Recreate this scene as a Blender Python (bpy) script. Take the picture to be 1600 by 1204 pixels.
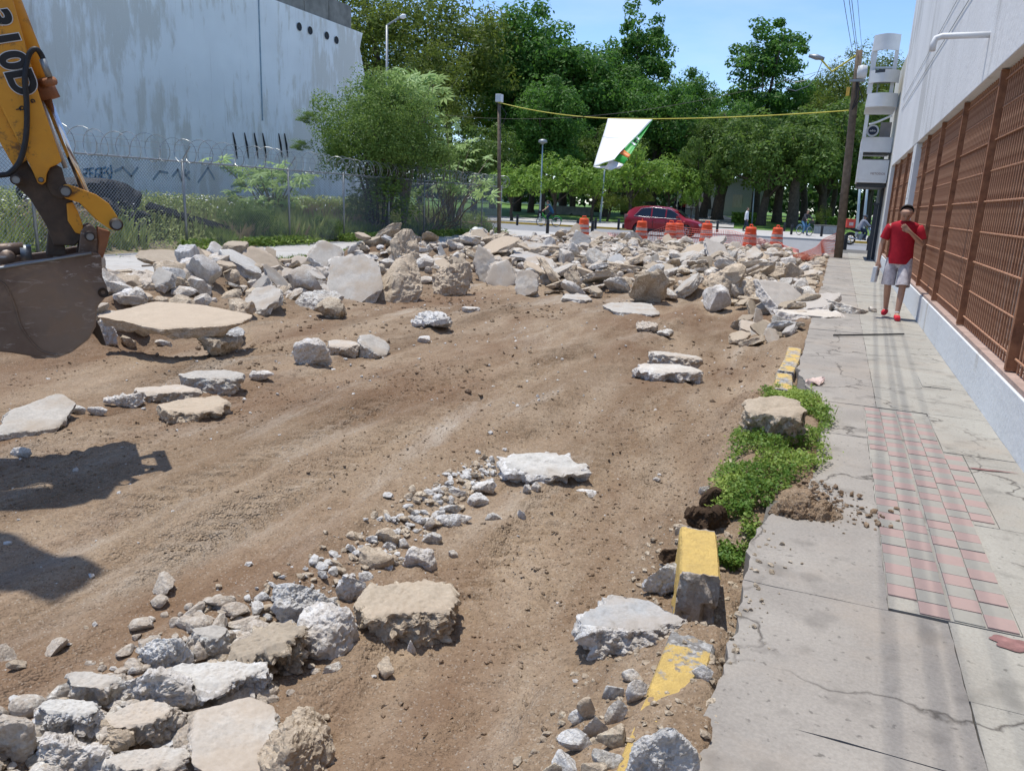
import bpy, bmesh, math, random
import numpy as np
from mathutils import Vector, Matrix, Euler

for o in list(bpy.data.objects): bpy.data.objects.remove(o)
SC = bpy.context.scene
COL = SC.collection
# ------------------------------------------------------------------ camera
F, CAM_H = 1200.0, 1.6
PITCH, ROLL, YAW = math.radians(13.6), math.radians(2.5), math.radians(22.08)
FH = np.array([-math.sin(YAW), math.cos(YAW), 0.0]); R0 = np.array([math.cos(YAW), math.sin(YAW), 0.0]); UP = np.array([0, 0, 1.0])
FW = FH*math.cos(PITCH)-UP*math.sin(PITCH); U0 = FH*math.sin(PITCH)+UP*math.cos(PITCH)
RR = R0*math.cos(ROLL)+U0*math.sin(ROLL); UU = U0*math.cos(ROLL)-R0*math.sin(ROLL)
EYE = np.array([0, 0, CAM_H])
cam = bpy.data.cameras.new('camera'); camo = bpy.data.objects.new('camera', cam); COL.objects.link(camo)
cam.sensor_fit = 'HORIZONTAL'; cam.sensor_width = 36; cam.lens = 36*F/1600; cam.clip_start = .05; cam.clip_end = 3000
camo.matrix_world = Matrix(((RR[0], UU[0], -FW[0], 0), (RR[1], UU[1], -FW[1], 0), (RR[2], UU[2], -FW[2], CAM_H), (0, 0, 0, 1)))
SC.camera = camo
# ------------------------------------------------------------------ sky, sun, exposure
SUN_EL, SUN_SH = math.radians(76), np.array([.97, -.22])     # elevation, direction shadows fall
W = bpy.data.worlds.new('World'); SC.world = W; W.use_nodes = True
nt = W.node_tree; nt.nodes.clear()
out = nt.nodes.new('ShaderNodeOutputWorld'); bg = nt.nodes.new('ShaderNodeBackground'); sky = nt.nodes.new('ShaderNodeTexSky')
sky.sky_type = 'NISHITA'; sky.sun_disc = False; sky.sun_elevation = SUN_EL
sky.sun_rotation = math.atan2(-SUN_SH[0], -SUN_SH[1]); sky.air_density = .85; sky.dust_density = .2; sky.ozone_density = 6.0
tc = nt.nodes.new('ShaderNodeTexCoord'); mp = nt.nodes.new('ShaderNodeMapping'); mp.inputs['Scale'].default_value = (1.4, 1.4, 5.0)
nz = nt.nodes.new('ShaderNodeTexNoise'); nz.inputs['Scale'].default_value = 2.2; nz.inputs['Detail'].default_value = 7; nz.inputs['Roughness'].default_value = .55
rp = nt.nodes.new('ShaderNodeValToRGB'); rp.color_ramp.elements[0].position = .47; rp.color_ramp.elements[1].position = .8
rp.color_ramp.elements[1].color = (.3, .3, .3, 1)
mx = nt.nodes.new('ShaderNodeMix'); mx.data_type = 'RGBA'; mx.inputs[7].default_value = (4.6, 4.9, 5.3, 1)
nt.links.new(tc.outputs['Generated'], mp.inputs[0]); nt.links.new(mp.outputs[0], nz.inputs['Vector']); nt.links.new(nz.outputs[0], rp.inputs[0])
nt.links.new(rp.outputs[0], mx.inputs[0]); nt.links.new(sky.outputs[0], mx.inputs[6]); nt.links.new(mx.outputs[2], bg.inputs[0]); nt.links.new(bg.outputs[0], out.inputs[0])
bg.inputs[1].default_value = .15
sl = bpy.data.lights.new('sun', 'SUN'); sl.energy = 3.2; sl.angle = math.radians(.55); sl.color = (1, .955, .875)
so = bpy.data.objects.new('sun', sl); COL.objects.link(so); so.location = (0, 0, 30)
_sh = SUN_SH/np.linalg.norm(SUN_SH)
SUNV = Vector((_sh[0]*math.cos(SUN_EL), _sh[1]*math.cos(SUN_EL), -math.sin(SUN_EL)))
so.rotation_euler = SUNV.to_track_quat('-Z', 'Y').to_euler()
SC.cycles.max_bounces = 5; SC.cycles.diffuse_bounces = 3; SC.cycles.glossy_bounces = 2; SC.cycles.transmission_bounces = 3
vs = SC.view_settings; vs.view_transform = 'Standard'; vs.look = 'None'; vs.gamma = 1; vs.exposure = .56; vs.use_curve_mapping = False

# ------------------------------------------------------------------ helpers
def ray(px, py): return RR*(px-800)+UU*(602-py)+FW*F
def at(px, py, z=0.):
    d = ray(px, py); return EYE+d*((z-CAM_H)/d[2])
def atY(px, py, y):
    d = ray(px, py); return EYE+d*(y/d[1])
def atX(px, py, x):
    d = ray(px, py); return EYE+d*(x/d[0])
def atP(px, py, dist):                                        # on a vertical plane facing the street at this distance
    d = ray(px, py); return EYE+d*(dist/(d@FH))
def depth(p): return float((np.asarray(p, float)-EYE)@FW)
def sstep(a, b, x):
    t = np.clip((np.asarray(x, float)-a)/(b-a), 0, 1); return t*t*(3-2*t)
def _h(ix, iy, iz, s):
    n = (ix*374761393+iy*668265263+iz*2147483647+s*1274126177) & 0xffffffff
    n = ((n ^ (n >> 13))*1274126177) & 0xffffffff
    n = n ^ (n >> 16)
    return (n & 0xffff)/65535.0*2-1
def vnoise(p, s=0):
    p = np.asarray(p, float); i = np.floor(p).astype(np.int64); f = p-i; u = f*f*(3-2*f)
    r = 0
    for dx in (0, 1):
        wx = u[:, 0] if dx else 1-u[:, 0]
        for dy in (0, 1):
            wy = u[:, 1] if dy else 1-u[:, 1]
            for dz in (0, 1):
                wz = u[:, 2] if dz else 1-u[:, 2]
                r = r+wx*wy*wz*_h(i[:, 0]+dx, i[:, 1]+dy, i[:, 2]+dz, s)
    return r
def fbm(p, s=0, o=4, g=.5):
    p = np.asarray(p, float); a, r = 1., 0
    for k in range(o): r = r+a*vnoise(p, s+k*17); p = p*2.03+11.3; a *= g
    return r
def n2(x, y, sx, sy, s=0, o=4, g=.5):
    x = np.atleast_1d(np.asarray(x, float)); y = np.atleast_1d(np.asarray(y, float))
    return fbm(np.stack([x*sx, y*sy, np.zeros_like(x)], 1), s, o, g)

def tag(o, label=None, cat=None, group=None, kind=None):
    if label: o['label'] = label
    if cat: o['category'] = cat
    if group: o['group'] = group
    if kind: o['kind'] = kind
    return o
def empty(name, loc, label=None, cat=None, group=None, rz=0):
    o = bpy.data.objects.new(name, None); COL.objects.link(o); o.location = [float(v) for v in loc]; o.rotation_euler = (0, 0, rz); o.empty_display_size = .1
    return tag(o, label, cat, group)
def copy_tree(o, parent=None):
    c = o.copy(); COL.objects.link(c)
    if parent: c.parent = parent
    for ch in list(o.children): copy_tree(ch, c)
    return c
def mesh(name, v, f, m=None, parent=None, loc=(0, 0, 0), smooth=False):
    me = bpy.data.meshes.new(name); me.from_pydata([tuple(map(float, a)) for a in v], [], f)
    if m: me.materials.append(m)
    if smooth: me.polygons.foreach_set('use_smooth', [True]*len(me.polygons))
    return link(name, me, parent, loc)
def link(name, me, parent=None, loc=(0, 0, 0), rot=None):
    o = bpy.data.objects.new(name, me); COL.objects.link(o); o.location = [float(v) for v in loc]
    if rot is not None: o.rotation_euler = rot
    if parent: o.parent = parent
    return o
class MB:
    def __init__(s): s.v = []; s.f = []
    def add(s, v, f):
        n = len(s.v); s.v += [tuple(map(float, a)) for a in v]; s.f += [tuple(i+n for i in q) for q in f]; return s
    def box(s, a, b):
        (x0, y0, z0), (x1, y1, z1) = a, b
        return s.add([(x0, y0, z0), (x1, y0, z0), (x1, y1, z0), (x0, y1, z0), (x0, y0, z1), (x1, y0, z1), (x1, y1, z1), (x0, y1, z1)],
                     [(3, 2, 1, 0), (4, 5, 6, 7), (0, 1, 5, 4), (1, 2, 6, 5), (2, 3, 7, 6), (3, 0, 4, 7)])
    def tube(s, pts, r, n=6, cap=True):
        pts = [np.asarray(p, float) for p in pts]; rs = r if hasattr(r, '__len__') else [r]*len(pts)
        base = len(s.v); prev = None
        for i, p in enumerate(pts):
            t = pts[min(i+1, len(pts)-1)]-pts[max(i-1, 0)]; t = t/(np.linalg.norm(t)+1e-9)
            if prev is None:
                a = np.array([0, 0, 1.]) if abs(t[2]) < .9 else np.array([1., 0, 0])
            else: a = prev
            u = a-t*(a@t); u /= np.linalg.norm(u)+1e-9; w = np.cross(t, u); prev = u
            for k in range(n):
                q = 2*math.pi*k/n; s.v.append(tuple(p+rs[i]*(u*math.cos(q)+w*math.sin(q))))
        for i in range(len(pts)-1):
            for k in range(n):
                a, b = base+i*n+k, base+i*n+(k+1) % n; s.f.append((a, b, b+n, a+n))
        if cap:
            s.f.append(tuple(base+k for k in range(n))[::-1]); s.f.append(tuple(base+(len(pts)-1)*n+k for k in range(n)))
        return s
    def prism(s, poly, ext):                                   # poly: 3-D points, ext: extrusion vector
        n = len(poly); e = np.asarray(ext, float); p = [np.asarray(q, float) for q in poly]
        return s.add(p+[q+e for q in p], [tuple(range(n)), tuple(range(2*n-1, n-1, -1))]+[(k, k+n, (k+1) % n+n, (k+1) % n) for k in range(n)])
    def lathe(s, prof, c=(0, 0, 0), n=20, axis=(0, 0, 1)):
        ax = Vector(axis).normalized(); q = Vector((0, 0, 1)).rotation_difference(ax); b = len(s.v)
        for (r, h) in prof:
            for k in range(n):
                a = 2*math.pi*k/n; p = q @ Vector((r*math.cos(a), r*math.sin(a), h)); s.v.append((p.x+c[0], p.y+c[1], p.z+c[2]))
        for i in range(len(prof)-1):
            for k in range(n): s.f.append((b+i*n+k, b+i*n+(k+1) % n, b+(i+1)*n+(k+1) % n, b+(i+1)*n+k))
        return s
    def build(s, name, m=None, parent=None, org=(0, 0, 0), smooth=False, bevel=0):
        o = np.asarray(org, float); v = [tuple(np.asarray(a)-o) for a in s.v]
        ob = mesh(name, v, s.f, m, parent, (0, 0, 0) if parent else o, smooth)
        if True:
            bm = bmesh.new(); bm.from_mesh(ob.data); bmesh.ops.recalc_face_normals(bm, faces=bm.faces)
            if bevel:
                es = [e for e in bm.edges if e.is_manifold and e.calc_face_angle(0) > .5]
                bmesh.ops.bevel(bm, geom=es, offset=bevel, segments=2, affect='EDGES', profile=.6)
            bm.to_mesh(ob.data); bm.free()
        return ob

# ------------------------------------------------------------------ materials
def newmat(name):
    m = bpy.data.materials.new(name); m.use_nodes = True; n = m.node_tree; b = n.nodes['Principled BSDF']
    return m, n, b
class G:                                                        # terse node graph helper
    def __init__(s, n): s.n = n; s.L = n.links.new
    def nd(s, t, **k):
        o = s.n.nodes.new(t)
        for a, b in k.items(): setattr(o, a, b)
        return o
    def coord(s, scale=(1, 1, 1), kind='Object'):
        t = s.nd('ShaderNodeTexCoord'); m = s.nd('ShaderNodeMapping'); m.inputs['Scale'].default_value = scale
        s.L(t.outputs[kind], m.inputs[0]); return m.outputs[0]
    def noise(s, sc, det=4, ro=.55, vec=None, dist=0):
        o = s.nd('ShaderNodeTexNoise'); o.inputs['Scale'].default_value = sc; o.inputs['Detail'].default_value = det; o.inputs['Roughness'].default_value = ro
        o.inputs['Distortion'].default_value = dist
        if vec is not None: s.L(vec, o.inputs['Vector'])
        return o.outputs[0]
    def vor(s, sc, vec=None, feat='F1', out='Color'):
        o = s.nd('ShaderNodeTexVoronoi', feature=feat); o.inputs['Scale'].default_value = sc
        if vec is not None: s.L(vec, o.inputs['Vector'])
        return o.outputs[out]
    def ramp(s, x, stops):
        o = s.nd('ShaderNodeValToRGB'); e = o.color_ramp.elements
        while len(e) < len(stops): e.new(.5)
        for k, (p, c) in enumerate(stops):
            e[k].position = p; e[k].color = (c, c, c, 1) if not hasattr(c, '__len__') else (*c, 1)
        s.L(x, o.inputs[0]); return o.outputs[0]
    def mix(s, fac, a, b, mode='MIX'):
        o = s.nd('ShaderNodeMix', data_type='RGBA', blend_type=mode)
        for i, x in ((0, fac), (6, a), (7, b)):
            if hasattr(x, 'is_linked'): s.L(x, o.inputs[i])
            elif hasattr(x, '__len__'): o.inputs[i].default_value = (*x, 1)
            else: o.inputs[i].default_value = x if i == 0 else (x, x, x, 1)
        return o.outputs[2]
    def math(s, op, a, b=0):
        o = s.nd('ShaderNodeMath', operation=op)
        for i, x in ((0, a), (1, b)):
            if hasattr(x, 'is_linked'): s.L(x, o.inputs[i])
            else: o.inputs[i].default_value = x
        return o.outputs[0]
    def attr(s, name, out='Fac'):
        o = s.nd('ShaderNodeAttribute'); o.attribute_name = name; return o.outputs[out]
    def bump(s, b, h, st=.5, d=.02):
        o = s.nd('ShaderNodeBump'); o.inputs['Strength'].default_value = st; o.inputs['Distance'].default_value = d
        s.L(h, o.inputs['Height']); s.L(o.outputs[0], b.inputs['Normal'])
def plain(name, c, rough=.7, metal=0, var=.12, sc=8, bump=.0, c2=None, spec=.4):
    m, n, b = newmat(name); g = G(n); v = g.coord()
    f = g.noise(sc, 5, .6, v); c2 = c2 or tuple(max(0, x*(1-2.2*var)) for x in c)
    n.links.new(g.mix(g.ramp(f, [(.3, 0.), (.7, 1.)]), c2, c), b.inputs['Base Color'])
    b.inputs['Roughness'].default_value = rough; b.inputs['Metallic'].default_value = metal; b.inputs['Specular IOR Level'].default_value = spec
    if bump: g.bump(b, g.noise(sc*4, 5, .65, v), bump, .01)
    return m
M = {}
def mk_dirt():
    m, n, b = newmat('dirt'); g = G(n); v = g.coord((1, .33, 1)); v1 = g.coord((1, 1, 1))
    big = g.noise(.7, 6, .6, v, .6); mid = g.noise(3.2, 6, .62, v); fine = g.noise(38, 4, .7, v1); clod = g.noise(11, 5, .65, v1)
    c = g.mix(g.ramp(big, [(.32, 0.), (.66, 1.)]), (.178, .121, .076), (.318, .237, .162))
    c = g.mix(g.ramp(mid, [(.45, 0.), (.75, .55)]), c, (.375, .30, .222))
    c = g.mix(g.ramp(mid, [(.22, .6), (.45, 0.)]), c, (.185, .117, .07))
    c = g.mix(.55, c, g.mix(g.ramp(fine, [(.28, 0.), (.72, 1.)]), (.30, .30, .30), (.72, .72, .72)), 'OVERLAY')
    # dry dusting of crushed concrete in long smears
    dust = g.ramp(g.noise(1.1, 7, .68, g.coord((1.6, .28, 1)), .5), [(.55, 0.), (.72, .65)])
    c = g.mix(dust, c, (.43, .375, .31))
    damp = g.ramp(g.noise(.55, 5, .6, g.coord((1.2, .5, 1))), [(.47, 0.), (.62, .7)]); c = g.mix(damp, c, (.165, .098, .058))
    grit = g.vor(150, v1); sp_ = g.nd('ShaderNodeSeparateColor'); n.links.new(grit, sp_.inputs[0]); c = g.mix(g.ramp(sp_.outputs[0], [(.92, 0.), (.96, .32)]), c, (.46, .42, .36)); c = g.mix(g.ramp(sp_.outputs[1], [(.86, 0.), (.93, .5)]), c, (.10, .07, .05))
    n.links.new(c, b.inputs['Base Color']); b.inputs['Roughness'].default_value = .95; b.inputs['Specular IOR Level'].default_value = .12
    crumb = g.vor(75, v1, out='Distance'); cm_ = g.ramp(g.noise(1.7, 5, .6, v), [(.52, 0.), (.66, 1.)]); lump_ = g.vor(24, g.coord((1, .8, 1)), out='Distance')
    h = g.math('ADD', g.math('MULTIPLY', clod, 1.0), g.math('MULTIPLY', fine, .35)); h = g.math('SUBTRACT', h, g.math('MULTIPLY', g.math('MULTIPLY', crumb, cm_), .45)); h = g.math('SUBTRACT', h, g.math('MULTIPLY', g.math('MULTIPLY', lump_, cm_), .5)); g.bump(b, h, .9, .04)
    return m
M['dirt'] = mk_dirt()
def mk_concrete(name, top, side1, side2, dustc=(.40, .32, .24), dust=.62):
    m, n, b = newmat(name); g = G(n); v = g.coord(); t = g.attr('top')
    oi = g.nd('ShaderNodeObjectInfo')
    fine = g.noise(60, 5, .7, v); med = g.noise(9, 5, .6, v)
    ct = g.mix(g.ramp(med, [(.3, 0.), (.7, 1.)]), tuple(x*.8 for x in top), top)
    ct = g.mix(.4, ct, g.mix(g.ramp(fine, [(.3, 0.), (.7, 1.)]), .3, .7), 'OVERLAY')
    cell = g.vor(26, v); sep = g.nd('ShaderNodeSeparateColor'); n.links.new(cell, sep.inputs[0])
    cs = g.mix(sep.outputs[0], side1, side2)
    cs = g.mix(g.ramp(g.noise(5, 6, .65, v), [(.45, 0.), (.68, .8)]), cs, tuple(x*.8 for x in side2))
    sp2 = g.nd('ShaderNodeSeparateColor'); n.links.new(g.vor(75, v), sp2.inputs[0]); cs = g.mix(g.ramp(sp2.outputs[0], [(.84, 0.), (.9, .5)]), cs, tuple(x*.55 for x in side2)); cs = g.mix(g.ramp(sp2.outputs[1], [(.78, 0.), (.86, .6)]), cs, tuple(min(.85, x*1.25) for x in side1))
    cs = g.mix(.5, cs, g.mix(g.ramp(fine, [(.3, 0.), (.7, 1.)]), .25, .75), 'OVERLAY')
    tn = g.math('ADD', t, g.math('MULTIPLY', g.math('SUBTRACT', g.noise(13, 6, .7, v), .5), 1.1))
    ct = g.mix(g.ramp(g.noise(4, 6, .7, v), [(.5, 0.), (.7, .55)]), ct, tuple(x*.62 for x in top)); ct = g.mix(g.ramp(g.noise(34, 3, .6, v), [(.25, .6), (.36, 0.)]), ct, tuple(x*.5 for x in top))
    c = g.mix(g.ramp(tn, [(.45, 0.), (.6, 1.)]), cs, ct)
    dn = g.math('ADD', g.noise(3.3, 5, .6, v), g.math('MULTIPLY', g.math('SUBTRACT', oi.outputs['Random'], .5), .34))
    c = g.mix(g.math('MULTIPLY', g.ramp(dn, [(.40, 0.), (.58, 1.)]), dust), c, dustc)
    br = g.math('ADD', .82, g.math('MULTIPLY', oi.outputs['Random'], .3))
    cc = g.nd('ShaderNodeCombineColor')
    for i in range(3): n.links.new(br, cc.inputs[i])
    c = g.mix(1., c, cc.outputs[0], 'MULTIPLY')
    n.links.new(c, b.inputs['Base Color']); b.inputs['Roughness'].default_value = .92; b.inputs['Specular IOR Level'].default_value = .2
    hs = g.math('ADD', g.math('ADD', g.math('MULTIPLY', g.vor(30, v, out='Distance'), -.5), g.math('MULTIPLY', g.vor(85, v, out='Distance'), -.3)), g.math('MULTIPLY', g.noise(22, 8, .78, v), 1.3))
    hh = g.math('MULTIPLY', hs, g.math('SUBTRACT', 1.12, t)); g.bump(b, g.math('ADD', hh, g.math('MULTIPLY', fine, .16)), .8, .018)
    return m
M['chunk'] = mk_concrete('broken_concrete', (.52, .485, .435), (.72, .69, .64), (.53, .48, .42))
M['chunk_grey'] = mk_concrete('grey_concrete', (.41, .41, .405), (.76, .75, .73), (.52, .51, .49), dust=.4)
M['chunk_tan'] = mk_concrete('tan_stone', (.46, .385, .295), (.62, .53, .41), (.44, .355, .26), dust=.5)
M['chunk_white'] = mk_concrete('white_stone', (.60, .58, .54), (.79, .775, .75), (.61, .58, .54), dust=.4)
def mk_kerb():
    m = mk_concrete('painted_kerb_concrete', (.5, .48, .44), (.50, .49, .47), (.24, .225, .21)); n = m.node_tree; g = G(n); b = n.nodes['Principled BSDF']; src = b.inputs['Base Color'].links[0].from_socket; v = g.coord()
    nz_ = g.math('ADD', g.attr('paint'), g.math('MULTIPLY', g.math('SUBTRACT', g.noise(9, 6, .7, v), .5), 1.3)); k = g.ramp(nz_, [(.48, 0.), (.56, 1.)])
    y = g.mix(g.ramp(g.noise(14, 6, .7, v), [(.3, 0.), (.7, 1.)]), (.52, .37, .14), (.72, .51, .17)); n.links.new(g.mix(k, src, y), b.inputs['Base Color']); return m
M['kerbchunk'] = mk_kerb()
M['soil'] = plain('dark_soil', (.10, .066, .043), .97, var=.28, sc=18, bump=.8, spec=.1)
def mk_walk(name, c1, c2, crack=True):
    m, n, b = newmat(name); g = G(n); v = g.coord()
    big = g.noise(1.3, 5, .6, v); fine = g.noise(70, 4, .75, v); pit = g.noise(28, 3, .5, g.coord((1, 1, 1)))
    c = g.mix(g.ramp(big, [(.32, 0.), (.68, 1.)]), c1, c2)
    c = g.mix(.35, c, g.mix(g.ramp(fine, [(.3, 0.), (.7, 1.)]), .3, .7), 'OVERLAY')
    c = g.mix(g.ramp(pit, [(.27, .75), (.36, 0.)]), c, tuple(x*.45 for x in c1))
    c = g.mix(g.ramp(g.noise(4.5, 3, .5, v), [(.56, 0.), (.68, .5)]), c, tuple(x*.58 for x in c1))
    c = g.mix(g.ramp(g.noise(.9, 6, .7, v), [(.5, 0.), (.7, .45)]), c, (.36, .30, .24))
    h = g.math('MULTIPLY', fine, .3)
    if crack:
        w = g.nd('ShaderNodeVectorMath', operation='ADD'); sc = g.nd('ShaderNodeVectorMath', operation='SCALE')
        nn = g.nd('ShaderNodeTexNoise'); nn.inputs['Scale'].default_value = 3; nn.inputs['Detail'].default_value = 6; n.links.new(v, nn.inputs['Vector'])
        n.links.new(nn.outputs['Color'], sc.inputs[0]); sc.inputs['Scale'].default_value = .5; n.links.new(v, w.inputs[0]); n.links.new(sc.outputs[0], w.inputs[1])
        e = g.vor(.62, w.outputs[0], 'DISTANCE_TO_EDGE', 'Distance'); k = g.ramp(e, [(.0, 1.), (.007, 0.)])
        k = g.math('MULTIPLY', k, g.ramp(g.noise(1.6, 2, .5, v), [(.36, 0.), (.5, .95)]))
        c = g.mix(k, c, (.10, .09, .08)); h = g.math('SUBTRACT', h, k)
    n.links.new(c, b.inputs['Base Color']); b.inputs['Roughness'].default_value = .9; b.inputs['Specular IOR Level'].default_value = .2
    g.bump(b, h, .5, .01); return m
M['walk'] = mk_walk('sidewalk_concrete', (.245, .225, .203), (.335, .31, .278))
M['walk2'] = mk_walk('sidewalk_pale', (.29, .273, .24), (.365, .35, .31))
M['walkfar'] = mk_walk('plaza_concrete', (.40, .385, .36), (.47, .455, .43), False)
M['mortar'] = plain('mortar', (.15, .14, .125), .95, var=.2, sc=20, bump=.4)
M['road'] = plain('asphalt_road', (.265, .265, .265), .9, var=.12, sc=3, bump=.25)
M['ground'] = plain('bare_ground', (.26, .22, .17), .95, var=.15, sc=.4)
M['lotsoil'] = plain('lot_soil', (.27, .23, .15), .95, var=.25, sc=1.2, bump=.5)
M['lawn'] = plain('lawn_grass', (.135, .255, .04), .9, var=.22, sc=1.5, bump=.6)
M['pink'] = plain('pink_tile', (.385, .272, .25), .9, var=.16, sc=4, bump=.2, c2=(.32, .235, .212))
M['pale'] = plain('pale_tile', (.345, .335, .297), .9, var=.2, sc=4, bump=.2, c2=(.265, .25, .22))
def mk_paint_wall(name, paint, bare, amt, sx=(1.1, 1.1, .22), line=True):
    m, n, b = newmat(name); g = G(n); v = g.coord(); vs_ = g.coord(sx)
    blot = g.noise(.28, 4, .6, g.coord((1, 1, .7))); st = g.noise(2.1, 8, .72, vs_, .2)
    f = g.math('ADD', g.math('MULTIPLY', blot, .85), g.math('MULTIPLY', st, .75))
    f = g.ramp(f, [(amt, 0.), (amt+.085, 1.)])
    c = g.mix(g.ramp(g.noise(.5, 3, .5, v), [(.3, 0.), (.7, 1.)]), tuple(x*.88 for x in paint), paint)
    c = g.mix(g.math('MULTIPLY', f, .8), c, bare)
    drip = g.ramp(g.noise(3.0, 6, .65, g.coord((1.6, 1.6, .05))), [(.60, 0.), (.78, .55)])
    c = g.mix(drip, c, tuple(x*.6 for x in bare))
    c = g.mix(g.ramp(g.noise(4.2, 5, .7, v), [(.70, 0.), (.76, .8)]), c, (.10, .10, .10))
    c = g.mix(.25, c, g.mix(g.ramp(g.noise(30, 4, .7, v), [(.3, 0.), (.7, 1.)]), .3, .7), 'OVERLAY')
    n.links.new(c, b.inputs['Base Color']); b.inputs['Roughness'].default_value = .88; b.inputs['Specular IOR Level'].default_value = .25
    g.bump(b, g.math('SUBTRACT', g.noise(12, 5, .6, v), f), .35, .02); return m
M['bluewall'] = mk_paint_wall('flaking_blue_paint', (.90, .92, .91), (.64, .62, .56), .78)
M['greywall'] = mk_paint_wall('weathered_white_paint', (.76, .77, .775), (.50, .50, .49), .87, (.9, .9, .10))
M['plinth'] = mk_paint_wall('pale_blue_plinth', (.68, .705, .72), (.50, .48, .44), .9)
M['block'] = plain('grey_blockwork', (.30, .29, .26), .95, var=.2, sc=2, bump=.4)
M['ochre'] = plain('ochre_stone', (.47, .36, .21), .95, var=.3, sc=3, bump=.7)
M['white'] = plain('white_paint', (.74, .755, .76), .6, var=.06, sc=2)
M['cream'] = plain('cream_render', (.66, .64, .56), .85, var=.06, sc=1.5)
M['rust'] = plain('rusty_steel', (.36, .165, .082), .75, var=.22, sc=9, bump=.25, c2=(.17, .07, .036))
M['rustbar'] = plain('rust_bar', (.50, .28, .17), .75, var=.2, sc=14, c2=(.25, .11, .06))
M['pinksill'] = plain('dusty_sill', (.44, .32, .27), .9, var=.15, sc=6, bump=.3)
M['darkframe'] = plain('brown_window_frame', (.14, .07, .045), .7, var=.2, sc=9)
m_, n_, b_ = newmat('dusty_glass'); g_ = G(n_); n_.links.new(g_.mix(g_.noise(3, 5, .6, g_.coord((1, 1, .4))), (.17, .14, .12), (.38, .35, .33)), b_.inputs['Base Color']); b_.inputs['Roughness'].default_value = .5; M['glass'] = m_
m_, n_, b_ = newmat('car_glass'); b_.inputs['Base Color'].default_value = (.012, .018, .03, 1); b_.inputs['Roughness'].default_value = .06; M['carglass'] = m_
def mk_yellow():
    m, n, b = newmat('worn_yellow_machine_paint'); g = G(n); v = g.coord()
    c = g.mix(g.ramp(g.noise(2.5, 5, .6, v), [(.3, 0.), (.7, 1.)]), (.56, .235, .012), (.70, .33, .022))
    k = g.ramp(g.noise(5.5, 8, .76, v, .4), [(.54, 0.), (.61, .8)]); c = g.mix(k, c, (.085, .045, .025))
    c = g.mix(g.ramp(g.noise(1.6, 6, .65, v), [(.55, 0.), (.8, .6)]), c, (.25, .13, .05))
    n.links.new(c, b.inputs['Base Color']); b.inputs['Roughness'].default_value = .52; g.bump(b, g.noise(14, 4, .6, v), .12, .01); return m
M['yellow'] = mk_yellow()
def mk_bucket():
    m, n, b = newmat('scratched_bucket_steel'); g = G(n); v = g.coord()
    c = g.mix(g.ramp(g.noise(2.2, 6, .65, v), [(.3, 0.), (.7, 1.)]), (.085, .05, .035), (.21, .155, .12))
    c = g.mix(g.ramp(g.noise(9, 7, .75, g.coord((.5, .5, 1.8)), 1.2), [(.57, 0.), (.64, .7)]), c, (.50, .47, .44))
    c = g.mix(g.ramp(g.noise(1.3, 4, .6, v), [(.5, 0.), (.72, .6)]), c, (.26, .21, .165))
    c = g.mix(g.ramp(g.noise(2.6, 7, .7, v, .6), [(.54, 0.), (.62, .6)]), c, (.25, .175, .12))
    n.links.new(c, b.inputs['Base Color']); b.inputs['Roughness'].default_value = .5; b.inputs['Metallic'].default_value = .25; g.bump(b, g.noise(20, 5, .7, v), .3, .01); return m
M['bucket'] = mk_bucket()
M['grease'] = plain('greasy_dark_steel', (.045, .036, .03), .6, .2, .3, 9, .3, c2=(.10, .07, .05))
M['chrome'] = plain('polished_rod', (.75, .75, .74), .18, 1., .04, 5)
M['rubber'] = plain('black_rubber', (.025, .026, .028), .6, var=.2, sc=20)
M['black'] = plain('black_paint', (.02, .021, .024), .55, var=.2, sc=10)
M['galv'] = plain('galvanised_steel', (.30, .32, .33), .5, .6, .12, 9)
M['wire'] = plain('galvanised_wire', (.34, .36, .37), .45, .7, .1, 9)
M['wood'] = plain('weathered_pole_wood', (.215, .165, .12), .92, var=.25, sc=6, bump=.5)
M['bark'] = plain('bark', (.105, .082, .062), .95, var=.28, sc=5, bump=.8)
M['twig'] = plain('dry_twig', (.25, .20, .15), .95, var=.2, sc=9)
M['orange'] = plain('orange_plastic', (.80, .105, .03), .5, var=.06, sc=6)
M['reflect'] = plain('white_reflective_band', (.66, .50, .44), .5, var=.15, sc=12)
M['net'] = plain('orange_net', (.78, .20, .14), .6, var=.08, sc=6)
M['carred'] = plain('red_car_paint', (.30, .012, .022), .22, .15, .05, 2, spec=.6)
M['alloy'] = plain('alloy', (.55, .56, .57), .3, .8, .05, 9)
M['kerbyel'] = mk_walk('worn_yellow_kerb_paint', (.62, .38, .055), (.70, .46, .10), False)
M['rope'] = plain('yellow_rope', (.62, .55, .06), .6, var=.1, sc=9)
M['cable'] = plain('black_cable', (.03, .03, .032), .6, var=.1, sc=9)
M['lampgrey'] = plain('lamp_post_paint', (.34, .42, .46), .5, .2, .08, 4)
M['greydark'] = plain('dark_grey_paint', (.05, .06, .075), .5, .1, .1, 5)
M['banner'] = plain('white_vinyl', (.80, .81, .82), .5, var=.03, sc=2)
M['bgreen'] = plain('green_print', (.03, .36, .05), .5, var=.1, sc=3)
M['borange'] = plain('orange_print', (.78, .24, .06), .5, var=.08, sc=3)
M['blueink'] = plain('blue_spray_paint', (.10, .30, .48), .8, var=.2, sc=6)
M['greyink'] = plain('faded_spray_paint', (.30, .40, .47), .85, var=.15, sc=6)
M['redpaint'] = plain('red_spray_paint', (.38, .20, .185), .85, var=.3, sc=14)
M['rubbleblack'] = plain('broken_asphalt', (.075, .075, .078), .95, var=.35, sc=7, bump=.8)
def cloth(name, c, var=.1, sc=20): M[name] = plain(name, c, .85, var=var, sc=sc, bump=.15, spec=.2)
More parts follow.
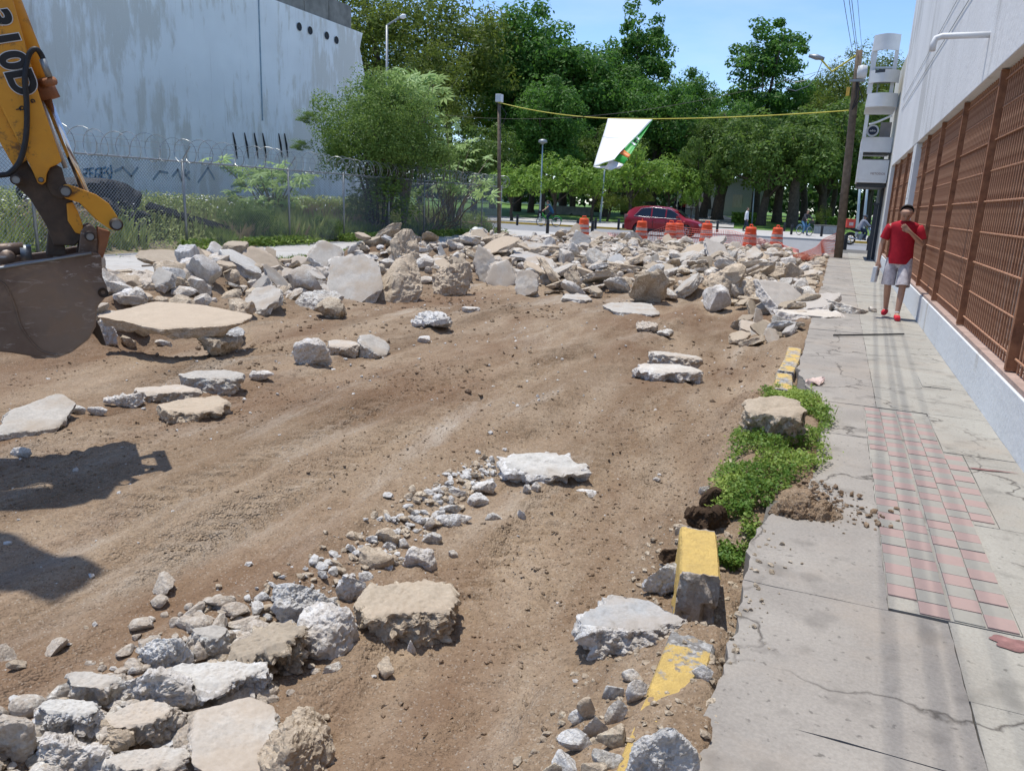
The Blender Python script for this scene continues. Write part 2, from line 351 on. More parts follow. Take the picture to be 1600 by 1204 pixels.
for nm, c in (('red_polo', (.42, .018, .032)), ('dark_denim', (.03, .04, .065)), ('teal_top', (.03, .10, .17)), ('white_shirt', (.66, .68, .70)), ('dark_jacket', (.045, .045, .055)),
              ('grey_jacket', (.25, .27, .32)), ('red_shirt', (.62, .06, .05)), ('red_canvas', (.68, .04, .06)), ('black_cloth', (.02, .02, .024)), ('blue_jeans', (.10, .22, .36)), ('white_sock', (.7, .7, .7)), ('box_red', (.72, .10, .07))): cloth(nm, c)
M['plaid'] = plain('grey_camouflage_cloth', (.66, .62, .63), .88, var=.25, sc=16, c2=(.34, .31, .34))
M['skin'] = plain('brown_skin', (.47, .27, .185), .6, var=.08, sc=9)
M['hair'] = plain('dark_hair', (.05, .042, .038), .7, var=.2, sc=30)
def mk_leaf(name, c1, c2, tr=.35):
    m, n, b = newmat(name); g = G(n); t = g.attr('tint', 'Fac')
    c = g.mix(t, c1, c2); n.links.new(c, b.inputs['Base Color']); b.inputs['Roughness'].default_value = .55; b.inputs['Specular IOR Level'].default_value = .3
    tl = g.nd('ShaderNodeBsdfTranslucent'); n.links.new(g.mix(.5, c, tuple(min(1, x*1.5) for x in c2)), tl.inputs['Color'])
    mxs = g.nd('ShaderNodeMixShader'); mxs.inputs[0].default_value = tr
    n.links.new(b.outputs[0], mxs.inputs[1]); n.links.new(tl.outputs[0], mxs.inputs[2]); n.links.new(mxs.outputs[0], n.nodes['Material Output'].inputs[0]); return m
M['leaf_dark'] = mk_leaf('broad_leaf', (.030, .092, .016), (.112, .24, .038), .42)
M['leaf_feather'] = mk_leaf('feathery_leaf', (.05, .09, .016), (.175, .225, .036), .42)
M['leaf_bright'] = mk_leaf('bright_leaf', (.085, .180, .025), (.22, .34, .05))
M['leaf_olive'] = mk_leaf('olive_leaf', (.042, .09, .018), (.135, .215, .042), .4)
M['leaf_castor'] = mk_leaf('castor_leaf', (.20, .34, .10), (.40, .52, .22), .3)
M['leaf_shrub'] = mk_leaf('shrub_leaf', (.065, .125, .025), (.20, .30, .07), .4)
M['weed'] = mk_leaf('weed_leaf', (.075, .16, .02), (.31, .40, .085), .3)
M['grass'] = mk_leaf('grass_blade', (.17, .26, .05), (.42, .46, .18), .35)
M['dry'] = mk_leaf('dry_stalk', (.24, .18, .11), (.50, .40, .26), .3)
M['far'] = mk_leaf('far_leaf', (.022, .055, .015), (.065, .125, .028), .25)

# ------------------------------------------------------------------ ground of the dig
def D(x, y):
    x = np.atleast_1d(np.asarray(x, float)); y = np.atleast_1d(np.asarray(y, float))
    w = n2(x, y, .4, .3, 5, 3)
    s = sstep(-2.35, -1.9, x+.12*n2(x, y, 1.5, 1.5, 8, 3))
    z = -.215*(1-s)-.315*s
    z += .035*w
    fill = np.interp(y, [0, 2.4, 2.9, 3.1, 3.7, 4.1, 4.5, 7.2, 8.0, 10, 11, 13], [-.012, -.02, -.04, -.20, -.22, -.09, .0, .0, -.12, -.14, -.06, -.02])
    kb = sstep(-.95, -.34, x+.10*n2(x, y, 2.2, 2.2, 9, 3)); z = z*(1-kb)+fill*kb
    lb = sstep(-6.9, -9.4, x+.5*w)*sstep(-11.2, -10.3, x); bb = sstep(13.6, 18.0, y+1.4*w+.12*x)*(1-sstep(30, 33.5, y))
    bank = np.maximum(lb*.36, bb*.28)*(1-.95*sstep(-1.5, -.45, x)); z = z+bank*(1+.75*n2(x, y, 1.1, 1.1, 12, 3))
    z = np.where(y > 31, np.minimum(z, -.05), z)
    rough = .35+.65*np.maximum.reduce([sstep(.05, .3, bank), kb, sstep(.1, .5, n2(x, y, .55, .3, 3, 3)), .8*s*(1-sstep(4, 6, y))])
    z += rough*(.030*np.abs(n2(x, y, 3.1, 2.3, 21, 4, .6))+.016*n2(x, y, 9, 7, 22, 3, .6))
    z += .006*n2(x, y, 24, 19, 23, 2)
    z -= .2*sstep(-.20+.05*n2(x, y, 4, 4, 77, 3), -.06, x)*(1-sstep(3.9, 4.4, y)*(1-sstep(7.2, 7.8, y)))
    z -= .2*sstep(.0, .10, x-.04)
    z -= .24*np.exp(-(((x+7.25)/.8)**4+((y-7.0)/.75)**4))
    for x0, a in ((-2.75, .036), (-3.45, .032), (-4.9, .04), (-5.65, .036), (-1.35, .026)):   # wheel ruts
        dx = x-x0-.16*n2(np.zeros_like(y), y, 1, .16, int(-x0*100), 2)-.02*(y-5); gs = np.exp(-(dx/.17)**2)
        z += gs*(-a+.013*np.sign(np.sin((y+np.abs(dx)*.9)*2*math.pi/.15))*sstep(-.2, .3, n2(x, y, .3, .22, 31, 2)))
        z += .5*a*np.exp(-((np.abs(dx)-.26)/.07)**2)
    return z
def D1(x, y): return float(D(x, y)[0])
ys = .5+np.cumsum(np.concatenate([[0], np.minimum(.011*np.exp(np.arange(760)*.0042), .12)])); ys = ys[ys < 34]; ys = np.append(ys, 34.)
xs = np.concatenate([np.arange(-11.02, -6.5, .04), np.arange(-6.5, .13, .024)])
gx, gy = np.meshgrid(xs, ys); zz = D(gx.ravel(), gy.ravel())
nx, ny = len(xs), len(ys); idx = np.arange(nx*ny).reshape(ny, nx)
quads = np.stack([idx[:-1, :-1], idx[:-1, 1:], idx[1:, 1:], idx[1:, :-1]], -1).reshape(-1, 4)
def fast_mesh(name, v, faces, m, smooth=True):                 # faces: (n,k) array
    me = bpy.data.meshes.new(name); n, k = faces.shape
    me.vertices.add(len(v)); me.vertices.foreach_set('co', np.asarray(v, np.float32).ravel())
    me.loops.add(n*k); me.loops.foreach_set('vertex_index', faces.ravel().astype(np.int32))
    me.polygons.add(n); me.polygons.foreach_set('loop_start', np.arange(0, n*k, k, dtype=np.int32))
    try: me.polygons.foreach_set('loop_total', np.full(n, k, np.int32))
    except Exception: pass
    me.polygons.foreach_set('use_smooth', np.full(n, smooth)); me.update(calc_edges=True); me.validate()
    if m: me.materials.append(m)
    return me
o = link('excavated_dirt', fast_mesh('excavated_dirt', np.stack([gx.ravel(), gy.ravel(), zz], 1), quads, M['dirt'])); tag(o, 'bare tan dirt of the dug-out roadway with ruts', kind='structure')

def slab(name, a, b, m, label, parent=None):
    o = MB().box(a, b).build(name, m, parent); 
    if not parent: tag(o, label, kind='structure')
    return o
slab('ground', (-1500, -1500, -1.2), (1500, 1500, -.75), M['ground'], 'bare ground under and around the place')
slab('road', (-160, 34.0, -.7), (160, 52, -.10), M['road'], 'grey cross street beyond the dig')
slab('plaza_pavement', (-160, 52, -.7), (160, 67, .02), M['walkfar'], 'pale paved strip along the park')
k_ = slab('kerb', (-160, 51.8, -.6), (-12.0, 52.0, .035), M['kerbyel'], 'yellow painted kerb along the park')
k_ = slab('kerb', (1.0, 51.8, -.6), (8.0, 52.0, .035), M['kerbyel'], 'yellow painted kerb piece by the crossing')
# lawn rises gently
lx = np.linspace(-160, 160, 90); ly = np.concatenate([np.linspace(67, 110, 40), np.linspace(115, 300, 20)])
ax_, ay_ = np.meshgrid(lx, ly)
def lawn_z(x, y): return .04+.62*sstep(67, 88, y)+.25*sstep(90, 200, y)+.08*n2(x, y, .08, .08, 4, 2)*sstep(67, 75, y)
lz = lawn_z(ax_.ravel(), ay_.ravel()); ii = np.arange(ax_.size).reshape(ax_.shape)
o = link('lawn', fast_mesh('lawn', np.stack([ax_.ravel(), ay_.ravel(), lz], 1), np.stack([ii[:-1, :-1], ii[:-1, 1:], ii[1:, 1:], ii[1:, :-1]], -1).reshape(-1, 4), M['lawn'])); tag(o, 'sunlit green park lawn under the trees', kind='structure')
pv, pf = [], []
for k, t in enumerate(np.linspace(0, 1, 24)):
    y = 66.9+t*60; cx = -12.5-t*14+3*math.sin(t*3); wv = 4.5-1.8*t
    for s in (-1, 1): pv.append((cx+s*wv, y, float(lawn_z([cx], [y])[0])+.05+.02))
    if k: pf.append((2*k-2, 2*k-1, 2*k+1, 2*k))
tag(mesh('park_path', pv, pf, M['walkfar']), 'pale path leading into the park', kind='structure')
# left sidewalk with yellow kerb
slab('left_sidewalk', (-15.2, -6, -.7), (-11.16, 37, 0), M['walkfar'], 'pale sidewalk in front of the wire fence')
rng = random.Random(5)
yy = -4.
kerbL = empty('left_kerb', (-11.08, 0, 0)); tag(kerbL, 'yellow kerb along the far left sidewalk', kind='structure')
while yy < 33:
    L = rng.uniform(.9, 1.1); MB().box((-11.155, yy, -.5), (-11.0, yy+L-.02, .012+rng.uniform(0, .01))).build('kerb_block', M['kerbyel'] if rng.random() < .6 else M['walkfar'], kerbL, (-11.08, 0, 0), bevel=.012); yy += L
# vacant lot
lx = np.linspace(-48, -15.2, 70); ly = np.linspace(-6, 37, 90); ax_, ay_ = np.meshgrid(lx, ly)
def lot_z(x, y): return -.02+.45*sstep(-15.3, -19, x)+.12*n2(x, y, .35, .35, 14, 3)*sstep(-15.2, -16.5, x)
lz = lot_z(ax_.ravel(), ay_.ravel()); ii = np.arange(ax_.size).reshape(ax_.shape)
o = link('vacant_lot', fast_mesh('vacant_lot', np.stack([ax_.ravel(), ay_.ravel(), lz], 1), np.stack([ii[:-1, :-1], ii[:-1, 1:], ii[1:, 1:], ii[1:, :-1]], -1).reshape(-1, 4), M['lotsoil'])); tag(o, 'weedy soil of the vacant lot', kind='structure')
slab('street_corner', (-48, 37, -.7), (-11.0, 40, -.03), M['walkfar'], 'paved corner beyond the wire fence')

# ------------------------------------------------------------------ right sidewalk
walk = empty('right_sidewalk', (0, 0, 0)); tag(walk, 'cracked grey concrete sidewalk along the white building', kind='structure')
MB().box((-.17, -2, -.5), (1.5, 40, -.02)).build('bedding', M['mortar'], walk)
def edge_x(y):
    b = np.interp(y, [-2, 2.1, 2.8, 3.3, 4.0, 4.25, 4.6, 5, 6.7, 7.3, 7.8, 8.5, 10, 40], [-.2, -.2, -.19, -.2, -.19, -.08, .0, .05, .06, .0, -.12, -.2, -.2, -.2])
    return float(b)+.022*float(n2(0, y, 1, 5.5, 41, 4, .6)[0])*(1 if y < 8.5 else .4)
def panel(x0, x1, y0, y1, m, left_edge=False, seed=0):
    r = random.Random(seed); g = .0018; P = []
    n = max(2, int((y1-y0)/.05)) if left_edge else max(2, int((y1-y0)/.25))
    for k in range(n+1):
        y = y0+g+(y1-y0-2*g)*k/n; x = edge_x(y) if left_edge else x0+g; P.append((x+r.uniform(-.003, .003), y))
    m_n = max(2, int((x1-x0)/.12))
    for k in range(1, m_n): P.append((P[n][0]+(x1-g-P[n][0])*k/m_n, y1-g+r.uniform(-.006, .006)))
    for k in range(n+1): P.append((x1-g+r.uniform(-.003, .003), y1-g-(y1-y0-2*g)*k/n))
    for k in range(1, m_n): P.append((x1-g-(x1-g-P[0][0])*k/m_n, y0+g+r.uniform(-.006, .006)))
    z = r.uniform(-.003, .004)
    o = MB().prism([(a, b, z-.14) for a, b in P], (0, 0, .14)).build('concrete_panel', m, walk); return o
T0, T1, TX = 3.34, 7.04, .405; TS = .1156
pan = [(-1, .4, 'w'), (.4, 2.38, 'w')]
ysA = [-2, .5, 2.33, 3.30, 4.62, 6.05, 7.10]
for k in range(len(ysA)-1):
    a, b = ysA[k], ysA[k+1]
    panel(-.2, .40 if b > 3.4 else .62, a, b, M['walk'], True, 60+k)
panel(.62, 1.33, -2, 2.05, M['walk'], seed=71); panel(.62, 1.33, 2.05, 2.75, M['walk2'], seed=72); panel(.62, 1.33, 2.75, 3.32, M['walk2'], seed=73)
panel(.885, 1.33, 3.32, 4.55, M['walk2'], seed=74); panel(1.005, 1.33, 4.55, 5.95, M['walk2'], seed=75); panel(.885, 1.33, 5.95, 7.10, M['walk2'], seed=76)
ysB = [7.10, 9.3, 11.6, 14.2, 17, 20, 23, 26, 29, 32, 35.5]
for k in range(len(ysB)-1):
    panel(-.2, .50, ysB[k], ysB[k+1], M['walk'], True, 80+k); panel(.50, 1.33, ysB[k]+(.4 if k else 0), ysB[k+1]+.4, M['walk2'], seed=100+k)
MB().box((.95, 8.25, -.02), (1.2, 8.75, .012)).build('meter_cover', M['walk2'], walk, bevel=.004)
MB().box((.40, 3.335, -.1), (.885, 7.09, -.002)).build('tile_bed', M['walk2'], walk); MB().box((.886, 4.555, -.1), (1.003, 5.945, -.002)).build('tile_bed', M['walk2'], walk)
r = random.Random(3); tile_me = {}
for key, mm in (('p', M['pink']), ('g', M['pale'])):
    t = MB().box((0, 0, -.03), (TS-.004, TS-.004, .004)).build('tile', mm, bevel=.0018); tile_me[key] = t.data; bpy.data.objects.remove(t)
for j in range(32):
    for i in range(5):
        y = T0+j*TS
        if i == 4 and not (11 <= j < 22): continue
        if (i == 0 and j in (0, 19, 20)) or (i == 3 and j > 29) or (i > 2 and j == 31): continue
        t = link('tile', tile_me['p' if (i+j) % 2 == 1 else 'g'], walk, (TX+i*TS+(.012 if i > 1 else 0)+r.uniform(-.002, .002), y+r.uniform(-.002, .002), r.uniform(-.001, .003)), (r.uniform(-.008, .008), r.uniform(-.008, .008), r.uniform(-.006, .006)))
for (cx, cy, rx, ry, ang) in ((.84, 3.24, .085, .05, .1), (1.12, 5.65, .14, .014, .15)):          # sprayed red marks
    P = []
    for k in range(40):
        a = 2*math.pi*k/40; q = 1+.18*math.sin(3*a+1)+.10*math.sin(7*a); x_, y_ = rx*q*math.cos(a), ry*q*math.sin(a)
        P.append((cx+x_*math.cos(ang)-y_*math.sin(ang), cy+x_*math.sin(ang)+y_*math.cos(ang), .0055))
    mesh('red_paint_mark', P, [tuple(range(40))], M['redpaint'], walk)

# ------------------------------------------------------------------ rubble
def poly_chunk(seed, sx, sy, sz, sub=4, slabby=True, rough=.05, ns=7):
    """angular broken piece: a ball cut by random planes, roughened on its broken faces"""
    r = np.random.RandomState(seed); bm = bmesh.new(); bmesh.ops.create_icosphere(bm, subdivisions=sub, radius=1)
    v = np.array([x.co[:] for x in bm.verts]); f = [tuple(q.index for q in p.verts) for p in bm.faces]; bm.free()
    N, Hh = [], []
    if slabby:
        N += [(0, 0, 1), (0, 0, -1)]; Hh += [.80, .80]
        for k in range(ns):
            a = 2*math.pi*(k+r.uniform(-.33, .33))/ns; N.append((math.cos(a), math.sin(a), r.uniform(-.22, .22))); Hh.append(r.uniform(.66, .98))
    else:
        for k in range(ns+3):
            q = r.normal(size=3); q /= np.linalg.norm(q); N.append(q); Hh.append(r.uniform(.5, .92))
    N = np.array([np.array(q)/np.linalg.norm(q) for q in N]); Hh = np.array(Hh)
    if slabby: d = v.copy(); d[:, 2] = np.sign(d[:, 2])*np.abs(d[:, 2])**.75; d /= np.linalg.norm(d, axis=1)[:, None]
    else: d = v
    dn = d@N.T; R = np.where(dn > 1e-3, Hh/np.maximum(dn, 1e-3), 9); k = R.argmin(1); pw_ = 34. if slabby else 30.; rad = np.minimum(np.sum((1/np.minimum(R, 9))**pw_, 1)**(-1/pw_), 1.45)
    p = d*rad[:, None]
    top = np.clip(1.15-(R[:, 0]-R.min(1))*7, 0, 1) if slabby else np.zeros(len(v))
    side = np.where(k == 0, .22, np.clip(.22+(R[:, 0]-R.min(1))*2.6, 0, 1)) if slabby else np.ones(len(v))
    pw = p*np.array([sx, sy, sz])*.5
    s_ = max(sx, sy, sz)
    nrm = N[k]/np.array([sx, sy, sz]); nrm /= np.linalg.norm(nrm, axis=1)[:, None]
    amp = rough*min(s_, .55)*(.9 if slabby else .5)
    disp = amp*fbm(pw*(5.5/max(.25, s_))+seed, seed % 97, 6 if sub > 5 else 4, .62)+.6*amp*np.abs(fbm(pw*(14/max(.25, s_))+seed, seed % 89, 2))
    pw = pw+nrm*(disp*side)[:, None]
    me = fast_mesh('piece', pw, np.array(f), None, sub >= 9)
    at_ = me.attributes.new('top', 'FLOAT', 'POINT'); at_.data.foreach_set('value', top.astype(np.float32))
    if sub >= 4:
        me.polygons.foreach_set('use_smooth', np.full(len(f), True)); me.set_sharp_from_angle(angle=math.radians(32))
    return me
def put_chunk(name, me, mk, p, rot, label, cat='rubble', group=None):
    me.materials.clear(); me.materials.append(M[mk]); o = link(name, me, None, p, rot); return tag(o, label, cat, group)
def hero(box, t, mk, label, slabby=True, rot=(0, 0, 0), z=None, sub=5, seed=None, rough=.06, name='concrete_chunk', ns=7, embed=.22, cat='rubble', dl=None, ground=None):
    """a piece that stands where the photo shows it: box = its extent in the photo, t = thickness in metres"""
    x0, y0, x1, y1 = box; g = -.28
    for _ in range(6):
        p = at((x0+x1)/2, y1, g if z is None else z)
        if z is None: g = (ground if ground is not None else D1(p[0], p[1]))
    d = depth(p); e = math.atan2(CAM_H-p[2], math.hypot(p[0], p[1])); w = (x1-x0)*d/F
    L = ((y1-y0)*d/F-t*math.cos(e))/math.sin(e) if dl is None else dl; L = min(max(L, .42*w), 1.25*w)
    c = p+FH*L*.42; zc = (D1(c[0], c[1]) if z is None and ground is None else (g if z is None else z))+t*(.5-embed)
    seed = seed if seed is not None else int(x0*7+y0*13)
    me = poly_chunk(seed, w*1.06, L*1.06, t*1.15, 6 if (sub == 5 and d < 4.2 and (x1-x0) > 80) else sub, slabby, rough, ns)
    return put_chunk(name, me, mk, (c[0], c[1], zc), (rot[0], rot[1], rot[2]+YAW), label, cat)
# near ridge, from the big round slab down to the lower left corner
hero((548, 893, 706, 1004), .17, 'chunk_tan', 'large rounded lump of broken concrete with cracked tan top, lying alone right of the ridge', rot=(.10, .02, 0), rough=.085, ns=9)
hero((473, 912, 548, 1032), .20, 'chunk_white', 'pale upright chunk wedged against the left side of the large rounded lump', False, rough=.1)
hero((418, 898, 506, 968), .20, 'chunk_white', 'white crumbly chunk leaning behind the upright one on the ridge', False, (0, .3, .4), rough=.1)
hero((522, 880, 560, 940), .18, 'chunk_white', 'small pointed white shard standing behind the large rounded lump', False, (.2, .3, 0), rough=.08)
hero((342, 958, 470, 1056), .18, 'chunk_tan', 'tan and white knobbly chunk in the middle of the near ridge', rot=(.1, -.25, .2), rough=.12, ns=8)
hero((272, 1030, 412, 1104), .17, 'chunk_white', 'long white crumbling chunk above the flat slab in the lower left', rot=(.12, .1, .2), rough=.11)
hero((398, 1048, 516, 1215), .24, 'chunk_tan', 'large knobbly brown-grey chunk at the bottom edge left of centre', False, rough=.11)
hero((258, 1082, 436, 1225), .10, 'chunk', 'flat light grey slab with clean top at the bottom left', rot=(.16, .12, .25), rough=.05, ns=6, dl=.36)
hero((165, 1042, 275, 1110), .13, 'chunk_white', 'pale crumbly chunk left of the long white one on the ridge', False, rough=.12)
hero((150, 1085, 270, 1165), .12, 'chunk', 'low dusty grey slab left of the flat light slab', rot=(.1, -.1, .3), rough=.1)
hero((30, 1140, 150, 1215), .12, 'chunk_white', 'white rubble chunk in the lower left corner', False, rough=.12)
hero((110, 1120, 200, 1180), .10, 'chunk_tan', 'small tan chunk between the slabs in the lower left', False, rough=.12)
hero((150, 1160, 285, 1235), .12, 'chunk', 'dusty slab cut by the bottom edge left of the flat light slab', rot=(.1, 0, 0), rough=.09)
for b_, t_, mk_, la, sl_ in (((50, 1085, 160, 1150), .13, 'chunk_white', 'white angular chunk above the lower left corner', True), ((205, 1000, 300, 1052), .13, 'chunk_white', 'white chunk at the upper left side of the near ridge', False), ((290, 975, 356, 1022), .12, 'chunk', 'pale chunk on the upper edge of the near ridge', True),
                             ((100, 1050, 180, 1098), .11, 'chunk', 'pale low chunk at the far left of the near ridge', True), ((-30, 1120, 50, 1190), .13, 'chunk', 'pale chunk cut by the left edge near the bottom corner', False), ((415, 1000, 470, 1050), .14, 'chunk_white', 'white chunk in the shade right of the knobbly ridge chunk', False)):
    hero(b_, t_, mk_, la, sl_, (.12, .1, .2), rough=.11)
# scattered pieces in the dig
hero((780, 698, 926, 749), .15, 'chunk_white', 'long white broken piece lying alone at the top end of the ridge', rot=(.25, .03, -.08), rough=.13, ns=8)
hero((890, 916, 1058, 1017), .13, 'chunk_grey', 'flat grey slab with rough white edge against the kerb block', rot=(-.04, -.05, .18), rough=.075, ns=6)
hero((993, 562, 1096, 596), .17, 'chunk_white', 'lower of two stacked crumbly pieces in the middle of the dig', rot=(.1, 0, 0), rough=.12)
hero((1016, 536, 1099, 578), .21, 'chunk', 'upper dark-faced piece resting behind the lower crumbly one', rot=(.0, .06, -.15), rough=.09, dl=.25)
hero((993, 494, 1036, 517), .16, 'chunk', 'small grey lump on bare dirt in front of the far bank', False, rough=.12)
hero((1030, 515, 1056, 530), .10, 'chunk', 'tiny dark lump between the stacked pieces and the far bank', False, rough=.1, sub=4)
hero((655, 487, 711, 515), .18, 'chunk_white', 'crumbly grey lump alone on dirt right of centre of the left bank', False, rough=.14)
hero((651, 515, 670, 536), .13, 'chunk_white', 'smooth pale stone just below the crumbly grey lump', False, rough=.04, sub=4)
hero((722, 476, 748, 489), .11, 'chunk_white', 'small flat white stone above the crumbly grey lump', rough=.1, sub=4)
hero((450, 527, 512, 568), .26, 'chunk_white', 'pale round-topped chunk with dark underside in front of the left bank', False, rough=.08)
hero((505, 524, 556, 553), .15, 'chunk', 'flat white-topped block in front of the left bank', rot=(.1, .05, .1))
hero((548, 508, 602, 556), .20, 'chunk', 'dark tilted slab leaning on the flat white-topped block', rot=(.3, .5, .2))
hero((274, 574, 382, 612), .17, 'chunk', 'thick slab with pale smooth top, farther of the left foreground group', rot=(.06, .02, .1), rough=.07)
hero((205, 597, 296, 628), .11, 'chunk', 'thin pale slab in the left foreground group', rot=(.08, .0, .1), rough=.07)
hero((172, 610, 224, 638), .12, 'chunk_white', 'small white block at the left end of the foreground group', False, rough=.1)
hero((240, 612, 345, 660), .15, 'chunk_tan', 'dirt-covered piece with white rim, nearest of the left foreground group', rot=(.1, 0, 0), rough=.1)
hero((383, 579, 418, 598), .09, 'chunk_white', 'small white shard right of the left foreground group', False, rough=.08, sub=4)
hero((-40, 618, 72, 686), .12, 'chunk', 'pale smooth slab cut by the left edge of the picture', rot=(.22, .12, .2), rough=.05)
for k, (b_, mk_, la) in enumerate((((106, 632, 130, 646), 'chunk_white', 'small white stone right of the pale slab at the left edge'), ((140, 634, 164, 648), 'chunk_white', 'second small white stone between the left slab and foreground group'), ((18, 694, 44, 712), 'chunk_white', 'little white stone below the pale slab at the left edge'),
                                   ((905, 760, 936, 777), 'chunk_white', 'small flat white stone below the right end of the long white piece'), ((816, 752, 832, 770), 'chunk_white', 'pale pebble under the long white piece, left of its neighbour'), ((832, 750, 848, 766), 'chunk_grey', 'dark-sided pebble under the long white piece'),
                                   ((760, 796, 783, 811), 'chunk', 'grey pebble right of the stone line'), ((806, 793, 820, 810), 'chunk_white', 'tiny white pebble right of the grey pebble'), ((698, 856, 716, 870), 'chunk', 'tiny grey stone right of the pointed white stone'), ((588, 1018, 614, 1060), 'chunk_tan', 'small upright tan shard in front of the large rounded lump'), ((636, 1008, 650, 1020), 'chunk_white', 'tiny white stone in the shadow of the large rounded lump'),
                                   ((967, 1034, 1008, 1064), 'chunk', 'grey shard on dirt below the flat grey slab'), ((1082, 1026, 1113, 1060), 'chunk_grey', 'bluish stone on the buried kerb'))):
    hero(b_, .055 if k > 2 else .08, mk_, la, False, rough=.07, sub=4, name='stone')
# the line of stones on the ridge
line = [((628, 842, 682, 886), .10, 'chunk_white', 'pointed white stone at the near end of the stone line'), ((556, 842, 604, 882), .09, 'chunk_tan', 'tan wedge at the near left end of the stone line'), ((596, 860, 618, 884), .06, 'chunk_white', 'small stone between the tan wedge and pointed white stone'),
        ((592, 822, 626, 852), .08, 'chunk_tan', 'tan stone above the wedge in the stone line'), ((662, 826, 694, 848), .07, 'chunk', 'dark-sided grey stone right of the stone line'), ((622, 838, 640, 856), .06, 'chunk_white', 'little white stone amid the stone line'),
        ((678, 796, 712, 822), .07, 'chunk_white', 'white stone in the middle of the stone line'), ((708, 800, 732, 816), .05, 'chunk_white', 'flat white stone right of the line middle'), ((688, 782, 720, 802), .06, 'chunk', 'grey stone in the middle of the stone line'),
        ((726, 766, 756, 790), .08, 'chunk_white', 'white stone near the far end of the stone line'), ((742, 738, 774, 772), .10, 'chunk_white', 'largest white stone at the far end of the stone line'), ((704, 758, 730, 778), .07, 'chunk', 'grey stone left of the far end of the stone line'), ((660, 806, 684, 826), .06, 'chunk', 'grey stone left of the line middle')]
for b_, t_, mk_, la in line: hero(b_, t_, mk_, la, False, rough=.09, sub=4, name='stone')
# left bank
hero((160, 462, 354, 518), .13, 'chunk_tan', 'long dirt-covered slab overhanging a dark hollow in the left bank', z=.08, rot=(.07, .07, 0), rough=.06, sub=5, embed=.1, dl=1.1, ns=6)
hero((152, 478, 176, 536), .3, 'chunk_white', 'pale block propping up the left end of the overhanging slab', False, rough=.1)
B = .10
lefts = [((165, 418, 240, 468), .30, 'chunk', 'rounded pale block behind the left end of the overhanging slab', False, (0, 0, 0)), ((230, 424, 280, 466), .26, 'chunk_tan', 'brown lump behind the overhanging slab', False, (0, 0, 0)),
         ((270, 418, 318, 470), .28, 'chunk_white', 'white upright block behind the overhanging slab', False, (0, .2, 0)), ((300, 430, 360, 480), .26, 'chunk_tan', 'knobbly tan lump above the right end of the overhanging slab', False, (0, 0, 0)),
         ((355, 422, 432, 460), .14, 'chunk', 'pale slab tilted up towards the left kerb', True, (.35, -.35, .2)), ((405, 395, 465, 448), .15, 'chunk_tan', 'dark brown slab propped steeply near the left kerb', True, (.2, .9, .2)),
         ((468, 440, 522, 482), .28, 'chunk', 'grey block below the big tilted slab', False, (0, 0, 0)), ((500, 466, 542, 498), .24, 'chunk_tan', 'tan block at the foot of the left bank', False, (0, 0, 0)),
         ((360, 480, 388, 526), .22, 'chunk_tan', 'small tan block right of the dark hollow', False, (0, 0, 0)), ((318, 455, 372, 490), .2, 'chunk_grey', 'dark shattered piece above the hollow', False, (0, 0, 0))]
for b_, t_, mk_, la, sl_, ro_ in lefts: hero(b_, t_, mk_, la, sl_, ro_, rough=.10, embed=.1)
# the big slabs standing in the bank
def stand(box, t, mk, label, lean=.9, yaw=0, roll=0, z=.0, ns=6, seed=None):
    lump = ns > 6 or mk == 'chunk_tan'
    x0, y0, x1, y1 = box; z = .0
    for _ in range(8): p = at((x0+x1)/2, y1, z); z = .5*z+.5*D1(p[0], p[1])
    d = depth(p); w = (x1-x0)*d/F; h = (y1-y0)*d/F
    me = poly_chunk(seed if seed else int(x0*5+y0), w*1.0, h*1.15/max(.5, math.sin(lean)), t*(1.35 if lump else 1.2), 5, not lump, .17 if lump else .085, ns)
    c = p+FH*.5*h/math.tan(lean)*.8; return put_chunk('concrete_piece', me, mk, (c[0], c[1], z+h*(.28 if lump else .34)), (lean, roll, YAW+yaw), label, 'rubble')
stand((500, 396, 600, 466), .14, 'chunk', 'big smooth slab tilted to face the camera at the left of the rubble', .75, .1, 0, -.02)
stand((595, 408, 660, 472), .22, 'chunk_tan', 'tan crumbly slab standing right of the big smooth slab', .9, -.3, .2, -.02)
stand((612, 372, 645, 430), .22, 'chunk_tan', 'pointed tan piece sticking up highest from the left rubble', 1.2, .3, .2, .0, 5)
stand((672, 408, 730, 462), .30, 'chunk_tan', 'round brown knobbly boulder in the bank left of centre', 1.1, 0, .1, -.05, 9)
stand((738, 384, 775, 440), .14, 'chunk', 'narrow pale slab leaning sideways left of centre in the bank', 1.1, .2, -.35, .02)
stand((890, 366, 925, 392), .12, 'chunk_grey', 'blue-grey pointed slab standing up on the bank before the leftmost barrel', 1.1, 0, 0, .18, 5)
stand((805, 422, 845, 462), .22, 'chunk', 'pale slab end facing the camera at the front of the bank', 1.0, -.2, .1, -.05)
stand((880, 412, 912, 452), .16, 'chunk_tan', 'dark brown slab on edge in the middle of the bank', 1.15, .9, .1, -.02)
stand((1095, 405, 1165, 472), .34, 'chunk_tan', 'big block with a brown stony face at the right front of the bank', 1.0, -.4, .1, -.08, 8)
stand((1168, 436, 1212, 484), .26, 'chunk_tan', 'brown rubble-faced block right of the big stony block', .9, .2, .1, -.1, 8)
stand((1196, 430, 1258, 488), .16, 'chunk_grey', 'clean grey slab tilted steeply near the right kerb', .62, .55, -.25, -.1)
stand((1100, 372, 1145, 416), .14, 'chunk_grey', 'bluish flat slab tilted in the middle of the bank below a barrel', .7, .3, .1, .02)
hero((1250, 424, 1325, 486), .17, 'chunk_grey', 'long grey kerb slab with yellow end tilted over the right kerb', rot=(.22, -.25, -.5), z=.02, rough=.05, dl=1.7, name='concrete_piece', cat='rubble')
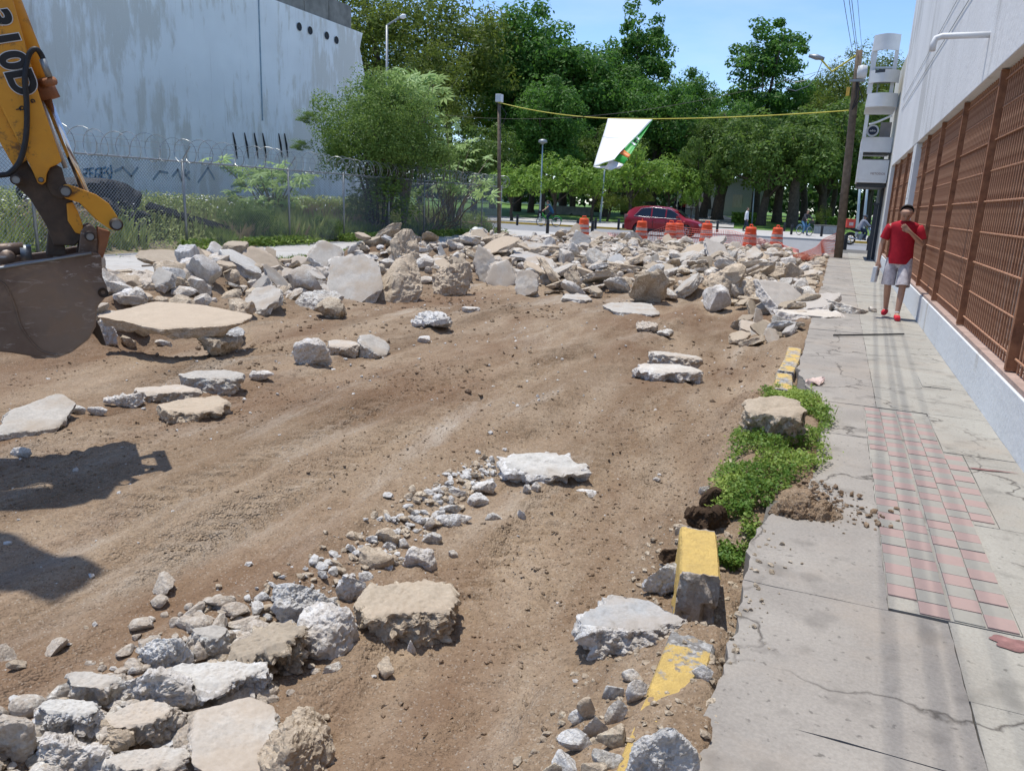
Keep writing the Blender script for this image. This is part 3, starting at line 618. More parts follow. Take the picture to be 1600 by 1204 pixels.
hero((1285, 455, 1366, 489), .16, 'chunk', 'long pale slab lying on the sidewalk edge left of the walker in red', rot=(.02, .22, .15), z=.0, rough=.08, name='concrete_piece', cat='rubble')
hero((1220, 480, 1345, 502), .13, 'chunk_white', 'low white broken slab at the front right corner of the bank', rot=(.05, .02, .1), z=-.05, rough=.1, name='concrete_piece', cat='rubble')
hero((1360, 478, 1374, 488), .08, 'chunk', 'small lone stone on the sidewalk beside the walker in red', False, z=.0, sub=4, name='stone', embed=.1)
hero((945, 466, 1048, 490), .10, 'chunk', 'thin flat slab lying at the front foot of the bank', rot=(.05, 0, .05), name='concrete_piece', cat='rubble')
hero((876, 456, 926, 472), .09, 'chunk', 'thin flat slab at the bank foot right of centre', rot=(.05, 0, .05), name='concrete_piece', cat='rubble')
# kerb, weeds' stone and soil clods on the right
hero((1172, 622, 1266, 692), .25, 'chunk_tan', 'big stone with flat brown face sitting on the green weeds', True, (.30, -.1, .1), z=.04, rough=.10, name='boulder', ns=6, dl=.30, embed=.0)
hero((1166, 640, 1192, 658), .10, 'chunk_tan', 'small tan stone left of the big weed stone', False, z=-.06, sub=4, name='stone')
hero((1134, 708, 1168, 735), .13, 'chunk_tan', 'tan stone at the left edge of the weeds', False, z=-.10, sub=4, name='stone')
hero((1130, 722, 1172, 748), .09, 'chunk_white', 'white crumbly stone at the left edge of the weeds', False, z=-.10, sub=4, name='stone')
hero((1090, 754, 1108, 772), .07, 'chunk_white', 'round white stone left of the soil clods', False, sub=4, name='stone')
hero((1075, 792, 1140, 834), .16, 'soil', 'dark soil clod with roots behind the yellow kerb block', False, z=-.12, rough=.14, name='soil_clod', cat='clod')
hero((1105, 768, 1150, 800), .14, 'soil', 'smaller dark soil clod at the lower weeds', False, z=-.10, rough=.14, name='soil_clod', cat='clod')
hero((1060, 812, 1082, 840), .09, 'chunk_tan', 'tan stone beside the dark soil clod', False, z=-.16, sub=4, name='stone')
hero((1032, 852, 1062, 880), .10, 'soil', 'dark clod in the gap left of the yellow kerb block', False, z=-.2, rough=.12, name='soil_clod', cat='clod')
hero((1016, 880, 1062, 932), .16, 'chunk_white', 'crumbly white lump between the grey slab and kerb block', False, rough=.1)
hero((972, 1148, 1068, 1225), .17, 'chunk_white', 'large white rock on the kerb at the bottom edge', False, z=.0, rough=.09, name='boulder', embed=.2)
hero((1200, 770, 1300, 812), .07, 'soil', 'spread of dug soil on the sidewalk below the weeds', False, z=.0, rough=.16, name='soil_heap', cat='soil', embed=.42).data.materials[0] = M['dirt']
for k, b_ in enumerate(((880, 1140, 925, 1175), (915, 1120, 950, 1150), (938, 1135, 985, 1168), (860, 1165, 905, 1215), (925, 1160, 972, 1200), (905, 1105, 930, 1122), (890, 1108, 912, 1130), (950, 1112, 975, 1128), (905, 1180, 940, 1215), (985, 1080, 1012, 1095), (940, 1080, 968, 1092), (850, 1195, 880, 1220))):
    o = hero(b_, .07, ['chunk_white', 'chunk', 'chunk_tan'][k % 3], 'rounded stone in the loose heap beside the bottom kerb', False, rough=.05, sub=4, name='stone', ns=5); o['group'] = 'loose stones beside the bottom kerb'

# tilted kerb block and buried kerb
def kerb_piece(name, y0, y1, x0, x1, zt, label, dirty, rot=None, loc=None, m=None, sub=(12, 16, 8)):
    bm = bmesh.new(); bmesh.ops.create_grid(bm, x_segments=1, y_segments=1, size=.5); bm.free()
    nx_, ny_, nz_ = sub; hx, hy, hz = (x1-x0)/2, (y1-y0)/2, .17
    bm = bmesh.new(); bmesh.ops.create_cube(bm, size=2); bmesh.ops.subdivide_edges(bm, edges=bm.edges, cuts=17, use_grid_fill=True)
    co = np.array([v.co[:] for v in bm.verts]); p = co*np.array([hx, hy, hz])
    endf = np.abs(co[:, 1]) > .97; low = co[:, 2] < -.15
    nn = fbm(p*22, 3, 4, .6); p[:, 1] += np.where(endf, .02*nn*np.sign(co[:, 1]), 0)-np.where(endf & (co[:, 2] < .3), .02*np.sign(co[:, 1])*np.abs(nn), 0)
    rough_ = np.where(low, .014, .002); p += (rough_*fbm(p*16, 6, 4, .6))[:, None]*np.sign(co)*np.array([1, .3, 1])
    for ax in ((0, 2),):                                            # worn arrises
        q = (np.abs(co[:, 0]) > .93) & (co[:, 2] > .9); p[q, 2] -= .012; p[q, 0] -= np.sign(co[q, 0])*.004
    for i, v in enumerate(bm.verts): v.co = p[i]
    me = bpy.data.meshes.new(name); bm.to_mesh(me); bm.free(); me.materials.append(M['kerbchunk'])
    a = me.attributes.new('top', 'FLOAT', 'POINT'); a.data.foreach_set('value', np.zeros(len(p), np.float32))
    pnt = np.where((co[:, 2] > .8) | ((co[:, 0] < -.9) & (co[:, 2] > -.55)), 1., 0.)*(np.abs(co[:, 1]) < .97)
    a = me.attributes.new('paint', 'FLOAT', 'POINT'); a.data.foreach_set('value', (pnt*((.60 if dirty == 4 else .52) if dirty else 1.)).astype(np.float32)); me.polygons.foreach_set('use_smooth', [True]*len(me.polygons))
    me.set_sharp_from_angle(angle=math.radians(35))
    o = link(name, me, None, loc or ((x0+x1)/2, (y0+y1)/2, zt-hz), rot or (0, 0, 0)); return tag(o, label, 'kerb')
pk = at(1090, 868, .07)
kerb_piece('kerb_block', 0, .46, 0, .175, 0, 'thick yellow-topped kerb block tilted up with a broken grey end', 0, (.05, .03, .19), (-.405, 3.37, -.10))
kerb_piece('kerb_block', 1.2, 2.72, -.40, -.225, .0, 'buried yellow kerb half covered in dirt at the bottom right of the dig', 4)
for k, (a, b) in enumerate(((7.45, 8.25), (8.28, 9.2), (9.23, 10.0))):
    kerb_piece('kerb_block', a, b, -.385, -.215, [-.02, -.01, -.03][k], ['yellow kerb piece at the top of the green weeds', 'middle yellow kerb piece still in place beyond the weeds', 'far yellow kerb piece where the bank spills over'][k], 7+k, (0, 0, [.06, -.03, .02][k]))

# the banks: many pieces, shared shapes
shapes = []
for k in range(24):
    shapes.append((poly_chunk(500+k, 1, random.Random(k).uniform(.6, .9), random.Random(k+50).uniform(.14, .34), 4, True, .075, 5+k % 4), True))
for k in range(4): shapes.append((poly_chunk(700+k, 1, random.Random(k).uniform(.7, .95), random.Random(k+9).uniform(.55, .8), 4, False, .10, 5), False))
variants = {}
def shape_variant(k, mk):
    if (k, mk) not in variants:
        me = shapes[k][0].copy(); me.materials.clear(); me.materials.append(M[mk]); variants[(k, mk)] = me
    return variants[(k, mk)]
rb = random.Random(77); placed = []
def scatter(n, xr, yr, sr, label, group, sel, lift=.0):
    c = 0; tries = 0
    while c < n and tries < n*30:
        tries += 1; x, y = rb.uniform(*xr), rb.uniform(*yr)
        if not sel(x, y): continue
        s = rb.uniform(*sr)*(1 if rb.random() < .7 else .65)
        if any((x-a)**2+(y-b)**2 < (.30*(s+q))**2 for a, b, q in placed): continue
        placed.append((x, y, s)); k = rb.randrange(len(shapes)); sl_ = shapes[k][1]; s = s if sl_ else min(s, .5)
        mk = rb.choices(['chunk', 'chunk_tan', 'chunk_white', 'chunk_grey'], [5, 5.5, .8, 1.2])[0]
        o = link('concrete_piece' if sl_ else 'concrete_chunk', shape_variant(k, mk), None, (x, y, D1(x, y)+s*(.09 if sl_ else .15)+rb.uniform(0, lift)), None)
        big = .75 if sl_ else 3; o.rotation_euler = (rb.gauss(0, .45) if sl_ else rb.uniform(-big, big), rb.gauss(0, .45) if sl_ else rb.uniform(-big, big), rb.uniform(0, 6.28)); o.scale = (s, s*rb.uniform(.8, 1.1), s*rb.uniform(.75, 1.15)*(.8 if s > .8 else 1.))
        tag(o, {'chunk': 'pale dusty', 'chunk_tan': 'tan', 'chunk_white': 'whitish', 'chunk_grey': 'grey'}[mk]+(' broken slab ' if sl_ else ' broken lump ')+label, 'rubble', group); c += 1
scatter(135, (-10.8, -.45), (14.6, 21), (.45, 1.2), 'in the front slope of the rubble bank across the road', 'front of the rubble bank', lambda x, y: y > 15.9-.10*x-3.0+1.0*math.sin(x*1.7) or y > 18.0, .16)
scatter(80, (-10.8, -.4), (21, 31), (.45, .95), 'on the far back of the rubble bank', 'back of the rubble bank', lambda x, y: True, .06)
scatter(92, (-10.9, -7.3), (5.2, 16), (.35, 1.0), 'in the rubble bank along the left kerb', 'left rubble bank', lambda x, y: x < -8.0+.5*math.sin(y*1.3), .16)
scatter(26, (-1.5, -.3), (11.2, 16), (.25, .55), 'spilling along the right kerb below the grey slabs', 'rubble along the right kerb', lambda x, y: x > -1.1-.1*(y-11), .08)

def ico(sub):
    bm = bmesh.new(); bmesh.ops.create_icosphere(bm, subdivisions=sub, radius=1); v = np.array([x.co[:] for x in bm.verts]); f = np.array([[q.index for q in p.verts] for p in bm.faces]); bm.free(); return v, f
def stones(name, pos, size, m, label, seed=1, sub=1, flat=.65):
    rs = np.random.RandomState(seed); bv, bf = ico(sub); n = len(pos); V = np.zeros((n, len(bv), 3), np.float32)
    base = []
    for k in range(12):
        N = rs.normal(size=(8, 3)); N /= np.linalg.norm(N, axis=1)[:, None]; hh = rs.uniform(.4, .95, 8); dn = bv@N.T
        R = np.where(dn > 1e-3, hh/np.maximum(dn, 1e-3), 9).min(1); base.append(bv*np.minimum(R, 1.3)[:, None])
    for i in range(n):
        q = base[rs.randint(12)]*size[i]*rs.uniform(.7, 1.2, 3)*np.array([1, 1, flat]); a, t = rs.uniform(0, 6.28), rs.uniform(-.5, .5)
        ca, sa, ct, st = math.cos(a), math.sin(a), math.cos(t), math.sin(t)
        q = q@np.array([[ca, sa, 0], [-sa, ca, 0], [0, 0, 1]])@np.array([[1, 0, 0], [0, ct, st], [0, -st, ct]]); V[i] = q+pos[i]
    Fc = (bf[None]+(np.arange(n)*len(bv))[:, None, None]).reshape(-1, 3)
    o = link(name, fast_mesh(name, V.reshape(-1, 3), Fc, m, False)); me = o.data
    a = me.attributes.new('top', 'FLOAT', 'POINT'); return tag(o, label, kind='stuff')
rs = np.random.RandomState(8)
def pts(n, xr, yr, sel=None, emb=.3, smin=.01, smax=.05, pw=2.5):
    x = rs.uniform(*xr, n); y = yr[0]+(yr[1]-yr[0])*rs.uniform(0, 1, n)**1.0
    if sel is not None: k = sel(x, y); x, y = x[k], y[k]
    s = smin+(smax-smin)*rs.uniform(0, 1, len(x))**pw; return np.stack([x, y, D(x, y)+s*emb], 1), s
def bankmask(x, y): return (np.maximum(sstep(-7.2, -8.6, x), sstep(14.5, 16.5, y+.12*x)) > rs.uniform(0, 1, len(x)))
for nm, mk, n, smin, smax in (('rubble_fragments', 'chunk', 2600, .05, .24), ('rubble_fragments', 'chunk_tan', 2400, .05, .2), ('rubble_fragments', 'chunk_white', 700, .04, .14)):
    p, s = pts(n, (-10.9, -.35), (5, 31.5), bankmask, .35, smin, smax, 1.6); stones(nm, p, s, M[mk], {'chunk': 'grey', 'chunk_tan': 'tan', 'chunk_white': 'white'}[mk]+' fragments filling the rubble banks', 3, 2)
p, s = pts(26000, (-7, -.4), (1.2, 7.5), lambda x, y: n2(x, y, 1.1, .6, 55, 3) > rs.uniform(-.5, .6, len(x)), .15, .003, .016, 3); stones('dirt_clods', p, s, M['dirt'], 'small loose clods on the near dirt', 5, 1)
p, s = pts(6500, (-9, -.4), (6, 16), lambda x, y: n2(x, y, .9, .5, 56, 3) > rs.uniform(-.5, .6, len(x)), .2, .006, .04, 3.5); stones('dirt_clods', p, s, M['dirt'], 'small loose clods on the far dirt', 6, 1)
p, s = pts(1100, (-7, -.5), (1.2, 15), None, .2, .005, .028, 4); stones('white_grit', p, s, M['chunk_white'], 'pale grit scattered over the dirt', 7, 1)
def along_ridge(n, spread, smin, smax, pw, y0=1.2, y1=4.9):
    y = rs.uniform(y0, y1, n); x = -2.1+rs.normal(0, spread, n)*np.interp(y, [1.2, 2.4, 3.2, 5], [1.6, 1.0, .6, .5]); s = smin+(smax-smin)*rs.uniform(0, 1, n)**pw
    return np.stack([x, y, D(x, y)+s*.3], 1), s
p, s = along_ridge(480, .12, .006, .042, 2.4); stones('ridge_fragments', p, s, M['chunk_white'], 'crushed white fragments along the stone ridge', 9, 2)
p, s = along_ridge(420, .16, .006, .04, 2.4); stones('ridge_fragments', p, s, M['chunk_tan'], 'crushed tan fragments along the stone ridge', 10, 2)
p, s = along_ridge(420, .17, .015, .065, 2.2, 1.2, 2.4); stones('ridge_fragments', p, s, M['chunk'], 'dusty lumps packed between the slabs at lower left', 12, 3)
x = rs.uniform(-.75, -.15, 900); y = rs.uniform(1.3, 4.2, 900); s = .004+.022*rs.uniform(0, 1, 900)**2.5; stones('kerb_grit', np.stack([x, y, D(x, y)+s*.2], 1), s, M['chunk_tan'], 'grit and crumbs along the broken kerb', 11, 1)
x = rs.normal(-.16, .07, 130); y = rs.uniform(2.6, 3.9, 130); s = .003+.016*rs.uniform(0, 1, 130)**2.5; stones('kerb_grit', np.stack([x, y, np.where(x > -.18, .003, D(np.minimum(x, -.2), y))+s*.15], 1), s, M['chunk_tan'], 'pale crumbs on the broken sidewalk edge', 13, 1)
x = np.concatenate([rs.normal(.08, .10, 260), rs.normal(.3, .12, 60)]); y = np.concatenate([rs.normal(4.5, .16, 260), rs.normal(4.35, .12, 60)]); s = .004+.02*rs.uniform(0, 1, 320)**2.5
stones('soil_crumbs', np.stack([x, y, np.maximum(.004, .02-np.abs(x-.05)*.1)+s*.3], 1), s, M['dirt'], 'soil crumbs spilled over the sidewalk', 14, 1)

# ------------------------------------------------------------------ foliage
def leaf_mesh(name, P, Nn, size, tint, m, asp=.55, seed=0, fold=.25):
    """one bent diamond leaf at each point P facing Nn"""
    rs_ = np.random.RandomState(seed); n = len(P); Nn = Nn/(np.linalg.norm(Nn, axis=1)[:, None]+1e-9)
    a = rs_.normal(size=(n, 3)); u = np.cross(Nn, a); u /= np.linalg.norm(u, axis=1)[:, None]+1e-9; w = np.cross(Nn, u); s = np.asarray(size).reshape(-1, 1)*np.ones((n, 1))
    V = np.stack([P-u*s*.5, P+w*s*asp*.5-Nn*s*fold*.3, P+u*s*.5-Nn*s*fold, P-w*s*asp*.5-Nn*s*fold*.3], 1).reshape(-1, 3)
    me = fast_mesh(name, V, np.arange(4*n).reshape(n, 4), m, False); at_ = me.attributes.new('tint', 'FLOAT', 'POINT'); at_.data.foreach_set('value', np.repeat(np.clip(tint, 0, 1), 4).astype(np.float32)); return me
def crown(seed, rx, rz, nclump, nleaf, cr, ls, m, asp=.55, gap=.0, topbias=.2, droop=0.):
    rs_ = np.random.RandomState(seed); C = []
    while len(C) < nclump:
        q = rs_.normal(size=3); q /= np.linalg.norm(q); rad = rs_.uniform(.08, 1)**.5*(1+.28*vnoise((q*1.7+seed)[None], seed)[0])
        p = q*rad
        if p[2] < -.75: continue
        C.append(p*np.array([rx, rx, rz]))
    C = np.array(C); P, Nn, T, S = [], [], [], []
    for c in C:
        k = int(nleaf*rs_.uniform(.5, 1.5)); q = rs_.normal(size=(k, 3)); q /= np.linalg.norm(q, axis=1)[:, None]; q[:, 2] = q[:, 2]*.95+.08
        rr = cr*rs_.uniform(.6, 1.25)*rs_.uniform(.5, 1, (k, 1))**.6; p = c+q*rr*np.array([1.08, 1.08, .95]); p[:, 2] -= droop*np.linalg.norm(q[:, :2], axis=1)*cr
        P.append(p); nn = q*1.2+rs_.normal(0, .45, (k, 3))+np.array([0, 0, .35]); Nn.append(nn); T.append(np.clip(rs_.uniform(.1, .9)*.6+rs_.uniform(0, .5, k), 0, 1)); S.append(ls*rs_.uniform(.6, 1.3, k))
    return leaf_mesh('crown', np.concatenate(P), np.concatenate(Nn), np.concatenate(S), np.concatenate(T), m, asp, seed), C
def trunk(mb, seed, h, r0, C, zc, nl=9):
    rs_ = np.random.RandomState(seed); top = np.array([rs_.normal(0, .25), rs_.normal(0, .25), h])
    P = [np.array([0, 0, -.3])]+[np.array([rs_.normal(0, .06)*h*.12+top[0]*t, rs_.normal(0, .06)*h*.12+top[1]*t, h*t]) for t in (.08, .3, .55, .8, 1)]
    mb.tube(P, [r0*1.35, r0*1.1, r0*.92, r0*.8, r0*.66, r0*.5], 9)
    idx_ = rs_.permutation(len(C))[:nl]
    for k in idx_:
        e = C[k]+np.array([0, 0, zc]); s = P[3+rs_.randint(3)]; mid = (s+e)/2+np.array([0, 0, .12*np.linalg.norm(e-s)])*rs_.uniform(-.3, 1)
        mb.tube([s, mid, e], [r0*.42, r0*.26, r0*.07], 6)
kinds = {}
def tree_kind(key, seed, rx, rz, zc, h, r0, nclump, nleaf, cr, ls, m, asp=.55, nl=10, droop=0.):
    cm, C = crown(seed, rx, rz, nclump, nleaf, cr, ls, m, asp, droop=droop); mb = MB(); trunk(mb, seed, h, r0, C, zc, nl)
    t = mb.build('trunk', M['bark'], smooth=True); tm = t.data; bpy.data.objects.remove(t); kinds[key] = (cm, tm, zc, rx, rz)
tree_kind('broad', 1, 5.0, 4.6, 10, 7.5, .33, 190, 110, 1.2, .36, M['leaf_dark'])
tree_kind('broad2', 2, 4.6, 5.4, 10.5, 8, .36, 190, 110, 1.15, .36, M['leaf_dark'])
tree_kind('tall', 3, 3.4, 6.6, 12.5, 11, .34, 135, 100, .82, .36, M['leaf_dark'], nl=12)
tree_kind('tall2', 9, 3.9, 6.4, 12, 10, .36, 150, 100, .85, .36, M['leaf_dark'], nl=12)
tree_kind('feather', 4, 5.2, 6.6, 12, 10, .36, 150, 120, 1.25, .34, M['leaf_feather'], .35, droop=.35)
tree_kind('feather2', 5, 4.8, 6.2, 11.5, 9, .32, 140, 120, 1.2, .34, M['leaf_feather'], .35, droop=.35)
tree_kind('small', 6, 2.4, 1.5, 3.4, 2.6, .14, 42, 80, .62, .26, M['leaf_bright'])
tree_kind('dome', 7, 5.4, 3.6, 6.2, 4.2, .42, 110, 110, 1.05, .34, M['leaf_olive'], nl=14)
tree_kind('willow', 8, 1.7, 1.6, 2.6, 1.6, .10, 36, 90, .55, .2, M['leaf_feather'], .3, droop=.5)
rt = random.Random(21)
def tree(px, top, dist, key, sxy, label, group='park trees'):
    p = atP(px, 330, dist); y = p[1]; x = p[0]; z0 = float(lawn_z([x], [y])[0]) if y > 67 else .0
    ht = atP(px, top, dist)[2]-z0; cm, tm, zc, rx, rz = kinds[key]; s = ht/(zc+rz*1.02)
    e = empty('park_tree', (x, y, z0), label, 'tree', group, rt.uniform(0, 6.28)); e.scale = (s*sxy, s*sxy, s)
    link('trunk', tm, e); link('crown', cm, e, (0, 0, zc)); return e
T = [(500, -80, 78, 'feather2', 1.2, 'feathery yellow-green tree just above the end of the blue wall'), (600, -70, 74, 'feather', 1.05, 'tall feathery tree behind the streetlight at the wall corner'),
     (700, -50, 80, 'feather2', 1.15, 'tall feathery tree right of the streetlight'), (655, 60, 70, 'feather', 1.0, 'lower feathery tree in front, between streetlight and corner pole'), (770, 30, 88, 'feather', .9, 'feathery tree behind the corner pole with rope'),
     (806, 12, 84, 'broad2', .95, 'rounded broadleaf tree whose top rises alone right of the feathery trees'), (880, 62, 86, 'broad', 1.05, 'broad green tree in the centre, above and behind the cyclist'), (845, 130, 74, 'broad2', 1.05, 'broad dark tree behind the park lamp near the cyclist'),
     (930, 95, 90, 'broad2', 1.0, 'broad green tree behind the white banner'), (982, -8, 92, 'tall', .95, 'tallest thin clumpy tree standing against the sky in the centre'), (1010, 120, 84, 'broad', 1.0, 'broad tree right below the tallest thin tree'), (1065, 118, 90, 'broad2', .8, 'green tree filling the dip in the skyline right of centre'),
     (1178, 32, 90, 'tall2', 1.15, 'tall clumpy tree standing against the sky right of centre'), (1115, 150, 86, 'broad', .85, 'dark tree at the left foot of the right tall tree'), (1245, 118, 100, 'broad', .8, 'bluish-dark tree under the streetlight arm'),
     (1300, 62, 84, 'feather', .85, 'yellow-green feathery tree behind the streetlight arm'), (1358, 60, 80, 'feather2', .8, 'feathery tree behind the wooden utility pole'), (1420, 80, 90, 'feather', 1.0, 'feathery tree showing through the white balconies'),
     (1190, 172, 72, 'dome', 1.0, 'large round olive tree spreading over the lawn behind the pedestrian'), (1285, 160, 76, 'dome', .95, 'round shady tree left of the wooden pole'), (1350, 150, 78, 'dome', .9, 'round shady tree behind the motorcycle'), (1090, 215, 74, 'dome', .6, 'small round olive tree above the red car bonnet'),
     (945, 195, 78, 'dome', .8, 'olive tree behind the lower half of the banner'), (740, 190, 70, 'dome', .9, 'olive tree behind the corner pole base'),
     (555, 120, 68, 'broad', .9, 'dark tree hard against the right edge of the blue wall')]
for a in T: tree(*a)
for px, top, dist, key, sx, la in ((868, 248, 66, 'small', 1.15, 'low bright-leaved tree over the cyclist'), (925, 262, 67, 'small', 1.0, 'low bright-leaved tree left of the leaning lamp post'), (985, 238, 70, 'small', 1.1, 'yellowish bright tree right of the banner'), (1045, 250, 74, 'small', .9, 'bright small tree above the red car roof'), (1080, 290, 72, 'small', .6, 'bright sapling crown right of the red car'),
                                   (800, 262, 60, 'small', 1.1, 'bright bush tree behind the end of the fence'), (950, 285, 70, 'willow', 1.4, 'small drooping tree behind the leaning lamp post'), (990, 288, 72, 'willow', 1.5, 'small drooping tree left of the red car'), (1285, 318, 66, 'willow', .8, 'pale drooping shrub just left of the wooden pole')):
    tree(px, top, dist, key, sx, la)
for k, (px, dist, r_, h_) in enumerate(((1098, 80, .45, 6.5), (1122, 78, .55, 7), (1108, 96, .4, 7), (1215, 77, .5, 5), (1240, 70, .55, 5.5), (1255, 90, .45, 6), (1290, 85, .4, 7), (1180, 92, .35, 6), (975, 84, .3, 6), (895, 80, .35, 5), (830, 82, .35, 6), (1020, 88, .35, 6), (1385, 62, .45, 8), (1062, 96, .3, 6))):
    p = atP(px, 330, dist); z0 = float(lawn_z([p[0]], [p[1]])[0]); e = empty('tree_trunk', (p[0], p[1], z0), 'shaded bare trunk under the park trees, '+['sixth', 'eighth', 'seventh', 'tenth', 'eleventh', 'twelfth', 'thirteenth', 'ninth', 'third', 'second', 'first', 'fourth', 'fourteenth', 'fifth'][k]+' from the left', 'tree', 'shaded trunks in the park')
    mb = MB(); rr_ = np.random.RandomState(k); q = [np.array([rr_.normal(0, .15)*t*3, rr_.normal(0, .15)*t*3, h_*t-.2]) for t in (0, .1, .35, .65, 1)]; mb.tube(q, [r_*1.4, r_, r_*.85, r_*.75, r_*.6], 9)
    for j in range(3): s_ = q[3+j % 2]; mb.tube([s_, s_+np.array([rr_.normal(0, .8), rr_.normal(0, .8), 1.2]), s_+np.array([rr_.normal(0, 1.8), rr_.normal(0, 1.8), 3.])], [r_*.5, r_*.35, r_*.15], 6)
    mb.build('trunk', M['bark'], e, smooth=True); link('crown', kinds['dome'][0], e, (0, 0, h_+1.2)).scale = (.55, .55, .5)
# far wood: a mass of foliage closing the view
rs_ = np.random.RandomState(4); n = 32000; fx = rs_.uniform(-95, 45, n); hmax = 10+4*n2(fx, fx*0, .06, 1, 3, 3); fz = rs_.uniform(0, 1, n)**.8*hmax+2.2; fz = np.where(rs_.uniform(0, 1, n) < .3, fz*.35+.5, fz)
fy = 128+rs_.uniform(-7, 7, n)+4*n2(fx, fz, .2, .3, 6, 3)
o = link('far_wood', leaf_mesh('far_wood', np.stack([fx, fy, fz], 1), rs_.normal(size=(n, 3))+np.array([0, -.6, .5]), .95*rs_.uniform(.6, 1.3, n), .5+.45*n2(fx, fz, .25, .35, 8, 3)+rs_.uniform(-.2, .2, n), M['far'], .7, 2)); tag(o, 'dark wood closing the far side of the park', 'wood', kind='stuff')
for (xa, xb, z1, la) in ((-70, -52, 5.5, 'pale building glimpsed between trunks behind the left of the park'), (-42, -30, 6.5, 'pale building glimpsed above the red car'), (-20, -9, 5, 'grey kiosk wall glimpsed behind the round tree')):
    e = empty('far_building', ((xa+xb)/2, 150 if z1 > 5.2 else 104, .7), la, 'building'); yb = e.location.y
    MB().box((xa, yb, .2), (xb, yb+5, z1)).build('wall', M['cream'] if z1 > 5.2 else M['galv'], e, e.location); MB().box((xa-.3, yb-.3, z1+.005), (xb+.3, yb+5.3, z1+.35)).build('roof', M['block'], e, e.location)
    for k in range(5):
        x_ = xa+(xb-xa)*(k+.5)/5; MB().box((x_-.6, yb-.06, 1.8), (x_+.6, yb-.01, 3.4)).build('window', M['glass'], e, e.location)
# hedge
for px0, px1, dist, la in ((1145, 1182, 74, 'clipped yellow-green hedge behind the pedestrian'), (1296, 1318, 70, 'low hedge beside the wooden pole')):
    a, b = atP(px0, 330, dist), atP(px1, 330, dist); n = 1800; t = rs_.uniform(0, 1, n); P = a+(b-a)*t[:, None]; P[:, 1] += rs_.uniform(-.5, .5, n); z0 = float(lawn_z([a[0]], [a[1]])[0]); P[:, 2] = z0+rs_.uniform(0, 1.0, n)
    me = leaf_mesh('hedge', P-a, rs_.normal(size=(n, 3))+np.array([0, -.3, .7]), .2, rs_.uniform(.3, 1, n), M['leaf_bright'], .7, 3); tag(link('hedge', me, None, a), la, 'hedge')

# ------------------------------------------------------------------ blue wall building across the lot
bw = empty('blue_wall_building', (-24, 27, 0), 'tall windowless wall with flaking pale blue paint behind the vacant lot', 'building')
OB = np.array([-24, 27, 0.]); yl = atX(62, 100, -24)[1]; yr_ = atX(566, 150, -24)[1]
mb = MB(); ze = 9.62                                              # right edge is ragged
zs_ = np.linspace(-.3, ze, 26); P = [(-24, yr_+.22*fbm(np.array([[z*.9, 1, 2]]), 3, 4)[0]+(.25 if z < 6.9 else 0), z) for z in zs_]
P = [(-24, yl, -.3)]+P+[(-24, yl, ze)]; mb.prism(P, (-9, 0, 0)); mb.build('wall', M['bluewall'], bw, OB)
for k in range(7):
    a, b = yl+6+k*1.9, yl+6+k*1.9+1.86
    if b < yr_-.3: MB().box((-24.32, a, ze+.004), (-24.06, b, ze+1.02+.05*(k % 2))).build('parapet_block', M['block'], bw, OB, bevel=.02)
MB().box((-24.0, 28.55, 4.5), (-23.965, 28.6, 9.55)).build('wall_joint', M['greyink'], bw, OB)
for (px, py, h) in ((467, 42, .55), (484, 48, .6), (510, 56, .45), (525, 63, .5)):
    p = atX(px, py, -24); MB().lathe([(0, .0), (.1, .0), (.17, .02), (.18, .03)], (-23.995, p[1], p[2]), 12, (1, 0, 0)).build('vent_hole', M['black'], bw, OB)
for k, px in enumerate((367, 385, 400, 413, 438, 447)):
    p = atX(px, 225, -24); MB().tube([(-23.97, p[1]-.12, p[2]+.45), (-23.97, p[1], p[2]-.05), (-23.97, p[1]+.08, p[2]-.6)], [.02, .05, .015], 5).build('rusted_bracket', M['black'], bw, OB)
def ribbon(mb, pts2, w, x):                                         # spray stroke on the wall plane, 2-D points in photo pixels
    Q = [atX(a, b, x) for a, b in pts2]
    for a, b in zip(Q[:-1], Q[1:]):
        d = b-a; d /= np.linalg.norm(d)+1e-9; nn = np.array([0, -d[2], d[1]])*w/2; e_ = d*w*.35
        mb.add([a-nn-e_, b-nn+e_, b+nn+e_, a+nn-e_], [(0, 1, 2, 3)])
mb = MB(); X = -23.988
for st in ([(131, 265), (137, 264), (135, 271), (131, 272), (138, 279)], [(146, 263), (140, 264), (141, 279), (147, 279)], [(141, 271), (145, 271)], [(155, 263), (150, 265), (149, 277), (153, 280), (156, 276), (153, 272)], [(165, 262), (159, 264), (159, 279), (165, 279)], [(159, 271), (164, 270)], [(157.5, 262), (157, 280)], [(170, 263), (166.5, 268), (169, 272), (172, 277), (168, 281)], [(173, 259), (175, 270), (172, 284)]): ribbon(mb, st, .07, X)
mb.build('blue_graffiti', M['blueink'], bw, OB)
for st in ([(345, 262), (380, 262), (398, 278), (372, 300), (350, 300)], [(360, 270), (382, 279), (362, 292)], [(270, 275), (278, 265), (284, 282), (290, 266)], [(296, 268), (290, 274), (296, 280)], [(240, 280), (250, 268), (262, 270)], [(310, 285), (325, 262), (335, 280)], [(180, 268), (192, 262), (205, 275), (215, 262)]):
    mb = MB(); ribbon(mb, st, .09, X); mb.build('faded_graffiti', M['greyink'], bw, OB)
# older house left of it
oh = empty('stone_house', (-29, 12, 0), 'ochre rubble-stone wall over white render, behind the excavator arm', 'building')
MB().box((-34, 0, -.3), (-29, 22, 8.6)).build('rendered_wall', M['white'], oh, (-29, 12, 0)); MB().box((-34, 0, 8.604), (-28.96, 22, 16)).build('stone_wall', M['ochre'], oh, (-29, 12, 0))

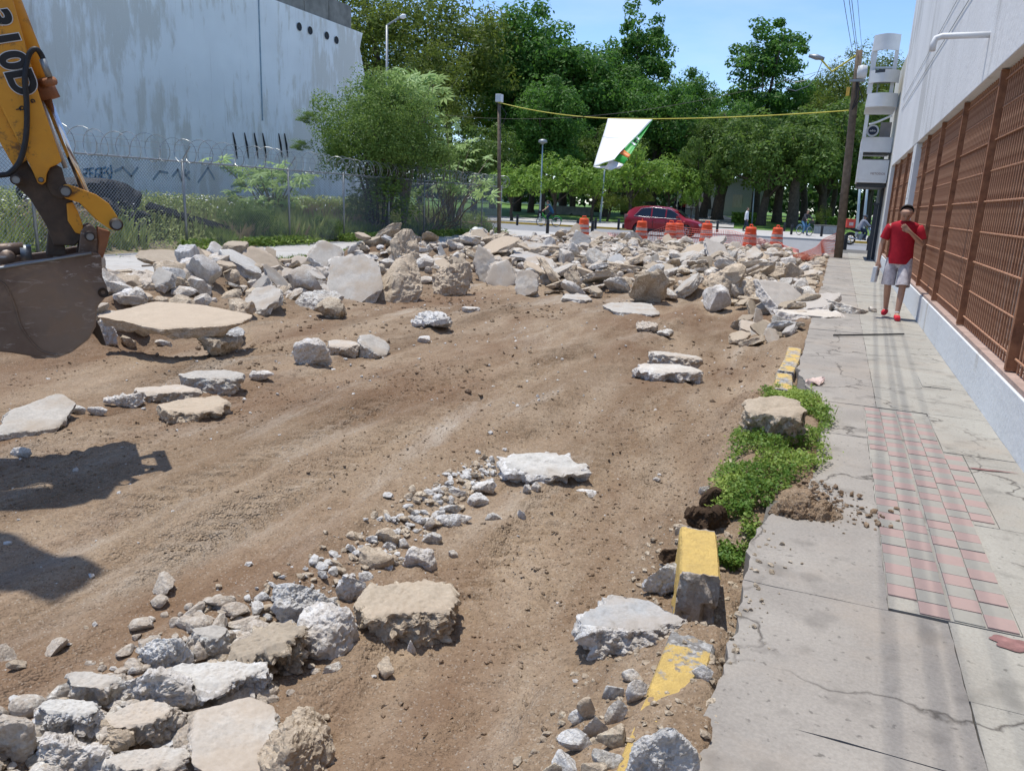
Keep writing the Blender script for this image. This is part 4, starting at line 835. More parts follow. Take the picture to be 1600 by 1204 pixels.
# ------------------------------------------------------------------ wire fence with razor coils
FX = -15.35; fe = empty('chain_link_fence', (FX, 24, 0), 'galvanised chain link fence with razor wire coils before the vacant lot', 'fence'); OF = np.array([FX, 24, 0.]); FH_ = 2.2
posts = [at(px, py)[1] for px, py in ((275, 388), (417, 378), (522, 375), (603, 372), (672, 370), (733, 367), (777, 366))]; posts = [3, 7.2, 11.2]+posts+[35.4]
for i, y in enumerate(posts):
    po = MB().tube([(FX, y, -.2), (FX, y, FH_+.02)], .032, 8).build('post', M['galv'], fe, OF, True)
    MB().tube([(FX, y, FH_), (FX+.26, y+.02, FH_+.34)], .02, 6).build('arm', M['galv'], po, OF)
MB().tube([(FX, 3, FH_-.03), (FX, 35.4, FH_-.03)], .022, 8).build('top_rail', M['galv'], fe, OF)
def chain(a, b, name, org, par):
    a, b = np.array(a, float), np.array(b, float); L = np.linalg.norm(b-a); d = (b-a)/L; mb = MB(); h = FH_-.12; st = .085; nrm = np.array([-d[1], d[0], 0])
    k = -h
    while k < L:
        for sgn in (1, -1):
            p0, p1 = (k, 0.) if sgn > 0 else (k, h), (k+h, h) if sgn > 0 else (k+h, 0.)
            t0, t1 = max(0, -k/h), min(1, (L-k)/h)
            if t1 <= t0: continue
            f = lambda t: a+d*(p0[0]+(p1[0]-p0[0])*t)+np.array([0, 0, .06+p0[1]+(p1[1]-p0[1])*t])+nrm*.006*sgn
            mb.tube([f(t0), f(t1)], .0042, 3, False)
        k += st
    return mb.build(name, M['wire'], par, org)
chain((FX, 3, 0), (FX, 35.4, 0), 'wire_mesh', OF, fe)
def coil(a, b, R_, pitch, name, par, org, seed=0):
    a, b = np.array(a, float), np.array(b, float); L = np.linalg.norm(b-a); d = (b-a)/L; nn = np.array([-d[1], d[0], 0]); n = int(L/pitch*18); P = []; r_ = np.random.RandomState(seed); ph = np.cumsum(r_.uniform(.7, 1.3, n))*2*math.pi/18
    for k in range(n):
        t = k/n*L; rr = R_*(1+.08*math.sin(k*.07)); P.append(a+d*(t+.06*math.sin(ph[k]*.5))+nn*rr*math.cos(ph[k])+np.array([0, 0, rr*math.sin(ph[k])]))
    return MB().tube(P, .0085, 4).build(name, M['wire'], par, org)
coil((FX+.16, 3, FH_+.22), (FX+.16, 22, FH_+.22), .30, .42, 'razor_coil', fe, OF, 1); coil((FX+.14, 22, FH_+.20), (FX+.14, 35.5, FH_+.20), .27, .26, 'razor_coil', fe, OF, 2)
for z in (.2, .34): MB().tube([(FX+.26, 3, FH_+z), (FX+.26, 35.4, FH_+z)], .004, 4).build('barbed_wire', M['wire'], fe, OF)
f2 = empty('chain_link_fence', (FX, 35.45, 0), 'short return of the chain link fence round the lot corner', 'fence'); O2 = np.array([FX, 35.45, 0.])
for x_ in (-.1, -3, -6, -9): MB().tube([(FX+x_, 35.45, -.2), (FX+x_, 35.45, FH_)], .03, 8).build('post', M['galv'], f2, O2, True)
MB().tube([(FX-.1, 35.45, FH_-.03), (FX-9, 35.45, FH_-.03)], .022, 8).build('top_rail', M['galv'], f2, O2); chain((FX-9, 35.45, 0), (FX-.12, 35.45, 0), 'wire_mesh', O2, f2); coil((FX-9, 35.45, FH_+.2), (FX-.1, 35.45, FH_+.2), .27, .3, 'razor_coil', f2, O2, 3)

# ------------------------------------------------------------------ weeds and shrubs
def blades(name, P, h, m, label, seed, width=.02, lean=.35):
    r_ = np.random.RandomState(seed); n = len(P); a = r_.uniform(0, 6.28, n); d = np.stack([np.cos(a), np.sin(a), 0*a], 1); s = np.stack([-np.sin(a), np.cos(a), 0*a], 1); hh = h.reshape(-1, 1); L = r_.uniform(0, lean, (n, 1))
    up = np.array([0, 0, 1.]); w = width*r_.uniform(.6, 1.4, (n, 1)); m1 = P+up*hh*.55+d*hh*L*.35; tp = P+up*hh*(1-.3*L)+d*hh*L
    V = np.stack([P-s*w, P+s*w, m1+s*w*.8, tp, m1-s*w*.8], 1).reshape(-1, 3); me = fast_mesh(name, V, np.arange(5*n).reshape(n, 5), m, False)
    at_ = me.attributes.new('tint', 'FLOAT', 'POINT'); at_.data.foreach_set('value', np.repeat(r_.uniform(0, 1, n), 5).astype(np.float32)); return tag(link(name, me), label, kind='stuff')
r8 = np.random.RandomState(31)
def lotpts(n, xr, yr, thr, sc, sd):
    x = r8.uniform(*xr, n); y = r8.uniform(*yr, n); k = n2(x, y, sc, sc, sd, 3) > thr; x, y = x[k], y[k]; return np.stack([x, y, lot_z(x, y)-.02], 1)
P = lotpts(34000, (-23.9, -15.7), (5, 35.2), -.25, .5, 61); blades('lot_grass', P, r8.uniform(.35, .95, len(P)), M['grass'], 'tall grass and weeds filling the vacant lot', 1, .028)
P = lotpts(9000, (-20, -15.6), (5, 30), .12, .6, 62); blades('dry_weeds', P, r8.uniform(.3, .8, len(P)), M['dry'], 'dry brown weeds behind the fence', 2, .02, .6)
P = lotpts(16000, (-16.6, -15.6), (17, 35), -.5, .6, 63); blades('fence_grass', P, r8.uniform(.2, .6, len(P)), M['weed'], 'lush green grass along the fence', 3, .025, .5)
n = 15000; x = -15.3+r8.normal(0, .22, n)+.25*n2(np.zeros(n), r8.uniform(0, 1, n), 1, 1, 3, 1); y = r8.uniform(9, 35.2, n); k = n2(x, y, .9, .9, 64, 4) > -.12; x, y = x[k], y[k]
me = leaf_mesh('kerb_weeds', np.stack([x, y, r8.uniform(.01, .26, len(x))*np.clip(1.2-np.abs(x+15.3), .3, 1)], 1), r8.normal(0, .5, (len(x), 3))+np.array([.3, 0, 1]), .10*r8.uniform(.5, 1.3, len(x)), r8.uniform(0, 1, len(x)), M['weed'], .7, 5); tag(link('kerb_weeds', me), 'low green weeds along the foot of the fence', kind='stuff')
n = 42000; P = lotpts(n, (-23.9, -15.6), (5, 35.2), -.15, .45, 67); P[:, 2] += r8.uniform(.15, .95, len(P))*(.35+.65*sstep(-15.4, -17.5, P[:, 0])); me = leaf_mesh('lot_weeds', P, r8.normal(0, .45, (len(P), 3))+np.array([0, 0, 1]), .11*r8.uniform(.4, 1.3, len(P)), r8.uniform(0, 1, len(P)), M['grass'], .45, 16); tag(link('lot_weeds', me), 'leafy weeds rising among the lot grass', kind='stuff')
n = 900; P = lotpts(n, (-22, -17), (12, 26), -.2, .5, 66); P[:, 2] += r8.uniform(.6, .9, len(P)); me = leaf_mesh('wild_flowers', P, r8.normal(0, .3, (len(P), 3))+np.array([0, 0, 1]), .07, r8.uniform(0, 1, len(P)), M['white'], .9, 6); tag(link('wild_flowers', me), 'tiny white flowers over the lot grass', kind='stuff')
for px, py, s_, la in ((410, 415, .5, 'grass tuft at the left kerb beside the propped slab'), (548, 398, .35, 'small grass tuft at the left kerb behind the big slab'), (470, 412, .3, 'small weed tuft between the left bank and kerb')):
    p = at(px, py); q = np.stack([p[0]+r8.normal(0, s_*.3, 260), p[1]+r8.normal(0, s_*.8, 260), np.full(260, 0.)], 1); o = blades('grass_tuft', q-p, r8.uniform(.08, .26, 260), M['weed'], la, 7, .012, .6); o.location = p
# the weeds on the right kerb
n = 24000; y = r8.uniform(3.75, 7.75, n); xl = np.interp(y, [3.7, 4.1, 4.6, 5.3, 6.0, 6.6, 7.2, 7.8], [-.27, -.36, -.42, -.52, -.42, -.33, -.36, -.40]); xr = np.interp(y, [3.7, 4.1, 4.6, 5.2, 6.2, 6.9, 7.5, 7.8], [-.2, -.1, -.02, .08, .13, .06, -.10, -.26])
x = xl+(xr-xl)*r8.uniform(0, 1, n)+.07*n2(np.zeros(n), y, 1, 2.2, 74, 3)+.03*r8.normal(size=n); dens = n2(x, y, 3, 3, 71, 3)+.35*sstep(4.2, 5.0, y)-.1; k = dens > -.20; x, y = x[k], y[k]; hm = .025+.07*np.clip(.6+n2(x, y, 2.5, 2.5, 72, 3), .1, 1.2)*np.interp(y, [3.7, 5, 6.5, 7.8], [.7, .9, 1.2, .8])
z = np.maximum(D(np.minimum(x, -.1), y), np.where(x > -.05, .0, -.3))+hm*r8.uniform(.05, 1, len(x))**.7
me = leaf_mesh('kerb_plants', np.stack([x, y, z], 1), r8.normal(0, .55, (len(x), 3))+np.array([0, 0, 1]), .022*r8.uniform(.5, 1.5, len(x)), np.clip(.45+.7*n2(x, y, 4, 4, 73, 3)+r8.uniform(-.4, .4, len(x)), 0, 1), M['weed'], .62, 8); tag(link('kerb_plants', me), 'bright green low weeds growing out of the broken right kerb', 'weeds', kind='stuff')
k = r8.choice(len(x), 700); P = np.stack([x[k], y[k], z[k]*0+D(np.minimum(x[k], -.1), y[k])], 1); blades('kerb_stems', P, hm[k]*1.05, M['weed'], 'thin green stems among the kerb weeds', 9, .0014, .5)

def star_leaf():
    v, f = [(0, 0, 0)], []
    for k in range(7):
        a = math.radians(-120+40*k); L = (.75, .9, 1, 1, 1, .9, .75)[k]; w = .13
        c, s = math.cos(a), math.sin(a); i = len(v); v += [(c*L*.5-s*w, s*L*.5+c*w, -.05), (c*L, s*L, -.22*L), (c*L*.5+s*w, s*L*.5-c*w, -.05)]; f.append((0, i+2, i+1, i))
    me = bpy.data.meshes.new('leaf'); me.from_pydata(v, [], f); me.materials.append(M['leaf_castor']); a = me.attributes.new('tint', 'FLOAT', 'POINT'); a.data.foreach_set('value', np.random.RandomState(2).uniform(.2, 1, len(v)).astype(np.float32)); return me
SL = star_leaf()
def castor(base, spots, size, label, seed):
    e = empty('castor_plant', base, label, 'plant', rz=0); r_ = random.Random(seed); mb = MB()
    for (dx, dy, h, k) in spots:
        tip = np.array([dx, dy, h]); mb.tube([(0, 0, -.1), (dx*.4, dy*.4, h*.55), tip], [.045, .03, .012], 5)
        for j in range(k):
            a = r_.uniform(0, 6.28); rr = r_.uniform(.1, .45)*size*1.4; q = tip+np.array([math.cos(a)*rr, math.sin(a)*rr, r_.uniform(-.5, .15)*size])
            o = link('leaf', SL, e, q, (r_.uniform(-.5, .9), r_.uniform(-.5, .5), a)); s = size*r_.uniform(.35, .6); o.scale = (s, s, s)
    mb.build('stem', M['twig'], e)
c0 = at(470, 372); c0 = np.array([-18.5, 22.5, .25]); castor(c0, [(r8.normal(0, .75), r8.normal(0, .75), r8.uniform(.6, 2.3), 9) for k in range(24)], .72, 'castor bush with star-shaped leaves in front of the blue wall', 1)
tp = np.array([-16.0, 27.2, .1]); castor(tp, [(r8.normal(0, .55)+.3, r8.normal(0, .9)+.3, r8.uniform(4.7, 6.2), 9) for k in range(17)], .95, 'tall plant with drooping pale leaves rising behind the big shrub', 2)
tp = np.array([-15.9, 31.2, .1]); castor(tp, [(r8.normal(0, .7), r8.normal(0, 1.2), r8.uniform(1.6, 4.8), 7) for k in range(20)], .8, 'straggling big-leaved plant by the corner pole', 3)
# main shrub tree at the fence
e = empty('shrub_tree', (-16.0, 25.4, .0), 'big olive green shrub tree growing through the fence', 'tree')
cm, C = crown(31, 2.4, 2.0, 215, 190, .52, .095, M['leaf_shrub'], .5); link('crown', cm, e, (0, 0, 3.75)); mb = MB()
for k in range(11):
    a = k*.571; P = [np.array([.25*math.cos(a), .25*math.sin(a), -.1]), np.array([.42*math.cos(a), .42*math.sin(a), 1.2]), np.array([.8*math.cos(a), .8*math.sin(a), 2.4]), C[k*7]*.8+np.array([0, 0, 4.0])]; mb.tube(P, [.075, .06, .05, .012], 6)
mb.build('trunk', M['bark'], e, smooth=True); cm2, C2 = crown(32, .85, 1.2, 36, 110, .4, .10, M['leaf_shrub'], .5); link('lower_foliage', cm2, e, (.0, 0, 1.5)).scale = (1.7, 1.7, 1.05)
for k, (dx, dz, s) in enumerate(((-2.6, 4.2, .35), (-2.9, 3.2, .3), (2.3, 3.1, .45))): link('side_shoot', cm2, e, (dx*R0[0], dx*R0[1], dz)).scale = (s*1.6, s*1.6, s*.6)
for (x_, y_, sc_, la, mm) in ((-16.1, 18.6, 1.0, 'dark tangled bush low behind the fence post', 'leaf_olive'), (-15.9, 21.8, .7, 'dark low bush left of the shrub tree', 'leaf_olive'), (-16.3, 12.6, .9, 'dry pale bush behind the bucket', 'dry'), (-17.5, 9.8, 1.4, 'tall dry weeds at the left edge behind the arm', 'dry'), (-16.0, 33.8, .75, 'green bush at the fence corner', 'weed'), (-16.3, 30.4, .6, 'dry twiggy bush near the fence corner', 'dry')):
    cm3, C3 = crown(int(-x_*100+y_), .9, .6, 26, 130, .34, .09, M[mm], .4); e = empty('bush', (x_, y_, .1), la, 'bush'); link('foliage', cm3, e, (0, 0, .42)); mb = MB()
    for q in C3[:10]: mb.tube([(0, 0, -.1), q*.5+np.array([0, 0, .2]), q+np.array([0, 0, .42])], [.02, .014, .005], 4)
    mb.build('stem', M['twig'], e); e.scale = (sc_, sc_, sc_)
# bare tangled branches right of shrub tree
e = empty('bare_shrub', (-15.9, 29.2, 0), 'grey leafless tangled shrub between the shrub tree and corner pole', 'shrub'); mb = MB(); r9 = np.random.RandomState(12)
for k in range(34):
    p = np.array([r9.normal(0, .2), r9.normal(0, .3), 0.]); d = np.array([r9.normal(0, .35), r9.normal(0, .5), 1.]); P = [p]
    for j in range(6): d = d+r9.normal(0, .32, 3)+np.array([0, 0, -.06*j]); p = p+d/np.linalg.norm(d)*r9.uniform(.4, .75); P.append(p)
    mb.tube(P, np.linspace(.022, .005, 7), 4)
mb.build('branches', M['twig'], e)
# dark heap of broken asphalt in the lot
hp = at(255, 352, .25); hp = np.array([-18.3, 14.9, .25]); e = empty('asphalt_heap', hp, 'dark heap of broken asphalt and earth behind the fence', 'heap'); r7 = random.Random(9)
hm_ = poly_chunk(880, 3.6, 2.6, 1.7, 5, False, .16, 8); hm_.materials.append(M['rubbleblack']); link('mound', hm_, e, (0, 0, .2), (0, 0, .4))
hs_ = [poly_chunk(900+k, .5, .4, .25, 3, False, .15, 5) for k in range(5)]
for q in hs_: q.materials.append(M['rubbleblack'])
for k in range(70):
    a = r7.uniform(0, 6.28); rr = r7.uniform(0, 1)**.6; x_, y_ = 1.75*rr*math.cos(a), 1.6*rr*math.sin(a)
    o = link('lump', hs_[k % 5], e, (x_, y_, max(.0, .95*(1-rr**1.6)-.0)+r7.uniform(-.05, .12)), (r7.uniform(-2, 2), r7.uniform(-2, 2), a)); s = r7.uniform(.5, 1.4); o.scale = (s, s, s)
P = [hp+np.array([1.0, .9, .75]), hp+np.array([2.2, 3.8, -.15]), hp+np.array([2.0, 4.1, -.22]), hp+np.array([.8, 1.1, .62])]
MB().prism(P, (.0, .15, .12)).build('asphalt_sheet', M['rubbleblack'], e, hp); MB().box(hp+np.array([.2, -1.4, .2]), hp+np.array([.5, -1.25, .95])).build('yellow_board', M['kerbyel'], e, hp)
hero((1260-1015, 318, 300-18, 352), .5, 'chunk_tan', 'rounded tan boulder at the foot of the dark asphalt heap', False, z=.3, sub=4, name='boulder')
for b_, la in (((735, 352, 762, 366), 'crumpled white litter behind the fence near its corner'), ((318, 360, 345, 374), 'white litter at the end of the dark asphalt sheet')): hero(b_, .3, 'white', la, False, z=.12, sub=3, name='litter_bag', cat='litter', rough=.2)

# ------------------------------------------------------------------ right building with rust grille
WX = 1.33; bd = empty('white_building', (WX, 14, 0), 'white building with weathered upper wall over long rusty window grilles', 'building'); OBD = np.array([WX, 14, 0.]); Y1 = 28.6
MB().box((WX, -3, -.3), (WX+.35, Y1, .40)).build('plinth', M['plinth'], bd, OBD, bevel=.006)
MB().box((WX+.02, -3, .403), (WX+.5, Y1-.02, .44)).build('sill', M['pinksill'], bd, OBD)
MB().box((WX-.015, -3, 3.14), (WX+.6, Y1, 9.2)).build('upper_wall', M['greywall'], bd, OBD, bevel=.01)
MB().box((WX+.5, -3, .44), (WX+.7, Y1, 3.14)).build('back_wall', M['darkframe'], bd, OBD)
MB().box((WX-.02, Y1-.55, -.3), (WX+.5, Y1+.0-.005, 3.135)).build('end_pillar', M['white'], bd, OBD, bevel=.01); MB().box((WX-.01, 19.2, .44), (WX+.4, 19.95, 3.135)).build('pillar', M['white'], bd, OBD, bevel=.01)
MB().box((WX-.018, 19.4, 2.0), (WX-.008, 19.75, 2.75)).build('niche', M['greywall'], bd, OBD)
# pvc spout and its pipe
MB().tube([(WX-.01, 10.83, 3.66), (WX-.50, 10.83, 3.66), (WX-.56, 10.83, 3.64), (WX-.58, 10.83, 3.58), (WX-.58, 10.83, 3.5)], .035, 10).build('drain_spout', M['white'], bd, OBD, True)
MB().tube([(WX-.03, -3, 4.55), (WX-.03, 10, 4.62), (WX-.03, 27, 4.7)], .006, 5).build('cable', M['wire'], bd, OBD); MB().tube([(WX-.03, -3, 5.1), (WX-.03, 27, 5.0)], .005, 5).build('cable', M['wire'], bd, OBD)
bars = {}
def bar_mesh(key, a, b, r_, n, m):
    if key not in bars: t = MB().tube([a, b], r_, n).build('bar', m); bars[key] = t.data; bpy.data.objects.remove(t)
    return bars[key]
z0_, z1_ = .45, 3.13; ybays = [-1.4, 1.4, 4.22, 7.03, 9.85, 12.5, 15.0, 17.3, 19.2]; ybays2 = [19.95, 22.3, 24.7, 27.0, 28.05]
def bay(ya, yb):
    gp_ = MB().box((WX+.03, ya-.032, z0_), (WX+.12, ya+.032, z1_)).build('grille_post', M['rust'], bd, OBD, bevel=.004); L = yb-ya
    nv = max(3, int(round(L/.118)))
    for k in range(1, nv):
        y = ya+L*k/nv; link('bar', bar_mesh('v', (0, 0, z0_), (0, 0, z1_),   .0095, 6, M['rustbar']), gp_, (.10, y-14, 0))
    hz = [.55, .83, 1.15, 1.47, 1.79, 2.11, 2.43, 2.75, 3.03]
    for z in hz:
        link('bar', bar_mesh('h%.3f' % L, (0, .0, 0), (0, L-.0, 0), .0095, 6, M['rustbar']), gp_, (.085+.012*((hz.index(z)) % 2), ya-14, z))
    # window behind: panes and slim frames
    npn = 5
    for k in range(npn):
        a, b = ya+.06+(L-.12)*k/npn, ya+.06+(L-.12)*(k+1)/npn
        for (za, zb) in ((.5, 1.42), (1.47, 2.3), (2.35, 3.1)):
            w_ = MB().box((WX+.30, a+.03, za), (WX+.32, b-.03, zb)).build('window_pane', M['glass'], bd, OBD)
        MB().box((WX+.26, a-.035, .44), (WX+.34, a+.035, 3.13)).build('window_mullion', M['rust'], bd, OBD)
    for z in (1.445, 2.325): MB().box((WX+.27, ya+.05, z-.025), (WX+.33, yb-.05, z+.025)).build('window_transom', M['rust'], bd, OBD)
for yb_ in (ybays, ybays2):
    for a, b in zip(yb_[:-1], yb_[1:]): bay(a, b)
# ------------------------------------------------------------------ neighbouring house with curved white balconies
nb = empty('balcony_house', (1.4, 31, 0), 'white house with stacked curved balconies beyond the grille building', 'building'); ON = np.array([1.4, 31, 0.])
MB().box((1.36, 28.7, -.3), (6, 36, 6.75)).build('wall', M['cream'], nb, ON)
def band(z0, z1, xl, xr, name='balcony_band', bulge=.35, y0=30.5, dep=2.2, m='white', t=.08):
    Q = []
    for k in range(15):
        u = k/14; Q.append((xr+(xl-xr)*u, y0-bulge*math.sin(math.pi*min(1, u*1.0))*.8+.0, 0))
    Q += [(xl, y0+dep, 0), (xr, y0+dep, 0)]; inn = [(a+(t if i >= 13 and i <= 15 else 0)*(1), b+(t if i < 15 else -t*0), 0) for i, (a, b, _) in enumerate(Q)]
    mb = MB(); outer = [np.array([a, b, z0]) for a, b, _ in Q[:16]]; n = len(outer); ins = [np.array([a, b, z0]) for a, b, _ in inn[:16]]
    v = outer+ins+[p+np.array([0, 0, z1-z0]) for p in outer]+[p+np.array([0, 0, z1-z0]) for p in ins]; f = []
    for k in range(n-1): f += [(k, k+1, 2*n+k+1, 2*n+k), (n+k+1, n+k, 3*n+k, 3*n+k+1), (2*n+k, 2*n+k+1, 3*n+k+1, 3*n+k), (k+1, k, n+k, n+k+1)]
    mb.add(v, f); return mb.build(name, M[m], nb, ON)
def floorp(z, xl, xr, m='white', bulge=.35, y0=30.5, dep=2.2):
    Q = [(xr+(xl-xr)*k/14, y0-bulge*math.sin(math.pi*k/14)*.8, z) for k in range(15)]+[(xl, y0+dep, z), (xr, y0+dep, z)]; return MB().prism(Q, (0, 0, .1)).build('balcony_floor', M[m], nb, ON)
band(7.0, 7.5, .30, 1.12); floorp(6.28, .33, 1.2, 'greydark'); band(5.98, 6.38, .32, 1.25); floorp(5.2, .33, 1.3); band(5.22, 5.64, .34, 1.30)
MB().box((.30, 30.5, 5.64), (.46, 30.62, 7.0)).build('balcony_post', M['white'], nb, ON); MB().box((1.0, 30.5, 5.64), (1.12, 30.62, 7.0)).build('balcony_post', M['white'], nb, ON); MB().box((.60, 30.6, 5.64), (.64, 30.64, 5.98)).build('balcony_post', M['galv'], nb, ON)
MB().box((.36, 31.9, 6.4), (1.1, 32.0, 6.62)).build('awning', M['block'], nb, ON); MB().box((.36, 31.85, 6.66), (1.1, 31.95, 6.72)).build('awning_edge', M['white'], nb, ON)
MB().box((.36, 30.46, 4.2), (.48, 30.6, 4.95)).build('balcony_post', M['white'], nb, ON); band(3.72, 4.22, .36, 1.32, bulge=.05); floorp(3.72, .38, 1.32, bulge=.05); floorp(2.7, .36, 1.33, bulge=.02)
MB().box((.36, 30.48, 2.8), (1.33, 30.56, 3.46)).build('sign_panel', M['white'], nb, ON); MB().box((.36, 30.48, 3.46), (.46, 30.56, 3.72)).build('panel_post', M['white'], nb, ON); MB().box((.36, 30.6, 3.46), (1.33, 32.2, 3.5)).build('shelf', M['block'], nb, ON); MB().box((.36, 30.57, 2.8), (.42, 32.6, 3.72)).build('side_panel', M['white'], nb, ON)
MB().tube([(.52, 30.4, 4.62), (.8, 30.4, 4.72), (1.2, 30.4, 4.92)], .035, 6).build('awning_bar', M['white'], nb, ON); MB().box((.9, 30.9, 4.22), (1.25, 30.95, 4.75)).build('window', M['glass'], nb, ON)
sg = MB().lathe([(0, 0), (.17, 0), (.20, .02), (.20, .05)], (.66, 30.42, 4.42), 24, (0, -1, 0)).build('round_sign', M['white'], nb, ON); MB().lathe([(0, 0), (.145, 0)], (.66, 30.362, 4.42), 24, (0, -1, 0)).build('sign_face', M['dark_denim'], sg, ON); MB().lathe([(.0, .0), (.15, .0)], (.66, 30.366, 4.42), 24, (0, -1, 0)).build('sign_ring', M['white'], sg, ON)
def text(name, s, size, m, parent, org, p, u, v, ext=.002, shear=0):
    c = bpy.data.curves.new(name, 'FONT'); c.body = s; c.size = size; c.extrude = ext; c.shear = shear; c.align_x = 'CENTER'; c.align_y = 'CENTER'; t = bpy.data.objects.new(name, c); COL.objects.link(t); bpy.context.view_layer.update()
    me = bpy.data.meshes.new_from_object(t.evaluated_get(bpy.context.evaluated_depsgraph_get())); bpy.data.objects.remove(t); u = np.asarray(u, float); v = np.asarray(v, float); w = np.cross(u, v); p = np.asarray(p, float)-np.asarray(org, float)
    me.transform(Matrix(((u[0], v[0], w[0], p[0]), (u[1], v[1], w[1], p[1]), (u[2], v[2], w[2], p[2]), (0, 0, 0, 1)))); me.materials.clear(); me.materials.append(m); return link(name, me, parent)
text('sign_lettering', 'edra', .10, M['white'], sg, ON, (.66, 30.358, 4.42), (1, 0, 0), (0, 0, 1)); text('panel_lettering', 'METODOS', .10, M['redpaint'], nb, ON, (1.02, 30.475, 3.0), (1, 0, 0), (0, 0, 1))
MB().box((.40, 30.8, 2.55), (1.33, 33.5, 2.68)).build('soffit', M['greydark'], nb, ON); MB().box((1.26, 31.6, 0), (1.355, 31.9, 2.68)).build('door_frame', M['greydark'], nb, ON); MB().box((1.28, 32.0, 0), (1.355, 35.5, 2.6)).build('shutter', M['greydark'], nb, ON)
po = empty('dark_post', (1.15, 31.2, 0), 'tall dark grey steel post behind the walker in red', 'post'); OP = np.array([1.15, 31.2, 0.]); MB().box((1.09, 31.13, -.05), (1.21, 31.27, 1.95)).build('shaft', M['greydark'], po, OP, bevel=.01); MB().box((1.05, 31.08, 1.955), (1.25, 31.32, 2.03)).build('cap', M['greydark'], po, OP)

# ------------------------------------------------------------------ poles, wires, lamps
pb = np.array([-.30, 31.4, 0]); up = empty('utility_pole', pb, 'weathered wooden utility pole leaning at the right kerb', 'utility pole'); tpz = 9.6
a0 = at(1313, 403); base = np.array([a0[0]-.08, a0[1], -.1]); tp_ = atY(1347, 40, a0[1]); dirp = (tp_-base)/np.linalg.norm(tp_-base); top_ = base+dirp*7.3; up.location = base
pp = lambda h: base+dirp*h
MB().tube([base, pp(3), pp(6), top_], [.15, .14, .125, .11], 12).build('shaft', M['wood'], up, base, True)
q = pp(7.2); MB().tube([q, atY(1300, 112, a0[1]), atY(1282, 92, a0[1])], .035, 6).build('lamp_arm', M['rope'], up, base)
h1, h2 = atY(1288, 92, a0[1]), atY(1264, 87, a0[1]); MB().tube([h1, (h1+h2)/2, h2], [.05, .10, .06], 8).build('lamp_head', M['galv'], up, base, True)
q = pp(6.55); MB().lathe([(0, -.22), (.15, -.2), (.17, 0), (.15, .2), (0, .24)], q+np.array([.16, -.22, .0]), 14).build('transformer', M['white'], up, base, True); MB().box(q+np.array([-.22, -.3, -.32]), q+np.array([.30, -.2, -.24])).build('bracket', M['galv'], up, base)
MB().box(pp(5.9)+np.array([-.3, -.22, -.12]), pp(5.9)+np.array([-.18, -.14, .16])).build('yellow_tag', M['kerbyel'], up, base)
for k in range(3): MB().tube([pp(6.3)+np.array([0, -.2, 0]), pp(5.8)+np.array([.25-.1*k, -.3, -.1]), pp(5.3)+np.array([-.05, -.2, 0])], .018, 5).build('cable_loop', M['cable'], up, base)
wires = [(-.16, 6.95, 0), (-.02, 7.05, 0), (.14, 6.85, .02), (.22, 7.2, 0)]
for k, (dx, z, r_) in enumerate(wires):
    a = pp(8)+np.array([dx*.6, 0, z-8]); P = [a+np.array([dx*.4*t-1.75*t, -48*t, 1.2*t-2.6*t*(1-t)]) for t in np.linspace(0, 1, 20)]; o = MB().tube(P, .008 if k < 3 else .006, 5).build('overhead_cable', M['cable'], None, a)
    tag(o, ['left of the thick cables running overhead from the wooden pole', 'second thick cable running overhead from the wooden pole', 'lowest overhead cable running from the pole along the building', 'thin topmost overhead cable from the wooden pole'][k], 'cable')
for k, (s_, e_, sag, la) in enumerate(((pp(7.0), atP(540, 150, 40), 1.5, 'thin dark cable crossing in front of the park trees'),)):
    P = [s_+(e_-s_)*t+np.array([0, 0, -sag*4*t*(1-t)]) for t in np.linspace(0, 1, 24)]; tag(MB().tube(P, .007, 4).build('overhead_cable', M['cable'], None, s_), la, 'cable')
P = [atY(a, b, a0[1]) for a, b in ((1285, 95), (1276, 118), (1262, 135), (1243, 142), (1228, 138))]; tag(MB().tube(P, .014, 5).build('service_cable', M['wire'], None, P[0]), 'white slack cable drooping from the streetlight arm', 'cable')
P = [atY(a, b, a0[1]) for a, b in ((1274, 116), (1258, 126), (1240, 129), (1225, 122))]; tag(MB().tube(P, .012, 5).build('service_cable', M['wire'], None, P[0]), 'upper white slack cable under the streetlight arm', 'cable')
# corner pole on the left, rope and banner
cpb = at(780, 366); cp = empty('corner_pole', cpb, 'brown wooden pole with a white box on top at the lot corner', 'utility pole'); ctop = atY(780, 160, cpb[1])
MB().tube([cpb-np.array([0, 0, .2]), (cpb+ctop)/2, ctop], [.095, .085, .075], 10).build('shaft', M['wood'], cp, cpb, True); MB().box(ctop+np.array([-.14, -.14, .003]), ctop+np.array([.14, .14, .34])).build('white_box', M['white'], cp, cpb, bevel=.02)
MB().tube([ctop+np.array([.1, -.1, -.1]), ctop+np.array([.42, -.1, -.5]), ctop+np.array([.28, -.1, -.9]), ctop+np.array([.1, -.1, -1.2])], .015, 5).build('cable_loop', M['cable'], cp, cpb)
bY = 33.0; A_, B_ = atY(950, 185, bY), atY(1021, 186, bY); rA = ctop+np.array([0, -.1, -.02]); rB = pp(5.3)+np.array([-.15, 0, 0])
P = [rA+(A_-rA)*t+np.array([0, 0, -.25*4*t*(1-t)*.5]) for t in np.linspace(0, 1, 12)]+[B_]+[B_+(rB-B_)*t+np.array([0, 0, -.06*4*t*(1-t)]) for t in np.linspace(.05, 1, 14)]
tag(MB().tube(P, .019, 5).build('yellow_rope', M['rope'], None, rA), 'yellow rope strung across the street between two poles', 'rope')
bn = empty('banner', A_, 'white banner blown sideways on the yellow rope, green printed side curling under', 'banner')
